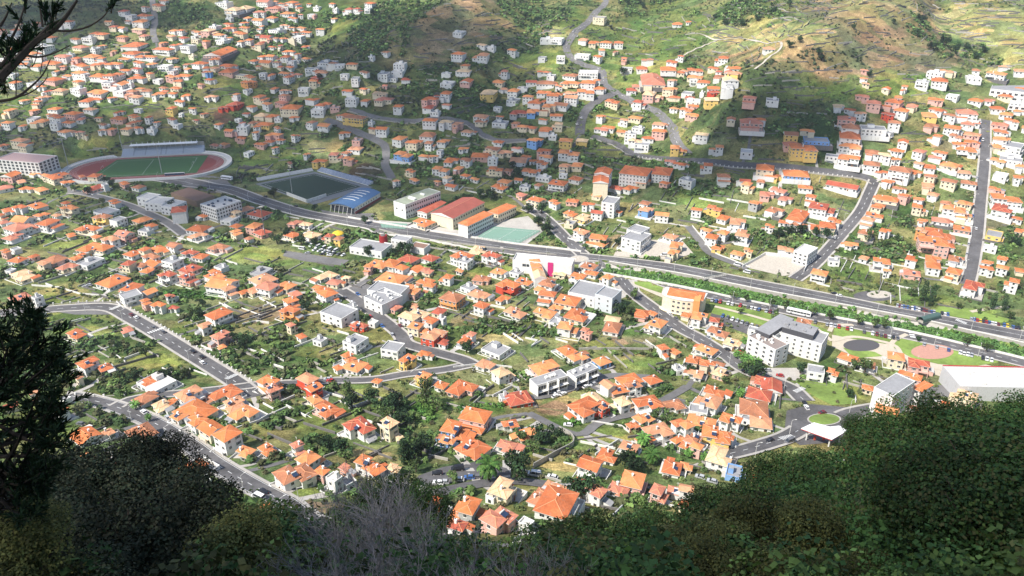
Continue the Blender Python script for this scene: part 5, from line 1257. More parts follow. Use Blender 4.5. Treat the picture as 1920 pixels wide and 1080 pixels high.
big('apartment_tower', 'white four-storey building with rooftop terrace below the orange apartment block', 'apartment block', [(1130, 378), (1152, 384), (1163, 372)], 12, floors=4, sides='fr', wstep=4, win=WIN[2], rm=M_FLATG, par=1)
big('apartment_block', 'white cubic three-storey villa beside the walled gravel lot', 'apartment block', [(1490, 470), (1515, 479), (1534, 466)], 9, floors=3, sides='fr', wstep=3.2, win=WIN[2], rm=M_FLATW)
big('factory', 'long white industrial building with blue-grey roof at the right hillside edge', 'factory', [(1855, 172), (1935, 176), (1940, 155)], 9, floors=2, sides='f', wstep=5, win=WIN_WIDE, rm=M_FLATG)
big('factory', 'white two-storey building below the long industrial building', 'factory', [(1890, 200), (1935, 203), (1940, 185)], 7, floors=2, sides='f', wstep=4, win=WIN_WIDE, rm=M_FLATW)
# hotel: white wings round a courtyard with slate penthouse
def hotel():
    zb = None
    slate = mat('slate_cladding', (0.085, 0.085, 0.095), rough=0.6, var=0.1)
    r, W, D, ro, h = big('hotel_wing', 'white hotel wing facing the street with paved roof terrace and glass balconies', 'hotel', [(1402, 632), (1454, 659), (1486, 650)], 11.5, floors=4, sides='fr', wstep={'f': 4.4, 'r': 4.6}, win=WIN[2], rm=mat('brown_terrace', (0.28, 0.23, 0.21)), par=1.1); roof_boxes(ro, W, D, h, 8, 9)
    r, W, D, ro, h = big('hotel_wing', 'white hotel wing by the play area with dark slate top floor', 'hotel', [(1456, 624), (1541, 648), (1577, 634)], 11.5, floors=4, sides='f', wstep=4.0, win=WIN[0], rm=M_FLATG, par=1.1)
    q = MB(); q.box(2, W-6, 2.5, D-1, h+0.1, h+3.4, slate, top=M_FLATG); q.build('penthouse', ro); roof_boxes(ro, W*0.8, D, h+3.2, 6, 4, M_FLATG)
    for k in range(4): q = MB(); q.box(W+0.004, W+0.12, 0.3, D-0.3, 2.2+k*2.9, 2.35+k*2.9, M_FLATG); q.build('facade_line', r)
    r, W, D, ro, h = big('hotel_wing', 'rear hotel wing with plain dark grey slate roof', 'hotel', [(1414, 625), (1442, 638), (1490, 606)], 11.5, floors=4, sides='', rm=M_FLATG, wl='w', par=0.3)
    q = MB(); q.box(0.5, W-0.5, 0.5, D-0.5, h+0.3, h+3.0, slate, top=M_FLATG); q.build('penthouse', ro)
hotel()
# round-fronted building
def roundb():
    x, y, _ = P(1284, 555, 11); z = float(H(x, y)); r = empty('round_fronted_building', (x, y, z), R(-20)); tag(r, 'four-storey cream building with curved front and orange tower strip', 'apartment block')
    OCC.append((x, y, 17)); n = 12; pts = []
    for k in range(n+1):
        t = PI+PI*k/n; pts.append((math.cos(t)*13-1, math.sin(t)*6-1))
    pts += [(13, 8), (-13, 8)]
    mb = MB(); mb.prism(pts, -2, 11, WALL['c']); mb.build('wall', r)
    q = MB(); q.prism([(p[0]*1.04, p[1]*1.04) for p in pts], 11, 11.4, M_FRAME); hip(q, -11, 12, -4, 8, 11.4, ROOF['o'], 0.25, ov=0.2); q.build('roof', r)
    for lv in range(3):
        for k in range(n):
            t = PI+PI*(k+0.5)/n; px_, py_ = math.cos(t)*12.7-1, math.sin(t)*5.9-1
            nx, ny = math.cos(t)*6, math.sin(t)*13; a = math.atan2(ny, nx)+PI/2
            link_mesh('window', WIN[2], r, (px_, py_, 1.6+lv*3.3), a)
    q = MB(); q.box(6.5, 10.5, -7.5, 2, -2, 12.5, WALL['o']); q.build('orange_tower', r)
    q = MB(); q.prism([(p[0]*1.12, p[1]*1.2) for p in pts[:n+1]]+[(14, 0), (-14, 0)], 1.0, 1.3, WALL['c'], bottom=True); q.build('canopy', r)
roundb()
# white block at lower right, mall, petrol canopy
r, W, D, ro, h = big('apartment_block', 'plain white four-storey block with grey roof above the dark treetops', 'apartment block', [(1622, 738), (1675, 744), (1716, 716)], 13, floors=4, sides='r', wstep=4, win=WIN[0], rm=M_FLATG, par=0.5)
big('apartment_block', 'white block with balconies and orange roof behind the plain white block', 'apartment block', [(1712, 728), (1726, 735), (1748, 722)], 12, floors=4, sides='fr', wstep=3.5, win=WIN[2], roof='hip', rm=ROOF['o'], pitch=0.2)
r, W, D, ro, h = big('shopping_centre', 'huge white shopping centre with pale grey roof at the picture edge', 'shopping centre', [(1800, 726), (1990, 730), (1990, 692)], 8, wl=mat('pale_cladding', (0.55, 0.55, 0.55), rough=0.7, dirt=0.3), floors=2, sides='', rm=M_FLATW, par=0.6); roof_boxes(ro, W, D, h, 14, 21)
q = MB(); q.box(0, W*0.9, D-0.3, D+0.3, h+0.6, h+0.95, mat('red_fascia', (0.45, 0.035, 0.045))); q.build('red_fascia', ro)
def petrol():
    h = 6.0
    gx, gy, _ = P(1545, 812, h); z0 = float(H(gx, gy))
    def on(p): rr = ray(*p); zz = (HC-(z0+h))/-rr[2]; return np.array([rr[0]*zz, rr[1]*zz])
    pts = [on(p) for p in ((1502, 804), (1560, 825), (1589, 808), (1573, 799), (1556, 801), (1526, 793))]
    c = sum(pts)/len(pts); r = empty('petrol_canopy', (c[0], c[1], z0)); tag(r, 'white flat petrol station canopy with red edge beside the roundabout', 'petrol station'); OCC.append((c[0], c[1], 14))
    loc = [(p-c) for p in pts]
    q = MB(); q.prism([tuple(p) for p in loc], h-0.45, h-0.05, mat('red_fascia', (0.45, 0.035, 0.045)), bottom=True); q.prism([tuple(p*1.002) for p in loc], h-0.05, h+0.3, mat('white_metal_roof', (0.85, 0.85, 0.85), rough=0.5, var=0.03)); q.build('canopy', r)
    for i in (0, 1, 2, 4):
        p = loc[i]*0.72; q = MB(); q.tube((p[0], p[1], -1), (p[0], p[1], h-0.7), 0.35, 0.35, M_FRAME, 8); q.build('column', r)
    for k in range(3):
        p = loc[0]*(0.4-0.35*k); q = MB(); q.box(p[0]-0.4, p[0]+0.4, p[1]-0.3, p[1]+0.3, 0, 1.8, WALL['r']); q.build('fuel_pump', r)
petrol()
# grey modern townhouses, four joined units
def town():
    for k, (a, b, c, lb) in enumerate((((984, 714), (1006, 724), (1065, 705), 'lower pair of grey-roofed modern townhouses with dark glass fronts'), ((1058, 699), (1078, 708), (1122, 690), 'upper pair of grey-roofed modern townhouses on the sloping street'))):
        r, W, D, ro, h = big('townhouse_row', lb, 'townhouses', [a, b, c], 6.6, floors=2, sides='', rm=M_FLATG, par=0.35)
        n = 3 if k == 0 else 2
        for i in range(n):
            y0 = D*i/n
            for lv in range(2):
                q = MB(); q.box(W+0.003, W+0.06, y0+0.9, y0+D/n-0.5, lv*3.2+0.2, lv*3.2+2.5, M_GLASS)
                for s in range(4): yy = y0+0.9+(D/n-1.4)*s/3; q.box(W+0.05, W+0.10, yy-0.05, yy+0.05, lv*3.2+0.2, lv*3.2+2.5, M_FRAME)
                q.build('glazed_front', r)
            q = MB(); q.box(W+0.001, W+1.6, y0-0.15, y0+0.25, -1, 6.7, WALL['w']); q.build('party_wall', r)
            q = MB(); q.box(W+0.001, W+1.5, y0+0.3, y0+D/n-0.2, 2.75, 3.0, WALL['w']); q.build('balcony', r)
        roof_boxes(ro, W, D, h, 4, k, M_FRAME)
town()
# walls: the stone drive and enclosing walls
for pts, m, hh, lb in (([(1000, 878), (1040, 855), (1075, 835), (1068, 818), (1048, 808)], M_CONC, 2.6, 'tall grey concrete retaining wall winding below the yellow field'),
                       ([(1392, 502), (1435, 478), (1520, 487), (1507, 510)], M_WALLW, 2.2, 'pale wall enclosing the gravel lot near the cubic villa'),
                       ([(985, 635), (1008, 640), (996, 651), (1015, 640)], M_WALLW, 1.2, 'zigzag white wall across the straw field'),
                       ([(1085, 656), (1150, 655), (1220, 656)], M_CONC, 1.4, 'grey stone wall below the limes field'),
                       ([(850, 690), (900, 684), (960, 690)], M_WALLW, 1.2, 'low white wall below the grey-roofed bungalow'),
                       ([(200, 556), (150, 552), (110, 540), (60, 536)], M_WALLW, 1.2, 'white wall curving past the sand-roofed villa'),
                       ([(1075, 790), (1115, 792), (1165, 800), (1180, 812)], M_WALLW, 1.0, 'thin white wall along the top of the yellow field'),
                       ([(455, 610), (480, 604), (505, 607)], M_WALLW, 1.4, 'thin white wall under the bare brown plot'),
                       ([(1560, 610), (1640, 562)], M_WALLW, 0.1, '')):
    if not lb: continue
    L = smooth_line([P(*p)[:2] for p in pts], 3) if len(pts) > 4 else np.concatenate([np.linspace(np.array(P(*a)[:2]), np.array(P(*b)[:2]), 8)[:-1] for a, b in zip(pts[:-1], pts[1:])]+[np.array([P(*pts[-1])[:2]])])
    mb = MB(); wall_strip(mb, L, 0, 0.35, -1, hh, m); tag(mb.build('boundary_wall'), lb.replace('limes', 'lime green'), 'wall')
# ------------------------------------------------------------ vegetation
M_LEAF = mat('foliage', (1, 1, 1), rough=0.75, var=0.25, scale=1.2, spec=0.2, vcol='leaf')
_nt = M_LEAF.node_tree; _b = _nt.nodes['Principled BSDF']; _c = _b.inputs['Base Color'].links[0].from_socket
_oi = _nt.nodes.new('ShaderNodeObjectInfo'); _mr = _nt.nodes.new('ShaderNodeMapRange'); _mr.inputs[3].default_value = 0.62; _mr.inputs[4].default_value = 1.38
_mx = _nt.nodes.new('ShaderNodeMix'); _mx.data_type = 'RGBA'; _mx.blend_type = 'MULTIPLY'; _mx.inputs[0].default_value = 1
_nt.links.new(_oi.outputs['Random'], _mr.inputs[0]); _nt.links.new(_c, _mx.inputs[6]); _nt.links.new(_mr.outputs[0], _mx.inputs[7]); _nt.links.new(_mx.outputs[2], _b.inputs['Base Color'])
M_BARKD = mat('dark_bark', (0.035, 0.028, 0.022), rough=0.95, var=0.3, scale=4)
M_BARK = mat('bark', (0.10, 0.075, 0.055), rough=0.95, var=0.3, scale=4)
M_TWIG = mat('bare_twig', (0.25, 0.235, 0.235), rough=0.9, var=0.2, scale=5)
PAL = {0: [(0.100, 0.150, 0.050), (0.070, 0.110, 0.038), (0.15, 0.19, 0.065), (0.125, 0.12, 0.06)], 1: [(0.072, 0.128, 0.038), (0.052, 0.095, 0.032), (0.110, 0.170, 0.048), (0.09, 0.10, 0.045)],
       2: [(0.055, 0.075, 0.035), (0.075, 0.085, 0.045), (0.04, 0.065, 0.03)], 3: [(0.08, 0.18, 0.035), (0.06, 0.15, 0.03), (0.12, 0.22, 0.05)],
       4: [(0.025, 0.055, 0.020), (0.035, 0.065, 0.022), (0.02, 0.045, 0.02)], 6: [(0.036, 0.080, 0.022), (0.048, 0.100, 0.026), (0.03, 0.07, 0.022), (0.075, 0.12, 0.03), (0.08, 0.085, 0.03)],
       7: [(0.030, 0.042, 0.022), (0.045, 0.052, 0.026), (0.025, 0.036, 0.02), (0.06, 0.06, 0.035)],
       8: [(0.085, 0.165, 0.045), (0.065, 0.135, 0.04), (0.10, 0.185, 0.05)],
       5: [(0.10, 0.105, 0.03), (0.12, 0.12, 0.035), (0.07, 0.085, 0.025)]}
def leaf_cloud(rs, centres, n, size, stretch=(1, 1, 1), up=0.35):
    """quads scattered through clumps; centres: (x, y, z, r). returns verts (n*4,3), tint (n)"""
    c = np.array(centres); w = c[:, 3]**2; k = rs.choice(len(c), n, p=w/w.sum())
    d = rs.normal(size=(n, 3)); d /= np.linalg.norm(d, axis=1)[:, None]
    rad = c[k, 3]*(1-0.38*rs.random(n)**1.6)
    p = c[k, :3]+d*rad[:, None]*np.array(stretch)
    nn = d+rs.normal(size=(n, 3))*0.65+np.array([0, 0, up]); nn /= np.linalg.norm(nn, axis=1)[:, None]
    t = np.cross(nn, rs.normal(size=(n, 3))); t /= np.linalg.norm(t, axis=1)[:, None]+1e-9; b = np.cross(nn, t)
    s = size*(0.6+0.8*rs.random(n))[:, None]
    v = np.stack([p-t*s*0.5-b*s*0.2, p+t*s*0.05-b*s*0.5, p+t*s*0.5+b*s*0.25, p-t*s*0.1+b*s*0.5], 1)
    tint = 0.75+0.5*rs.random(n)
    ct = 0.55+0.9*rs.random(len(c)); tint = tint*ct[k]
    return v.reshape(-1, 3), tint
def quads_mesh(name, V, colr, mats_):
    n = len(V)//4
    me = bpy.data.meshes.new(name)
    me.vertices.add(len(V)); me.vertices.foreach_set('co', V.astype(np.float32).ravel())
    me.loops.add(n*4); me.loops.foreach_set('vertex_index', np.arange(n*4, dtype=np.int32))
    me.polygons.add(n); me.polygons.foreach_set('loop_start', np.arange(0, n*4, 4, dtype=np.int32))
    me.update(calc_edges=True)
    a = me.color_attributes.new('leaf', 'FLOAT_COLOR', 'POINT')
    cc = np.ones((len(V), 4), np.float32); cc[:, :3] = np.repeat(colr, 4, axis=0); a.data.foreach_set('color', cc.ravel())
    for m in mats_: me.materials.append(m)
    return me
def crown_centres(rs, R_, Hh, n, z0, big=1.0):
    """uneven clumps filling an ellipsoid crown"""
    out = []
    for i in range(n):
        d = rs.normal(size=3); d /= np.linalg.norm(d); q = rs.random()**0.5*0.80
        out.append((d[0]*R_*q, d[1]*R_*q, z0+Hh/2+d[2]*Hh*0.5*q, R_*(0.24+0.17*rs.random())*big))
    return out

# ---- shrub masses: one object per kind of cover
def in_occ():
    ox = np.array([o[0] for o in OCC]); oy = np.array([o[1] for o in OCC]); orr = np.array([o[2] for o in OCC])
    return ox, oy, orr
_ox, _oy, _or = in_occ()
# raster of blocked cells (1 m)
BX0, BY0, BN = -900, 100, 1800
BLK = np.zeros((1300, BN), bool)
def block_disc(x, y, r):
    i0, i1 = int(x-r-BX0), int(x+r-BX0)+1; j0, j1 = int(y-r-BY0), int(y+r-BY0)+1
    i0 = max(i0, 0); j0 = max(j0, 0); i1 = min(i1, BN); j1 = min(j1, 1300)
    if i0 >= i1 or j0 >= j1: return
    X, Y = np.meshgrid(np.arange(i0, i1)+BX0, np.arange(j0, j1)+BY0)
    BLK[j0:j1, i0:i1] |= (X-x)**2+(Y-y)**2 < r*r
for x, y, r in OCC: block_disc(x, y, r+0.3)
for L, hw in ROADS:
    q = smooth_line(L[::2] if len(L) > 6 else L, 2.0)
    for x, y in q: block_disc(x, y, hw+1.0)
for L in (L_RIV, L_RIV2): pass
for a, u, v, W, D in OCCB:
    for s in np.arange(-1, W+1, 1.5):
        for t in np.arange(-1, D+1, 1.5): 
            p = a+u*s+v*t; block_disc(p[0], p[1], 1.6)
import itertools
def block_poly(pts):
    W = [P(*p)[:2] for p in pts]; xs = [w[0] for w in W]; ys = [w[1] for w in W]
    X, Y = np.meshgrid(np.arange(int(min(xs)), int(max(xs))+1), np.arange(int(min(ys)), int(max(ys))+1))
    ins = np.zeros(X.shape, bool)
    for (ax, ay), (bx, by) in zip(W, W[1:]+W[:1]):
        c = ((ay > Y) != (by > Y)) & (X < (bx-ax)*(Y-ay)/((by-ay) if abs(by-ay) > 1e-9 else 1e-9)+ax); ins ^= c
    jj = Y[ins]-BY0; ii = X[ins]-BX0; ok = (jj >= 0) & (jj < 1300) & (ii >= 0) & (ii < BN); BLK[jj[ok], ii[ok]] = True
for pl in ([(150, 566), (225, 575), (205, 592), (100, 586)], [(130, 332), (200, 290), (400, 275), (425, 330), (445, 355), (300, 347)], [(460, 345), (590, 316), (725, 352), (720, 400), (600, 415), (470, 375)],
           [(700, 410), (780, 350), (1000, 380), (1030, 432), (985, 460), (740, 433)], [(535, 466), (660, 478), (655, 498), (530, 488)], [(770, 905), (780, 888), (895, 862), (965, 880), (1030, 905), (960, 915), (830, 930)],
           [(1325, 565), (1560, 605), (1880, 680), (1860, 720), (1700, 690), (1560, 660), (1500, 625), (1330, 600)], [(1190, 448), (1290, 452), (1300, 480), (1150, 482)], [(1392, 500), (1435, 470), (1522, 482), (1505, 512)],
           [(1475, 765), (1600, 762), (1615, 810), (1540, 835), (1470, 820)], [(1170, 505), (1270, 530), (1265, 570), (1190, 560)], [(1390, 620), (1600, 640), (1590, 690), (1440, 710)]): block_poly(pl)
def blocked(x, y):
    i = np.clip((x-BX0).astype(int), 0, BN-1); j = np.clip((y-BY0).astype(int), 0, 1299); return BLK[j, i]

def scatter():
    rs = np.random.RandomState(5)
    N = 330000
    y = 165+rs.random(N)**0.8*(1180-165); x = (rs.random(N)*2-1)*(0.70*y*0.93+60)
    area = 0
    h = H(x, y); W = cover(x, y, h); k = W.argmax(0)
    # density: area per sample varies with distance; estimate locally
    dens_pdf = (1/ (2*(0.70*y*0.93+60)))*(1/0.8)*((y-165)/(1015)+1e-6)**(1/0.8-1)/1015
    per = 1/(N*dens_pdf)                       # m2 per sample
    dn = np.array([COVER[c][1] for c in CK])[k]/100.0
    clump = 0.35+1.5*sstep(0.35, 0.7, vnoise(x, y, 14))
    keep = rs.random(N) < np.clip(dn*clump*per*0.62, 0, 1)
    pxx, pyy, zc = proj(x, y, h)
    keep &= (pxx > -60) & (pxx < 1980) & (pyy > -40) & (pyy < 1060)
    keep &= ~blocked(x, y)
    dr = segdist(x, y, RIVER); keep &= dr > 11
    x, y, k, zc = x[keep], y[keep], k[keep], zc[keep]
    size = np.array([COVER[c][2] for c in CK])[k]*(0.45+0.9*rs.random(len(x)))
    return x, y, k, size, zc, rs
def shrub_template(rs, n, clumps=4, leaf=None):
    c = []
    for i in range(clumps):
        a = rs.random()*2*PI; q = rs.random()*0.45
        c.append((math.cos(a)*q, math.sin(a)*q, 0.35+rs.random()*0.4, 0.38+0.2*rs.random()))
    return leaf_cloud(rs, c, n, leaf if leaf else 0.42 if n > 50 else (0.6 if n > 20 else 0.8), up=0.5)
def emit(name, label, x, y, size, pal, rs, nleaf, zoff=0.0, cat='shrubs', sq=0.8, leaf=None):
    T = [shrub_template(rs, nleaf, leaf=leaf) for _ in range(7)]
    V = []; Cc = []
    hh = H(x, y)+zoff
    P_ = np.array(PAL[pal])
    for i in range(len(x)):
        v, t = T[i % 7]; a = rs.random()*2*PI; ca, sa = math.cos(a), math.sin(a); s = size[i]
        q = np.empty_like(v); q[:, 0] = (v[:, 0]*ca-v[:, 1]*sa)*s+x[i]; q[:, 1] = (v[:, 0]*sa+v[:, 1]*ca)*s+y[i]; q[:, 2] = v[:, 2]*s*sq+hh[i]-0.1*s
        V.append(q); Cc.append(t[:, None]*P_[rs.randint(len(P_))]*(0.8+0.4*rs.random()))
    if not V: return
    me = quads_mesh(name, np.concatenate(V), np.concatenate(Cc), [M_LEAF])
    o = link_mesh(name, me); tag(o, label, cat, kind='stuff'); return o
def plant_all():
    x, y, k, size, zc, rs = scatter()
    kn = np.array([COVER[c][3] for c in CK])[k]
    names = {0: ('garden_shrubs', 'mixed green garden shrubs among the houses'), 1: ('hillside_scrub', 'mid green bushes and scrub filling plots and slopes'),
             2: ('dry_scrub', 'dull olive scrub on the dry slopes'), 3: ('banana_plants', 'bright green banana plants on the terraces')}
    for p, (nm, lb) in names.items():
        for z0, z1, n, wh in ((0, 400, 56, 'near the foot of the hill'), (400, 560, 26, 'on the valley floor'), (560, 3000, 13, 'farther up the valley')):
            s = (kn == p) & (zc >= z0) & (zc < z1)
            if s.any(): emit(nm, lb+' '+wh, x[s], y[s], size[s], p, rs, n); print(nm, wh, s.sum())
    print('shrubs', len(x))
    # river bed reeds
    L = smooth_line(L_RIV[::3], 1.6); xs = []; ys = []
    for d in (-7.8, -6.2, -4.6, -3.0, -1.5, 0.0, 1.5, 3.0, 4.6, 6.2, 7.8):
        q = offset_line(L, d); m = rs.random(len(q)) < (0.9 if d < 6 else 0.6); xs.append(q[m, 0]+rs.normal(size=m.sum())*0.8); ys.append(q[m, 1]+rs.normal(size=m.sum())*0.8)
    xs = np.concatenate(xs); ys = np.concatenate(ys)
    emit('river_reeds', 'dense green reeds filling the walled river bed', xs, ys, 1.7+1.1*rs.random(len(xs)), 8, rs, 30, cat='reeds')
    q = smooth_line(L_RIV2[::2], 2); xs = q[:, 0]+rs.normal(size=len(q)); ys = q[:, 1]+rs.normal(size=len(q))
    emit('stream_reeds', 'green reeds in the narrow stream below the school', xs, ys, 2+rs.random(len(xs)), 1, rs, 30, cat='reeds')
plant_all()

# ---- field walls and drives
def field_walls():
    rg = random.Random(31); mb = MB(); n = 0
    for k in range(9000):
        if n > 1500: break
        y = 190+rg.random()**0.8*880; x = rg.uniform(-1, 1)*(0.66*y*0.93+40)
        px, py, zc = proj(x, y, float(H(x, y)))
        if not (-40 < px < 1960 and -20 < py < 1000): continue
        if py > 340: a = R(default_angle(px, py)+rg.choice((0, 90))+rg.uniform(-8, 8))
        else:
            e = 4.0; gx = float(H(x+e, y)-H(x-e, y)); gy = float(H(x, y+e)-H(x, y-e)); a = math.atan2(gx, -gy)+rg.uniform(-.15, .15)
        L = rg.uniform(8, 24); q = np.array([(x+math.cos(a)*t, y+math.sin(a)*t) for t in np.linspace(0, L, 5)])
        if blocked(q[:, 0], q[:, 1]).any() or segdist(q[:, 0], q[:, 1], RIVER).min() < 16: continue
        wall_strip(mb, q, 0, 0.4, -0.8, rg.uniform(0.7, 1.5), rg.choice((M_STONE, M_STONE, M_CONC, M_WALLW) if py > 340 else (M_STONE, M_STONE, M_STONE, M_CONC))); n += 1
    tag(mb.build('field_walls'), 'short stone and plastered walls dividing plots and holding up terraces', 'walls', kind='stuff')
    db = MB(); n = 0
    for h in HS[:300]:
        if h['w'] < 24: continue
        best = None
        for L, hw in ROADS:
            d = np.hypot(L[:, 0]-h['x'], L[:, 1]-h['y']); k = int(np.argmin(d))
            if best is None or d[k]-hw < best[0]: best = (d[k]-hw, L[k])
        if not 6 < best[0]-h['W']*0.4 < 38: continue
        a = np.array([h['x'], h['y']]); b = np.array(best[1]); m = (a+b)/2+np.array([rg.uniform(-4, 4), rg.uniform(-4, 4)])
        w = rg.uniform(1.1, 1.7); strip(db, smooth_line([tuple(a), tuple(m), tuple(b)], 2), -w, w, 0.07+0.0005*n, M_PAVE if n % 3 else M_ASPH2, lines=3); n += 1
    tag(db.build('driveway'), kind='structure')
field_walls()

# ---- trees one can tell apart
def tree_parts(kind, seed):
    rs = np.random.RandomState(seed); rg = random.Random(seed)
    tr = MB()
    if kind == 'round':
        tr.tube((0, 0, -0.6), (0.1, 0.05, 2.2), 0.28, 0.2, M_BARK, 7)
        for k in range(5):
            a = k*1.26; tr.tube((0.1, 0.05, 1.9), (math.cos(a)*1.3, math.sin(a)*1.3, 3.6), 0.13, 0.05, M_BARK, 5)
        cen = crown_centres(rs, 2.9, 4.2, 11, 1.7); V, t = leaf_cloud(rs, cen, 620, 0.5); pal = 1
    elif kind == 'dark':
        tr.tube((0, 0, -0.6), (0, 0.1, 3), 0.35, 0.25, M_BARK, 7)
        for k in range(5):
            a = k*1.26; tr.tube((0, 0.1, 2.5), (math.cos(a)*1.8, math.sin(a)*1.8, 4.6), 0.16, 0.06, M_BARK, 5)
        cen = crown_centres(rs, 3.6, 5.0, 13, 1.6); V, t = leaf_cloud(rs, cen, 700, 0.55); pal = 4
    elif kind == 'cypress':
        tr.tube((0, 0, -0.6), (0, 0, 6), 0.22, 0.08, M_BARK, 6)
        cen = [(rg.uniform(-.25, .25), rg.uniform(-.25, .25), 0.8+0.85*i, 1.15*math.sin(PI*min((i+1.6)/11.5, 1))**0.7+0.25) for i in range(10)]
        V, t = leaf_cloud(rs, cen, 560, 0.42, up=0.9); pal = 4
    elif kind == 'palm':
        hgt = 5.0
        for i in range(5): tr.tube((0.05*i, 0, -0.5+i*1.1), (0.05*(i+1), 0, -0.5+(i+1)*1.1), 0.30-0.02*i, 0.28-0.02*i, M_BARK, 7)
        vs = []; ts = []
        for k in range(30):
            a = k*2.4; el = R(62-k*3.6); L = 3.0+0.5*rg.random()
            px_, pz = 0.2, hgt+0.1; dx, dz = math.cos(el), math.sin(el); pts = [(px_, pz)]
            for s in range(6):
                px_ += dx*L/6; pz += dz*L/6; dz -= 0.26; nl = math.hypot(dx, dz); dx /= nl; dz /= nl; pts.append((px_, pz))
            for s in range(6):
                w0 = 0.42*math.sin(PI*(s+0.6)/7.2)+0.05
                for sd in (-1, 1):
                    (r0, z0), (r1, z1) = pts[s], pts[s+1]; A = np.array([math.cos(a)*r0, math.sin(a)*r0, z0]); B = np.array([math.cos(a)*r1, math.sin(a)*r1, z1])
                    nn = np.array([-math.sin(a), math.cos(a), 0])*sd*w0*1.3; dn = np.array([0, 0, -0.22])
                    f = (B-A)*0.5
                    vs += [A, B, B+nn+dn+f*0.6, A+nn+dn+f]; ts.append(0.8+0.5*rg.random())
        V = np.array(vs); t = np.array(ts); pal = 3
    elif kind == 'tall':
        tr.tube((0, 0, -0.6), (0.1, 0, 5), 0.4, 0.22, M_BARK, 7)
        for k in range(6):
            a = k*1.1; tr.tube((0.1, 0, 2.5+0.5*k), (math.cos(a)*1.6, math.sin(a)*1.6, 4+0.8*k), 0.14, 0.05, M_BARK, 5)
        cen = [(rg.uniform(-1, 1), rg.uniform(-1, 1), 2.2+0.7*i, 1.7-0.07*abs(i-4)) for i in range(11)]; V, t = leaf_cloud(rs, cen, 700, 0.5); pal = 1
    P_ = np.array(PAL[pal]); c = t[:, None]*P_[rs.randint(0, len(P_), len(t))]
    me = quads_mesh('crown', V, c, [M_LEAF])
    return tr.mesh('trunk'), me
TP = {}
for kd in ('round', 'dark', 'cypress', 'palm', 'tall'):
    TP[kd] = [tree_parts(kd, s) for s in (1, 2, 3)]
NOUN = {'round': ('leafy green', 'tree'), 'dark': ('dark spreading', 'tree'), 'cypress': ('narrow dark', 'cypress'), 'palm': ('feathery', 'palm'), 'tall': ('tall green', 'tree')}
_tr = random.Random(3)
def tree(kind, px, py, s=1.0, base=True):
    x, y, _ = P(px, py)
    tm, cm = TP[kind][_tr.randrange(3)]
    z = float(H(x, y)); a = _tr.uniform(0, 6.28); s *= _tr.uniform(0.9, 1.1)
    nm = {'cypress': 'cypress_tree', 'palm': 'palm_tree'}.get(kind, 'tree')
    r = empty(nm, (x, y, z), a); r.scale = (s, s, s*_tr.uniform(0.92, 1.08))
    link_mesh('trunk', tm, r); link_mesh('fronds' if kind == 'palm' else 'crown', cm, r)
    register(r, px, py-8*s, NOUN[kind][0], NOUN[kind][1], nm.replace('_', ' '), 'trees in the valley', 8*s)
    return r
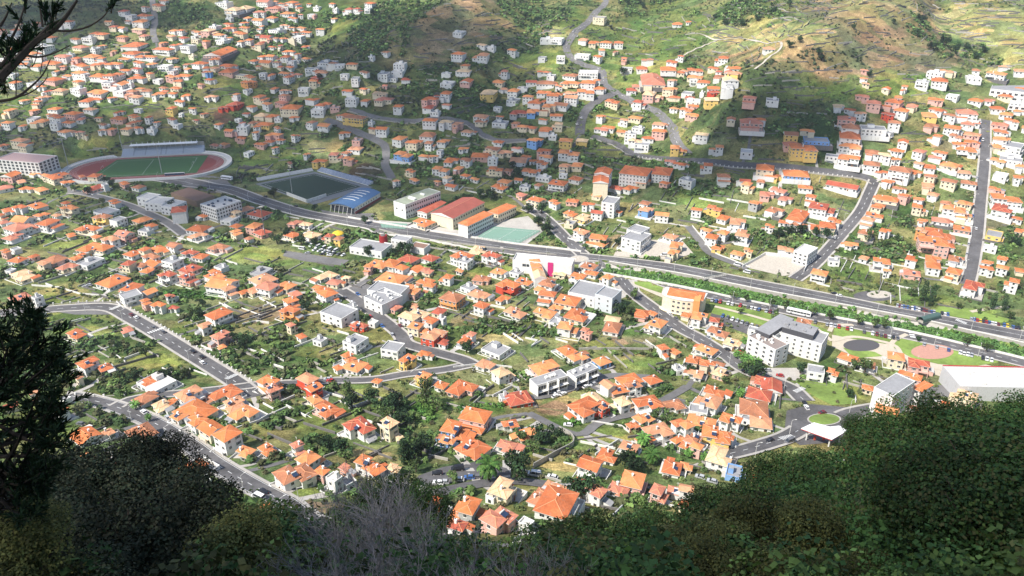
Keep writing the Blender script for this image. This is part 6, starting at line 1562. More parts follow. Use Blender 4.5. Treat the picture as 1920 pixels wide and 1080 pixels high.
TREES = '''round 1375 561;round 1398 566;round 1447 576;round 1471 580;round 1523 592;round 1555 600;round 1608 609;round 1638 615;round 1658 616;round 1813 650;round 1848 659;round 1388 590 .8;round 1450 604 .8;round 1453 594 .8
cypress 1729 566 1.4;cypress 1746 567 1.4;cypress 1859 580 1.3;cypress 1880 582 1.3;cypress 1742 574 .9;round 1893 600 1.1;round 1796 580 .8;dark 1721 640 .5;round 1834 588 .6;round 1708 556 1
dark 1025 440 1.4;dark 1010 425 1.2;dark 1015 400 1.3;round 1190 562 1.3;dark 1160 590 1.3;round 1180 592 1.2;dark 685 420 1;dark 590 395 .9;dark 514 371 1.3;dark 875 662 1.2;dark 765 583 .8;tall 1028 432 1.2
palm 917 902 1.45;palm 1205 838 0.88;palm 1220 872 1.02;palm 1187 875 0.75;palm 1387 746 0.75;palm 1395 650 0.82;palm 1394 682 0.88;palm 1403 688 0.88;palm 1418 690 0.88;palm 1380 672 0.68;palm 255 768 0.61;palm 280 790 0.54;palm 1320 865 0.54;palm 1290 858 0.54
dark 970 897 1.5;dark 1090 940 1.4;dark 1180 885 1.3;dark 1178 872 1.1;round 780 885 .9;cypress 757 872 1.3;cypress 768 868 1.5;cypress 762 862 1.2;round 850 905 .9;round 650 870 1;dark 645 857 1.1;dark 790 855 1.4;tall 800 760 1.3
dark 660 765 1.3;dark 700 760 1.4;tall 655 755 1.3;dark 740 765 1.3;round 720 790 1.2;dark 610 845 1.1;dark 750 800 1.2;dark 740 775 1.4;round 820 770 1.3;round 1000 850 1.2;dark 1015 832 1.3;dark 1040 822 1.1;round 975 830 1
dark 310 716 1.1;dark 255 712 1;round 225 712 .9;round 275 672 1.1;dark 460 655 1;dark 452 645 1;round 490 630 .7;dark 440 640 .9;round 350 710 1;dark 380 575 .9;dark 575 582 1.1;dark 375 592 .8;tall 360 598 .7
dark 320 395 1.3;dark 200 343 1;dark 212 352 1.1;round 140 360 1;dark 165 365 1.1;dark 410 408 1;dark 540 445 1.1;dark 520 458 1.2;dark 565 460 1.2;dark 690 480 1.2;dark 760 478 1.5;dark 745 482 1.2;dark 590 462 1;dark 845 395 1.4
dark 860 385 1.4;dark 900 372 1.2;dark 920 375 1.3;dark 875 380 1.3;dark 990 400 1.2;dark 970 330 1.2;dark 965 300 .9;round 1015 195 1;dark 1045 185 1;dark 960 315 1;dark 1168 140 1.2;round 1170 152 1;dark 1290 700 1
dark 1500 440 1.2;dark 1530 445 1.2;dark 1480 440 1.2;dark 1550 448 1.2;dark 1460 446 1.1;tall 1625 455 1.1;round 1680 455 1.2;round 1700 470 1.1;round 1660 465 1.2;dark 1345 470 .8;dark 1378 456 .9;round 1765 480 1;dark 1900 460 1.3
dark 1415 710 1.6;round 1395 700 1.3;round 1360 720 1;dark 1500 700 1;round 1620 700 1.3;round 1600 692 1;dark 1540 710 1;dark 1590 745 .8;round 1250 795 1.1;round 1230 790 1;dark 1160 460 1;dark 1200 467 .8;round 1130 465 1
dark 1480 90 1.2;dark 1500 80 1;dark 1535 105 1.2;dark 1540 115 1;dark 1630 145 1.1;dark 1725 45 1.5;dark 1720 70 1.3;dark 1745 95 1.2;dark 1770 85 1.4;dark 1790 100 1.4;dark 1810 95 1.3;dark 1830 110 1.4;dark 1845 100 1.2;dark 1600 55 .8;dark 1675 45 .8
dark 1390 50 1.2;dark 1420 40 1.3;dark 1360 48 1;dark 1340 35 1;dark 1450 25 1.2;dark 1480 12 1.2;dark 985 35 1.4;dark 1000 45 1.3;dark 1010 42 1.3;dark 1055 25 1.2;dark 1175 10 1.2;dark 1205 15 1.2;dark 620 125 1;dark 600 150 1;dark 700 30 1.2;dark 300 55 .9;dark 318 50 .9'''
for t in TREES.replace('\n', ';').split(';'):
    q = t.split(); tree(q[0], float(q[1]), float(q[2]), (float(q[3]) if len(q) > 3 else 1.0)*1.15)
# ------------------------------------------------------------ foreground bushes on the near slope
def near_pt(px, py, z):
    r = ray(px, py); return Vector((r[0]*z, r[1]*z, HC+r[2]*z))
def settle(px, py, z0, hg):
    """depth along the sight line at which a plant of that height, rooted in the slope, just reaches it"""
    r = ray(px, py); zz = np.arange(7, 75, 0.5); gap = HC+r[2]*zz-H(r[0]*zz, r[1]*zz)-hg
    k = np.where(gap[:-1]*gap[1:] <= 0)[0]
    if len(k) == 0:
        g0 = HC+r[2]*zz-H(r[0]*zz, r[1]*zz); hit = zz[np.argmax(g0 < 0)] if (g0 < 0).any() else 1e9
        return min(z0, hit)
    g0 = HC+r[2]*zz-H(r[0]*zz, r[1]*zz); hit = zz[np.argmax(g0 < 0)] if (g0 < 0).any() else 1e9
    c = zz[k]; c = c[c <= hit+1] if (c <= hit+1).any() else c
    c = float(c[np.argmin(abs(c-z0))]); return c if abs(c-z0) < 0.35*z0 or hit < z0 else z0
def bush_mesh(seed, Rr, Hh, n, leaf, pal, clumps=16, up=0.4, big=1.0):
    rs = np.random.RandomState(seed)
    cen = crown_centres(rs, Rr, Hh, clumps, 0.4, big); V, t = leaf_cloud(rs, cen, n, leaf, up=up)
    P_ = np.array(PAL[pal]); return quads_mesh('crown', V, t[:, None]*P_[rs.randint(0, len(P_), len(t))], [M_LEAF])
def limbs(seed, Rr, Hh, n=7, r=0.12):
    rg = random.Random(seed); mb = MB(); mb.tube((0, 0, -1.5), (0, 0, Hh*0.35), r*1.5, r, M_BARK, 6)
    for k in range(n):
        a = k*2.4+rg.random(); q = Rr*rg.uniform(0.4, 0.75); e = Vector((math.cos(a)*q, math.sin(a)*q, Hh*rg.uniform(0.55, 0.9))); m = e*0.5+Vector((0, 0, Hh*0.12))
        mb.tube((0, 0, Hh*0.25), m, r*0.7, r*0.45, M_BARK, 5); mb.tube(m, e, r*0.45, r*0.15, M_BARK, 5)
    return mb.mesh('trunk')
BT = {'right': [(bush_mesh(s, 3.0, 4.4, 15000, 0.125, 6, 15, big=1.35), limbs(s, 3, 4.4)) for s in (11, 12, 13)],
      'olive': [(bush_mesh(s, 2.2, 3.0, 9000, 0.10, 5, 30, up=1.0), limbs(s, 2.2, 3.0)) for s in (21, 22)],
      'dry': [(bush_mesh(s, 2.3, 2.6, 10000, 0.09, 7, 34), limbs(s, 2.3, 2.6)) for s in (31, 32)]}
_br = random.Random(9)
def bush(kind, px, py, z, s, look, drop=None):
    """py is the top of the crown"""
    hgt = {'right': 4.8, 'olive': 3.4, 'dry': 3.0}[kind]*s
    if kind == 'right' and px > 980: py += 9
    z = settle(px, py, z, hgt*0.93); p = near_pt(px, py, z); cm, tm = BT[kind][_br.randrange(len(BT[kind]))]
    base = p.z-hgt*0.93
    r = empty('bush' if kind != 'right' else 'tree', (p.x, p.y, base), _br.uniform(0, 6.28)); r.scale = (s, s, s*_br.uniform(.9, 1.08))
    link_mesh('crown', cm, r)
    g = float(H(p.x, p.y)); 
    mb = MB(); k = 1/s; mb.tube((0, 0, (g-base)*k-1.0 if g < base else -1.0), (0, 0, 0.3*hgt*k), 0.22, 0.16, M_BARK, 6); mb.build('stem', r)
    link_mesh('trunk', tm, r)
    register(r, px, py+10, look, 'bush' if kind != 'right' else 'tree', 'bush' if kind != 'right' else 'tree', 'bushes on the near shaded slope', 60)
# right mass, outline from the photograph's treetops
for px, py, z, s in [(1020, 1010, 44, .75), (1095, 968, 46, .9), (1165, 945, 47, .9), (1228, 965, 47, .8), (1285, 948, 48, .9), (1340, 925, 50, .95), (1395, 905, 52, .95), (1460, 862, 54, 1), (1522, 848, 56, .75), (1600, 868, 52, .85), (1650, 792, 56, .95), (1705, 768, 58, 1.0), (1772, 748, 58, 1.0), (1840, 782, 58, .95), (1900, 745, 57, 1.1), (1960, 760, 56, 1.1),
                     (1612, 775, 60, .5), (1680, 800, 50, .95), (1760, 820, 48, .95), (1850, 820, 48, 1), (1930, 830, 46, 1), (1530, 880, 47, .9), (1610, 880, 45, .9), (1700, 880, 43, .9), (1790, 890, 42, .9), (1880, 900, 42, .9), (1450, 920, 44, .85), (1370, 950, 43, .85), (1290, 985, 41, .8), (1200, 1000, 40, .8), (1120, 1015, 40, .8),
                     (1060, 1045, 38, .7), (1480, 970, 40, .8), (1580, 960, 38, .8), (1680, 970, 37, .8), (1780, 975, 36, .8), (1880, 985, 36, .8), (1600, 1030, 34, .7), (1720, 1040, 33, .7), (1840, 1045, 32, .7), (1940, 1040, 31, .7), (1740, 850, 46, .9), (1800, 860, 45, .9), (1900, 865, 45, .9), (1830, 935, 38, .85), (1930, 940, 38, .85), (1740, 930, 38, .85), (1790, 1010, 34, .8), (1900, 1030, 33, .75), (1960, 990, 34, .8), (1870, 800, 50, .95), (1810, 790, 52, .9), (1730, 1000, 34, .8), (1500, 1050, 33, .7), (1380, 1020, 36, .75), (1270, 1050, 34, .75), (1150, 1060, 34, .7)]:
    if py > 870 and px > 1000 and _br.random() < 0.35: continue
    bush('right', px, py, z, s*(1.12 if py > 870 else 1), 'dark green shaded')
for px, py, z, s in [(1330, 985, 30, .75), (1420, 965, 31, .8), (1510, 965, 31, .75), (1590, 1010, 29, .7), (1350, 1040, 25, .65), (1450, 1030, 25, .65), (1540, 1055, 24, .6), (1260, 1030, 27, .65), (1650, 1060, 25, .6)]:
    bush('olive', px, py, z, s, 'olive brown heathery')
# left mound
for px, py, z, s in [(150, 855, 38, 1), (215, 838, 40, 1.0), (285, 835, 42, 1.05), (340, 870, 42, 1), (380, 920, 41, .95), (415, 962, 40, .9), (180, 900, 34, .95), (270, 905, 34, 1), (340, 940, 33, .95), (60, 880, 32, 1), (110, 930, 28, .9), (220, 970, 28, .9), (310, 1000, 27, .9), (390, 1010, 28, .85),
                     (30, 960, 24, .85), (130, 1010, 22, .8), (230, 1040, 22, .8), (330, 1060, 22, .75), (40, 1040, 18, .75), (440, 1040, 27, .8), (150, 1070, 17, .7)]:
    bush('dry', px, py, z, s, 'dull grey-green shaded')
for px, py, z, s in [(440, 985, 34, .7), (495, 985, 34, .75), (545, 1012, 33, .7), (590, 1040, 31, .65), (470, 1020, 30, .7), (540, 1045, 28, .65), (40, 960, 17, .5), (15, 1010, 14, .5), (90, 985, 18, .5), (130, 1040, 15, .45), (380, 1040, 24, .6)]:
    bush('olive', px, py, z, s, 'olive green')
# green bushes behind the bare twigs
for px, py, z, s in [(740, 915, 52, .8), (790, 930, 50, .7), (700, 935, 50, .7), (1000, 1015, 42, .6), (650, 960, 46, .6)]:
    bush('right', px, py, z, s, 'loose green')

# low growth covering the near slope
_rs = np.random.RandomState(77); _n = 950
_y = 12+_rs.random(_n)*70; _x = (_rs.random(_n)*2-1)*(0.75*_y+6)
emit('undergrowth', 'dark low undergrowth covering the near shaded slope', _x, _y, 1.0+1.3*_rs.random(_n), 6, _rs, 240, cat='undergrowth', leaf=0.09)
# leafless bushes
def twig_tree(seed, Hh, spread, n0=9, depth=4):
    rg = random.Random(seed); mb = MB()
    def grow(p, d, L, r, lv):
        q = p
        for s in range(3):
            d = (d+Vector((rg.gauss(0, .13), rg.gauss(0, .13), rg.gauss(0.02, .10)))).normalized(); e = q+d*L/3
            mb.tube(q, e, r*(1-s*0.2), r*(0.8-s*0.2), M_TWIG, 3 if lv > 1 else 5); q = e
            if lv < depth:
                for k in range(rg.choice((1, 2, 2))):
                    dd = (d+Vector((rg.gauss(0, .6), rg.gauss(0, .6), rg.gauss(0.15, .35)))).normalized(); grow(q, dd, L*rg.uniform(.5, .72), r*0.55, lv+1)
    for k in range(n0):
        a = k*2.4; d = Vector((math.cos(a)*spread, math.sin(a)*spread, 1)).normalized()
        grow(Vector((math.cos(a)*0.15, math.sin(a)*0.15, 0)), d, Hh*0.55*rg.uniform(.7, 1.1), 0.042, 1)
    return mb
TW = [twig_tree(s, 3.6, 0.55, 7, 4).mesh('branches') for s in (1, 2)]
for i, (px, py, z, s, lk) in enumerate([(700, 885, 34, 1.15, 'tallest'), (665, 915, 33, 1.0, 'ashen'), (650, 950, 30, 1, 'brittle'), (640, 985, 24, .95, 'dense'), (740, 985, 24, .95, 'grey'), (825, 1015, 22, .8, 'wide'), (900, 1040, 21, .75, 'low'), (690, 1030, 18, .75, 'nearest'), (800, 1050, 17, .7, 'wispy'), (960, 1045, 22, .65, 'spreading'), (600, 1040, 20, .75, 'thin'), (560, 1060, 18, .6, 'small'), (660, 1060, 15, .6, 'knotted'), (720, 1075, 14, .6, 'matted'), (940, 1070, 16, .6, 'forked'), (640, 1000, 26, .85, 'bristly'), (880, 1065, 16, .6, 'tangled'), (760, 930, 33, .9, 'upright'), (180, 890, 30, .5, 'faded'), (1030, 1050, 20, .6, 'sparse')]):
    hgt = 3.9*s; z = settle(px, py, z, hgt); p = near_pt(px, py, z); r = empty('leafless_bush', (p.x, p.y, p.z-hgt), i*1.3); r.scale = (s, s, s)
    g = float(H(p.x, p.y)); link_mesh('branches', TW[i % 2], r); mb = MB(); mb.tube((0, 0, min((g-(p.z-hgt))/s, 0)-0.8), (0, 0, 0.25), 0.07, 0.06, M_TWIG, 6); mb.build('stem', r)
    register(r, px, py+10, lk+' leafless grey', 'bush', 'bush', 'leafless bushes on the near slope', 60)

# needle-leaved tree at the left edge
def sprays(seed, tips, n_needles, L, pal, w=0.02, cone=0.6):
    """narrow leaves around twig tips: tips (point, direction)"""
    rs = np.random.RandomState(seed); vs = []; ts = []
    for p, d in tips:
        p = np.array(p); d = np.array(d)/np.linalg.norm(d)
        for k in range(n_needles):
            q = p-d*L*1.6*rs.random(); nd = d+rs.normal(size=3)*cone; nd /= np.linalg.norm(nd)
            sd = np.cross(nd, rs.normal(size=3)); sd /= np.linalg.norm(sd); l = L*(0.6+0.6*rs.random())
            vs += [q-sd*w*0.4, q+nd*l*0.5-sd*w, q+nd*l, q+nd*l*0.5+sd*w]; ts.append(0.7+0.6*rs.random())
    P_ = np.array(PAL[pal]); t = np.array(ts); return quads_mesh('foliage', np.array(vs), t[:, None]*P_[rs.randint(0, len(P_), len(t))], [M_LEAF])
def left_tree():
    rg = random.Random(4); base = near_pt(-60, 1000, 15); g = float(H(base.x, base.y))
    r = empty('laurel_tree', (base.x, base.y, g)); tag(r, 'big dark narrow-leaved tree filling the left edge of the view', 'tree')
    mb = MB(); tips = []
    top = near_pt(-40, 600, 15)
    def w2l(v): return Vector(v)-Vector((base.x, base.y, g))
    root = Vector((0, 0, -0.8)); mid = w2l(near_pt(-40, 760, 15)); mb.tube(root, mid, 0.22, 0.12, M_BARKD, 8)
    targets = []
    for k in range(76):
        py = 580+k*5.5; edge = np.interp(py, [560, 600, 650, 700, 740, 790, 850, 900, 1000], [60, 75, 125, 130, 135, 100, 130, 90, 60])
        px = rg.uniform(-90, edge-8) if k % 3 else edge-rg.uniform(0, 18)
        targets.append((px, py, rg.uniform(12.5, 16.5)))
    for px, py, z in targets:
        e = w2l(near_pt(px, py, z)); s = Vector((0, 0, 0)).lerp(mid, rg.uniform(.5, 1.0)) if py > 700 else mid
        m = s.lerp(e, 0.55)+Vector((0, 0, -0.15)); mb.tube(s, m, 0.05, 0.03, M_BARKD, 5); mb.tube(m, e, 0.03, 0.008, M_BARKD, 4)
        d = (e-m).normalized()
        for j in range(9):
            dd = (d+Vector((rg.gauss(0, .7), rg.gauss(0, .7), rg.gauss(.35, .5)))).normalized(); q = m.lerp(e, rg.uniform(0.3, 1)); t = q+dd*rg.uniform(.2, .55)
            mb.tube(q, t, 0.010, 0.004, M_BARKD, 3); tips.append((t, dd))
    mb.build('limbs', r); me = sprays(5, tips, 26, 0.17, 4, w=0.016, cone=0.45); link_mesh('foliage', me, r)
    print('left tree quads', len(me.polygons))
left_tree()
def top_branch():
    zz = 5.2; r0 = near_pt(-40, 300, zz); r = empty('overhanging_branch', r0); tag(r, 'bare thin branches with dark leaf tufts hanging in at the upper corner', 'branch')
    def w(px, py, z=zz): return near_pt(px, py, z)-r0
    mb = MB(); tips = []
    def path(pts, ra, rb, tf=0):
        q = [w(*p) if len(p) == 3 else w(p[0], p[1]) for p in pts]; L = smooth3(q)
        for i in range(len(L)-1):
            t = i/(len(L)-1); mb.tube(L[i], L[i+1], ra+(rb-ra)*t, ra+(rb-ra)*(t+1/(len(L)-1)), M_BARK, 5)
        if tf: tips.append((L[-1], (L[-1]-L[-2]).normalized()))
    def smooth3(q):
        p = [2*q[0]-q[1]]+q+[2*q[-1]-q[-2]]; out = []
        for i in range(1, len(p)-2):
            for k in range(5):
                t = k/5; out.append(0.5*((2*p[i])+(p[i+1]-p[i-1])*t+(2*p[i-1]-5*p[i]+4*p[i+1]-p[i+2])*t*t+(3*p[i]-3*p[i+1]+p[i+2]-p[i-1])*t**3))
        out.append(p[-2]); return out
    path([(-60, 200), (0, 145), (40, 105), (70, 75), (100, 57), (125, 30), (145, 0)], .035, .008)
    path([(40, 102), (70, 107), (100, 100), (132, 85)], .010, .003); path([(100, 57), (130, 58), (165, 50), (195, 30), (210, 5)], .009, .003, 1)
    path([(70, 75), (95, 48), (110, 40)], .018, .010, 1); path([(0, 50), (12, 30), (22, 5)], .010, .004); path([(15, 85), (35, 45), (50, 0)], .010, .005)
    path([(0, 52), (20, 75), (42, 100)], .006, .003); path([(-20, 192), (25, 185), (55, 165), (80, 140), (95, 110)], .012, .003); path([(25, 185), (60, 172), (85, 150), (90, 135)], .006, .002)
    path([(80, 50), (76, 20), (72, -5)], .008, .004); path([(30, 110), (60, 125), (75, 80)], .005, .002); path([(30, 180), (30, 140), (28, 115)], .004, .002); path([(75, 140), (80, 105), (78, 60)], .003, .002)
    path([(-20, 130), (5, 120), (35, 75)], .02, .008); path([(-30, 170), (0, 150), (12, 130), (35, 112)], .03, .012)
    for px, py, dx, dy in [(45, 70, .2, .8), (60, 65, -.3, .8), (85, 30, .1, 1), (100, 25, .3, .8), (88, 22, -.4, .9), (30, 30, -.4, .6), (48, 8, .1, 1), (5, 100, -.3, .7), (15, 95, .2, .9), (25, 100, .3, .8), (5, 130, -.5, .2), (25, 118, .5, .3), (0, 158, -.4, -.3), (8, 160, -.2, -.6), (55, 80, .3, .6), (210, 8, .1, .6), (218, 2, .5, .3),
                            (68, 60, .1, .9), (92, 60, .5, .5), (40, 85, -.1, 1), (0, 80, .2, .8), (20, 108, 0, .8), (36, 92, .4, .6), (50, 75, 0, 1), (10, 140, .2, .3), (105, 22, .5, .7), (-10, 110, 0, 1), (12, 122, .6, .4), (58, 92, .7, .1), (30, 90, -.5, .7)]:
        c = w(px, py); d = Vector((dx, 0.1, dy)).normalized()
        for k in range(3): dd = (d+Vector((random.gauss(0, .25), random.gauss(0, .25), random.gauss(0, .25)))).normalized(); tips.append((c+dd*0.05, dd)); mb.tube(c-dd*0.06, c+dd*0.06, .004, .002, M_BARK, 3)
    mb.build('twigs', r); link_mesh('foliage', sprays(8, tips, 16, 0.062, 4, w=0.0045, cone=0.30), r)
top_branch()

# ------------------------------------------------------------ cars, vans, bus
CARP = {n: mat('car_paint_'+n, c, rough=0.3, var=0.03, spec=0.6) for n, c in (('white', (0.78, 0.78, 0.78)), ('silver', (0.42, 0.43, 0.45)), ('black', (0.02, 0.02, 0.025)), ('red', (0.42, 0.02, 0.02)), ('blue', (0.05, 0.12, 0.32)), ('grey', (0.14, 0.14, 0.15)), ('yellow', (0.75, 0.52, 0.03)), ('maroon', (0.16, 0.02, 0.03)))}
M_TYRE = mat('tyre', (0.02, 0.02, 0.02), rough=0.9); M_LAMP = mat('lamp_lens', (0.6, 0.6, 0.55), rough=0.2); M_TAIL = mat('tail_lens', (0.35, 0.01, 0.01), rough=0.3)
def car_proto(col_, kind='car'):
    p = CARP[col_]; L, Wd, hh = {'car': (4.2, 1.75, 1.45), 'van': (5.2, 2.0, 2.2), 'estate': (4.5, 1.8, 1.5)}[kind]
    b = MB(); x0, x1 = -L/2, L/2; w = Wd/2
    def hull(secs, m):
        for (xa, za, wa), (xb, zb, wb) in zip(secs[:-1], secs[1:]):
            b.poly([(xa, -wa, za), (xb, -wb, zb), (xb, wb, zb), (xa, wa, za)], m)
    prof = [(x0, .45), (x0+.05, .75), (x0+.9, .92), (x1-.35, .95), (x1, .8), (x1, .4)] if kind != 'van' else [(x0, .45), (x0+.1, 1.0), (x0+.7, 1.15), (x1-.1, 1.2), (x1, 1.1), (x1, .4)]
    for s in (-1, 1): b.poly([(x, s*w, z) for x, z in ([(x0, .28)]+prof+[(x1, .28)])][::s], p)
    pr = [(x0, .28)]+prof+[(x1, .28)]
    for (xa, za), (xb, zb) in zip(pr[:-1], pr[1:]): b.poly([(xa, -w, za), (xa, w, za), (xb, w, zb), (xb, -w, zb)], p)
    c = MB(); t = hh
    a0, a1, b1, b0 = (x0+1.0, x0+1.75, x1-.75, x1-.2) if kind != 'van' else (x0+.7, x0+1.35, x1-.12, x1-.05)
    z0 = .90 if kind != 'van' else 1.13
    g = []
    for s in (-1, 1): c.poly([(a0, s*(w-.05), z0), (b0, s*(w-.05), z0), (b1, s*(w-.22), t), (a1, s*(w-.22), t)][::s], M_GLASS)
    c.poly([(a0, w-.05, z0), (a0, -w+.05, z0), (a1, -w+.22, t), (a1, w-.22, t)], M_GLASS); c.poly([(b0, -w+.05, z0), (b0, w-.05, z0), (b1, w-.22, t), (b1, -w+.22, t)], M_GLASS)
    b.box(a1, b1, -w+.2, w-.2, t-.03, t+.03, p)
    for xx in (a1+.1, (a1+b1)/2, b1-.12):
        for s in (-1, 1): b.tube((xx, s*(w-.03), z0), (xx, s*(w-.2), t), .04, .04, p, 4)
    ly = MB(); 
    wh = MB(); wh.tube((0, -.1, 0), (0, .1, 0), .32, .32, M_TYRE, 10); wh.tube((0, -.105, 0), (0, .105, 0), .18, .18, M_FRAME, 8)
    lt = MB(); lt.box(-.03, .03, -.16, .16, -.07, .07, M_LAMP); tl = MB(); tl.box(-.03, .03, -.12, .12, -.1, .1, M_TAIL)
    return dict(body=b.mesh('body'), cabin=c.mesh('window_glass'), wheel=wh.mesh('wheel'), lamp=lt.mesh('headlight'), tail=tl.mesh('tail_light'), L=L, w=w, kind=kind)
_cp = {}
_cr = random.Random(21)
def car(px, py, ang, col_='white', kind='car', where=None, world=None, off=0.30):
    key = (col_, kind)
    if key not in _cp: _cp[key] = car_proto(col_, kind)
    pr = _cp[key]
    x, y = world if world is not None else P(px, py)[:2]
    z = float(H(x, y))+off
    r = empty('car' if kind != 'van' else 'van', (x, y, z), ang)
    sc_ = 1.0; r.scale = (sc_, sc_, sc_)
    link_mesh('body', pr['body'], r); link_mesh('window_glass', pr['cabin'], r)
    for a in (-1, 1):
        for b in (-1, 1): link_mesh('wheel', pr['wheel'], r, (a*pr['L']*0.31, b*(pr['w']-.1), .32))
        link_mesh('headlight', pr['lamp'], r, (-pr['L']/2+.03, a*(pr['w']-.3), .66)); link_mesh('tail_light', pr['tail'], r, (pr['L']/2-.0, a*(pr['w']-.22), .75))
    ppx, ppy, zc = proj(x, y, z)
    register(r, ppx, ppy, col_, 'car' if kind != 'van' else 'van', 'car' if kind != 'van' else 'van', 'cars parked and driving in the valley', 6)
def along(L, t, d):
    i = min(int(t*(len(L)-1)), len(L)-2); f = t*(len(L)-1)-i; p = L[i]*(1-f)+L[i+1]*f; v = L[i+1]-L[i]; v /= np.linalg.norm(v); n = np.array([v[1], -v[0]])
    return p+n*d, math.atan2(v[1], v[0])
def park(L, x0, x1, d, n, perp=True, skip=0.2, cols='white white silver silver black grey blue red white grey'):
    pr = proj(L[:, 0], L[:, 1], H(L[:, 0], L[:, 1]))[0]; k = np.where((pr >= x0) & (pr <= x1))[0]; S = L[k]
    cl = cols.split()
    for i in range(n):
        if _cr.random() < skip: continue
        p, a = along(S, (i+0.5)/n, d); c = _cr.choice(cl)
        if c == 'red' and _cr.random() < .5: c = 'maroon'
        car(0, 0, a+(PI/2 if perp else 0)+_cr.uniform(-.05, .05)+(PI if _cr.random() < .5 else 0), c, world=p)
park(L_RS, 1300, 1480, 7.6, 24, True, .3); park(L_RS, 1520, 1700, 7.6, 22, True, .35); park(L_RS, 1720, 1870, 7.6, 18, True, .35)
park(L_RN, 1668, 1790, -8.6, 22, True, .25, 'white red silver grey black blue maroon'); park(L_RN, 1812, 1930, -8.6, 18, True, .25, 'white red silver yellow grey black blue')
park(L_R5, 1230, 1390, -5.0, 10, False, .45); park(L_R6, 1820, 1850, 4.6, 16, False, .4); park(L_R4, 1040, 1090, 5.2, 5, False, .4); park(L_R13, 650, 770, 4.7, 10, False, .4); park(L_R13, 650, 760, -4.8, 10, False, .5); park(L_R17, 990, 1120, 3.6, 8, False, .5)
for px, py, c, k, L in [(247, 592, 'maroon', 'car', L_R1), (256, 597, 'white', 'car', L_R1), (288, 616, 'grey', 'car', L_R1), (306, 624, 'grey', 'car', L_R1), (362, 661, 'black', 'car', L_R1), (379, 671, 'black', 'car', L_R1), (380, 682, 'white', 'car', L_R1),
                        (1512, 766, 'white', 'car', L_R5), (1508, 758, 'black', 'car', L_R5), (1167, 512, 'black', 'car', L_RS), (1573, 556, 'white', 'car', L_RN), (1563, 552, 'black', 'car', L_RN), (498, 370, 'black', 'car', L_R3), (555, 388, 'black', 'car', L_R3),
                        (1082, 234, 'white', 'car', L_R8), (1090, 222, 'white', 'car', L_R8), (1083, 69, 'white', 'car', L_R8), (1075, 60, 'white', 'car', L_R8), (1842, 264, 'white', 'van', L_R6), (1830, 430, 'white', 'car', L_R6)]:
    x, y, _ = P(px, py); i = int(np.argmin(np.hypot(L[:, 0]-x, L[:, 1]-y))); i = min(i, len(L)-2); v = L[i+1]-L[i]; car(px, py, math.atan2(v[1], v[0]), c, k)
for px, py, a, c, k in [(820, 890, 5, 'black', 'car'), (858, 882, 12, 'black', 'van'), (832, 907, 0, 'silver', 'car'), (822, 908, -10, 'white', 'car'), (860, 902, 0, 'white', 'car'), (880, 898, 0, 'blue', 'car'), (893, 897, 0, 'grey', 'car'), (1002, 892, -12, 'white', 'van'), (1036, 897, -20, 'white', 'car'), (1541, 776, 20, 'maroon', 'car'),
                        (706, 928, 20, 'white', 'car'), (717, 927, -70, 'red', 'car'), (485, 935, -30, 'white', 'van'), (495, 925, -40, 'black', 'car'), (1443, 828, 30, 'black', 'car'), (1480, 830, 30, 'grey', 'van'), (1313, 897, -25, 'silver', 'car'), (1335, 905, -25, 'silver', 'car'), (1065, 799, -10, 'white', 'car'), (1385, 662, -50, 'red', 'car'),
                        (566, 468, -20, 'white', 'van'), (604, 478, 0, 'black', 'car'), (618, 480, 0, 'white', 'car'), (577, 476, 10, 'silver', 'car'), (1462, 706, -20, 'red', 'car'), (1422, 680, -60, 'black', 'car'), (1438, 696, -10, 'silver', 'car'), (270, 775, -40, 'white', 'car'), (315, 785, -50, 'silver', 'car'), (1198, 470, 20, 'grey', 'car'), (1186, 466, 30, 'silver', 'car'),
                        (1245, 480, 0, 'white', 'van'), (1382, 498, -30, 'white', 'van'), (1400, 512, -30, 'white', 'van'), (152, 797, -20, 'grey', 'car'), (620, 716, -5, 'red', 'car'), (615, 713, -5, 'silver', 'car'), (168, 536, -10, 'silver', 'car'), (160, 539, -10, 'silver', 'car'), (1085, 703, 20, 'white', 'car'), (1045, 738, 22, 'white', 'car')]:
    car(px, py, R(a), c, k)
for i in range(9): car(1355+i*9, 594+i*3.0, R(60), _cr.choice(['white', 'silver', 'grey', 'black', 'blue']))
for i in range(7): car(590+i*9, 470+i*1.6, R(55), _cr.choice(['white', 'silver', 'white', 'grey']))
for i in range(5): car(585+i*11, 464+i*2.6-2, R(60), 'white', 'van')
def bus(px, py, ang, label, L=12.0):
    x, y, _ = P(px, py); r = empty('bus', (x, y, float(H(x, y))+0.3), ang); tag(r, label, 'bus')
    b = MB(); b.box(-L/2, L/2, -1.25, 1.25, .35, 3.2, CARP['white']); b.box(-L/2+.3, L/2-.3, -1.1, 1.1, 3.2, 3.4, CARP['white']); b.build('body', r)
    for s in (-1, 1):
        n = 7
        for k in range(n): q = MB(); x0 = -L/2+.4+k*(L-.8)/n; q.box(x0, x0+(L-.8)/n-.15, s*1.26-.01, s*1.26+.01, 1.5, 2.6, M_GLASS); q.build('window', r)
    q = MB(); q.box(-L/2-.02, -L/2, -1.1, 1.1, 1.4, 2.8, M_GLASS); q.build('windscreen', r)
    for a in (-.3, .3):
        for s in (-1, 1): q = MB(); q.tube((a*L, s*1.0, .45), (a*L, s*1.28, .45), .48, .48, M_TYRE, 10); q.build('wheel', r)
x, y, _ = P(1497, 578); i = int(np.argmin(np.hypot(L_RS[:, 0]-x, L_RS[:, 1]-y))); v = L_RS[i+1]-L_RS[i]
bus(1497, 590, math.atan2(v[1], v[0]), 'white coach parked among cars on the riverside road', 15)
bus(426, 337, R(-20), 'white bus standing on the forecourt by the athletics stadium')
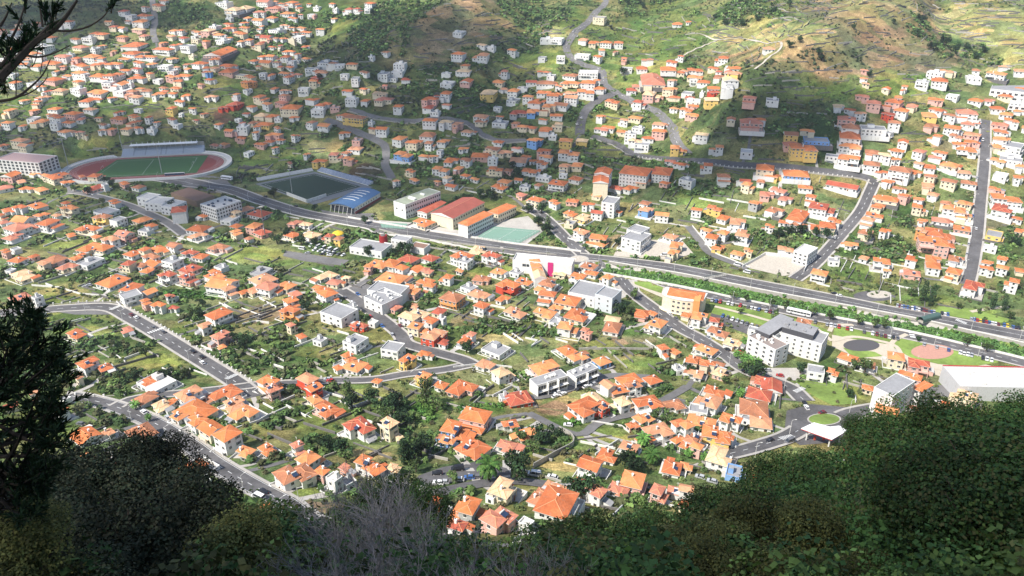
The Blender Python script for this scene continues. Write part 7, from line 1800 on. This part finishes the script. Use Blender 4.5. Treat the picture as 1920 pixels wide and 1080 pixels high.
# street lamps
sl = MB(); sl.tube((0, 0, -.5), (0, 0, 8), .11, .07, M_FRAME, 6); SLP = sl.mesh('pole'); sl = MB(); sl.tube((0, 0, 8), (1.5, 0, 8.4), .06, .05, M_FRAME, 5); sl.box(1.3, 2.1, -.15, .15, 8.3, 8.45, M_FRAME); SLA = sl.mesh('lamp_arm')
def lamp(x, y, a):
    r = empty('street_lamp', (x, y, float(H(x, y))+.2), a); link_mesh('pole', SLP, r); link_mesh('lamp_arm', SLA, r)
    px, py, _ = proj(x, y, r.location.z+5); register(r, px, py, 'thin pale', 'street lamp', 'street lamp', 'street lamps along the roads', 8)
for L, hw, n in ((L_R1, 6.3, 6), (L_R2, 5.9, 7), (L_RN, 7.0, 12), (L_RS, 6.4, 12), (L_R5, 5.6, 6), (L_R3, 7.5, 8), (L_R6, 5, 5), (L_R7, 5, 4)):
    for k in range(n):
        p, a = along(L, (k+.6)/n, hw); lamp(p[0], p[1], a+PI/2)
for px, py in [(451, 940), (1592, 775), (1480, 815), (562, 950), (1415, 860), (1033, 940), (690, 690)]:
    x, y, _ = P(px, py); lamp(x, y, 0)

# ------------------------------------------------------------ clouds: the drifting cumulus whose shade lies over parts of the valley
def clouds():
    m = bpy.data.materials.new('cloud_vapour'); m.use_nodes = True; nt = m.node_tree; nt.nodes.remove(nt.nodes['Principled BSDF'])
    pv = nt.nodes.new('ShaderNodeVolumePrincipled'); pv.inputs['Density'].default_value = 0.0115; pv.inputs['Color'].default_value = (1, 1, 1, 1); pv.inputs['Anisotropy'].default_value = 0.3
    nt.links.new(pv.outputs[0], nt.nodes['Material Output'].inputs['Volume'])
    ALT = 900.0
    G = CLOUD_SHADE
    for gi, (name, lb, lst, thick) in enumerate(G):
        bm = bmesh.new()
        r = bpy.data.objects.new('cloud', None)
        COL.objects.link(r); tag(r, lb, kind='structure')
        for px, py, rx, ry in lst:
            if isinstance(px, tuple): x, y = px; ex, ey = rx, ry; z = 200.0
            else:
                x, y, zc = P(px, py); z = float(H(x, y)); ex = rx/F*zc; 
                y2 = P(px, max(py-ry, 2))[1]; y1 = P(px, min(py+ry, 1000))[1]; ey = abs(y2-y1)/2; y = (y1+y2)/2
            k = (ALT-z)/SUN_DIR.z
            me = sph_mesh(m)
            o = link_mesh('puff', me, r, (x+SUN_DIR.x*k, y+SUN_DIR.y*k, ALT+random.uniform(-8, 8))); o.scale = (ex, ey, thick)
_sph = []
def sph_mesh(m):
    if not _sph:
        bm = bmesh.new(); bmesh.ops.create_icosphere(bm, subdivisions=3, radius=1); me = bpy.data.meshes.new('puff'); bm.to_mesh(me); bm.free()
        for p in me.polygons: p.use_smooth = True
        me.materials.append(m); _sph.append(me)
    return _sph[0]
CLOUD_SHADE = [
 ('a', 'grey cloud drifting over the far left hillside', [(130, 20, 300, 34), (700, 90, 190, 70), (560, 160, 190, 50), (60, 40, 180, 60)], 60),
 ('b', 'grey cloud drifting over the middle of the valley', [(560, 235, 230, 50), (790, 225, 200, 65), (970, 255, 150, 75), (800, 335, 230, 50), (560, 350, 170, 60), (1070, 320, 140, 50), (900, 90, 130, 60), (860, 155, 170, 45)], 60),
 ('c', 'grey cloud drifting over the stadium', [(200, 270, 260, 60), (350, 310, 260, 50), (300, 380, 190, 35), (420, 410, 180, 35), (200, 230, 120, 30)], 48),
 ('d', 'small grey cloud drifting over the dark spur', [(1480, 205, 130, 55), (1500, 265, 110, 50), (1420, 240, 90, 50), (1310, 320, 120, 40), (1590, 230, 60, 50), (1400, 290, 110, 40)], 95),
 ('e', 'thick cloud above the near hillside', [((-25, 20), 0, 95, 60), ((70, 0), 0, 90, 48), ((-95, 5), 0, 80, 60)], 62)]
clouds()

# ------------------------------------------------------------ air
def haze():
    bm = bmesh.new(); bmesh.ops.create_cube(bm, size=1); me = bpy.data.meshes.new('haze'); bm.to_mesh(me); bm.free()
    m = bpy.data.materials.new('haze_air'); m.use_nodes = True; nt = m.node_tree; nt.nodes.remove(nt.nodes['Principled BSDF'])
    pv = nt.nodes.new('ShaderNodeVolumePrincipled'); pv.inputs['Density'].default_value = HAZE; pv.inputs['Color'].default_value = (0.86, 0.92, 1, 1); pv.inputs['Anisotropy'].default_value = 0.35
    nt.links.new(pv.outputs[0], nt.nodes['Material Output'].inputs['Volume']); me.materials.append(m)
    o = link_mesh('haze', me, None, (0, 1250, 235)); o.scale = (5600, 2800, 500); tag(o, kind='stuff')
HAZE = 0.00013
if HAZE: haze()

# ------------------------------------------------------------ labels that single each thing out
LM = [(277, 313, 'the athletics stadium'), (583, 350, 'the dark football pitch'), (663, 370, 'the blue-roofed hall'), (773, 385, 'the tall school block'), (855, 400, 'the red-roofed sports hall'), (955, 440, 'the green school court'),
      (1086, 486, 'the upper roundabout'), (1545, 787, 'the lower roundabout'), (1545, 812, 'the petrol canopy'), (1480, 650, 'the white hotel'), (1284, 560, 'the round-fronted building'), (1015, 495, 'the magenta-striped building'),
      (1020, 505, 'the stepped-roof church'), (1130, 560, 'the pale grey block'), (1050, 705, 'the grey townhouses'), (580, 712, 'the red-walled house'), (852, 812, 'the blue-walled house'), (942, 918, 'the sand-roofed hall'),
      (1128, 350, 'the orange apartment block'), (1187, 320, 'the long four-storey block'), (720, 455, 'the red drum tower'), (635, 445, 'the yellow dome'), (36, 295, 'the long white apartment block'), (416, 382, 'the arched-balcony block'),
      (1450, 495, 'the walled gravel lot'), (1742, 615, 'the covered footbridge'), (1340, 524, 'the narrow footbridge'), (1748, 660, 'the pink round plaza'), (1525, 258, 'the bright blue house on the spur'), (1508, 295, 'the yellow house by the hill road'),
      (1133, 160, 'the steep hill road bend'), (1225, 295, 'the curved retaining wall'), (1465, 80, 'the pale farm track'), (1847, 350, 'the straight uphill street'), (205, 577, 'the asphalt junction'), (240, 748, 'the white-posted bend'),
      (1115, 825, 'the yellow field'), (775, 770, 'the banana grove'), (490, 585, 'the bare brown plot'), (475, 480, 'the lime meadow'), (1050, 635, 'the straw field'), (885, 885, 'the small car park'), (1670, 740, 'the plain white block'),
      (1430, 735, 'the triangular lawn'), (245, 205, 'the bright oval field'), (418, 222, 'the maroon ploughed plot'), (290, 40, 'the steep lane'), (700, 75, 'the brown spur'), (1560, 90, 'the dry hillside'), (1200, 100, 'the sunny green slope'),
      (1890, 180, 'the long industrial building'), (1650, 460, 'the wooded gully'), (600, 280, 'the straw meadow'), (690, 322, 'the dark bare plot'), (700, 552, 'the vented commercial hall'), (60, 700, 'the dark leafy tree'), (790, 1000, 'the tangled twigs'),
      (1840, 560, 'the cypress trees'), (1615, 648, 'the dark play area'), (1760, 25, 'the lime hill patch'), (640, 590, 'the stepped apartment block'), (360, 665, 'the straight parapet road'), (420, 870, 'the sloping lower street')]
ORD = ['', 'second ', 'third ', 'fourth ', 'fifth ', 'sixth ', 'seventh ', 'eighth ', 'ninth ', 'tenth ', 'eleventh ', 'twelfth ']
def side(t, l):
    dx, dy = t.px-l[0], (t.py-l[1])*1.6
    if abs(dx) < 14 and abs(dy) < 14: return 'beside'
    if abs(dy) >= abs(dx): return 'uphill of' if dy < 0 else 'downhill of'
    return 'left of' if dx < 0 else 'right of'
def write_labels():
    # each thing gets a name relative to a landmark: the closest such thing on that side, or the nth closest
    todo = {}
    for t in THINGS: todo.setdefault((t.look, t.noun), []).append(t)
    for (look, noun), ts in todo.items():
        used = set()
        cand = {}
        for t in ts:
            opts = []
            for l in sorted(LM, key=lambda l: math.hypot(t.px-l[0], (t.py-l[1])*1.6))[:7]:
                s = side(t, l); same = sorted([q for q in ts if side(q, l) == s], key=lambda q: math.hypot(q.px-l[0], (q.py-l[1])*1.6))
                opts.append((same.index(t), math.hypot(t.px-l[0], (t.py-l[1])*1.6), s, l[2], len(same)))
            opts.sort(key=lambda o: o[0]*60+o[1]); o = opts[0]
            where = {'left of': 'on the left of', 'right of': 'on the right of'}.get(o[2], o[2])
            k = min(o[0], 11)
            if o[0] == 0: lb = '%s %s nearest to and %s %s' % (look, noun, where, o[3])
            else: lb = '%s %s, %snearest %s %s' % (look, noun, ORD[k] if o[0] < 12 else '%dth ' % (o[0]+1), where, o[3])
            if len(lb.split()) > 16: lb = lb.replace('two-storey ', '').replace('single-storey ', '')
            if len(lb.split()) > 16: lb = lb.replace(' nearest to and', ' closest,')
            t.o['label'] = lb; t.o['category'] = t.cat; t.o['group'] = t.group
write_labels()
print('objects', len(bpy.data.objects), 'things', len(THINGS))
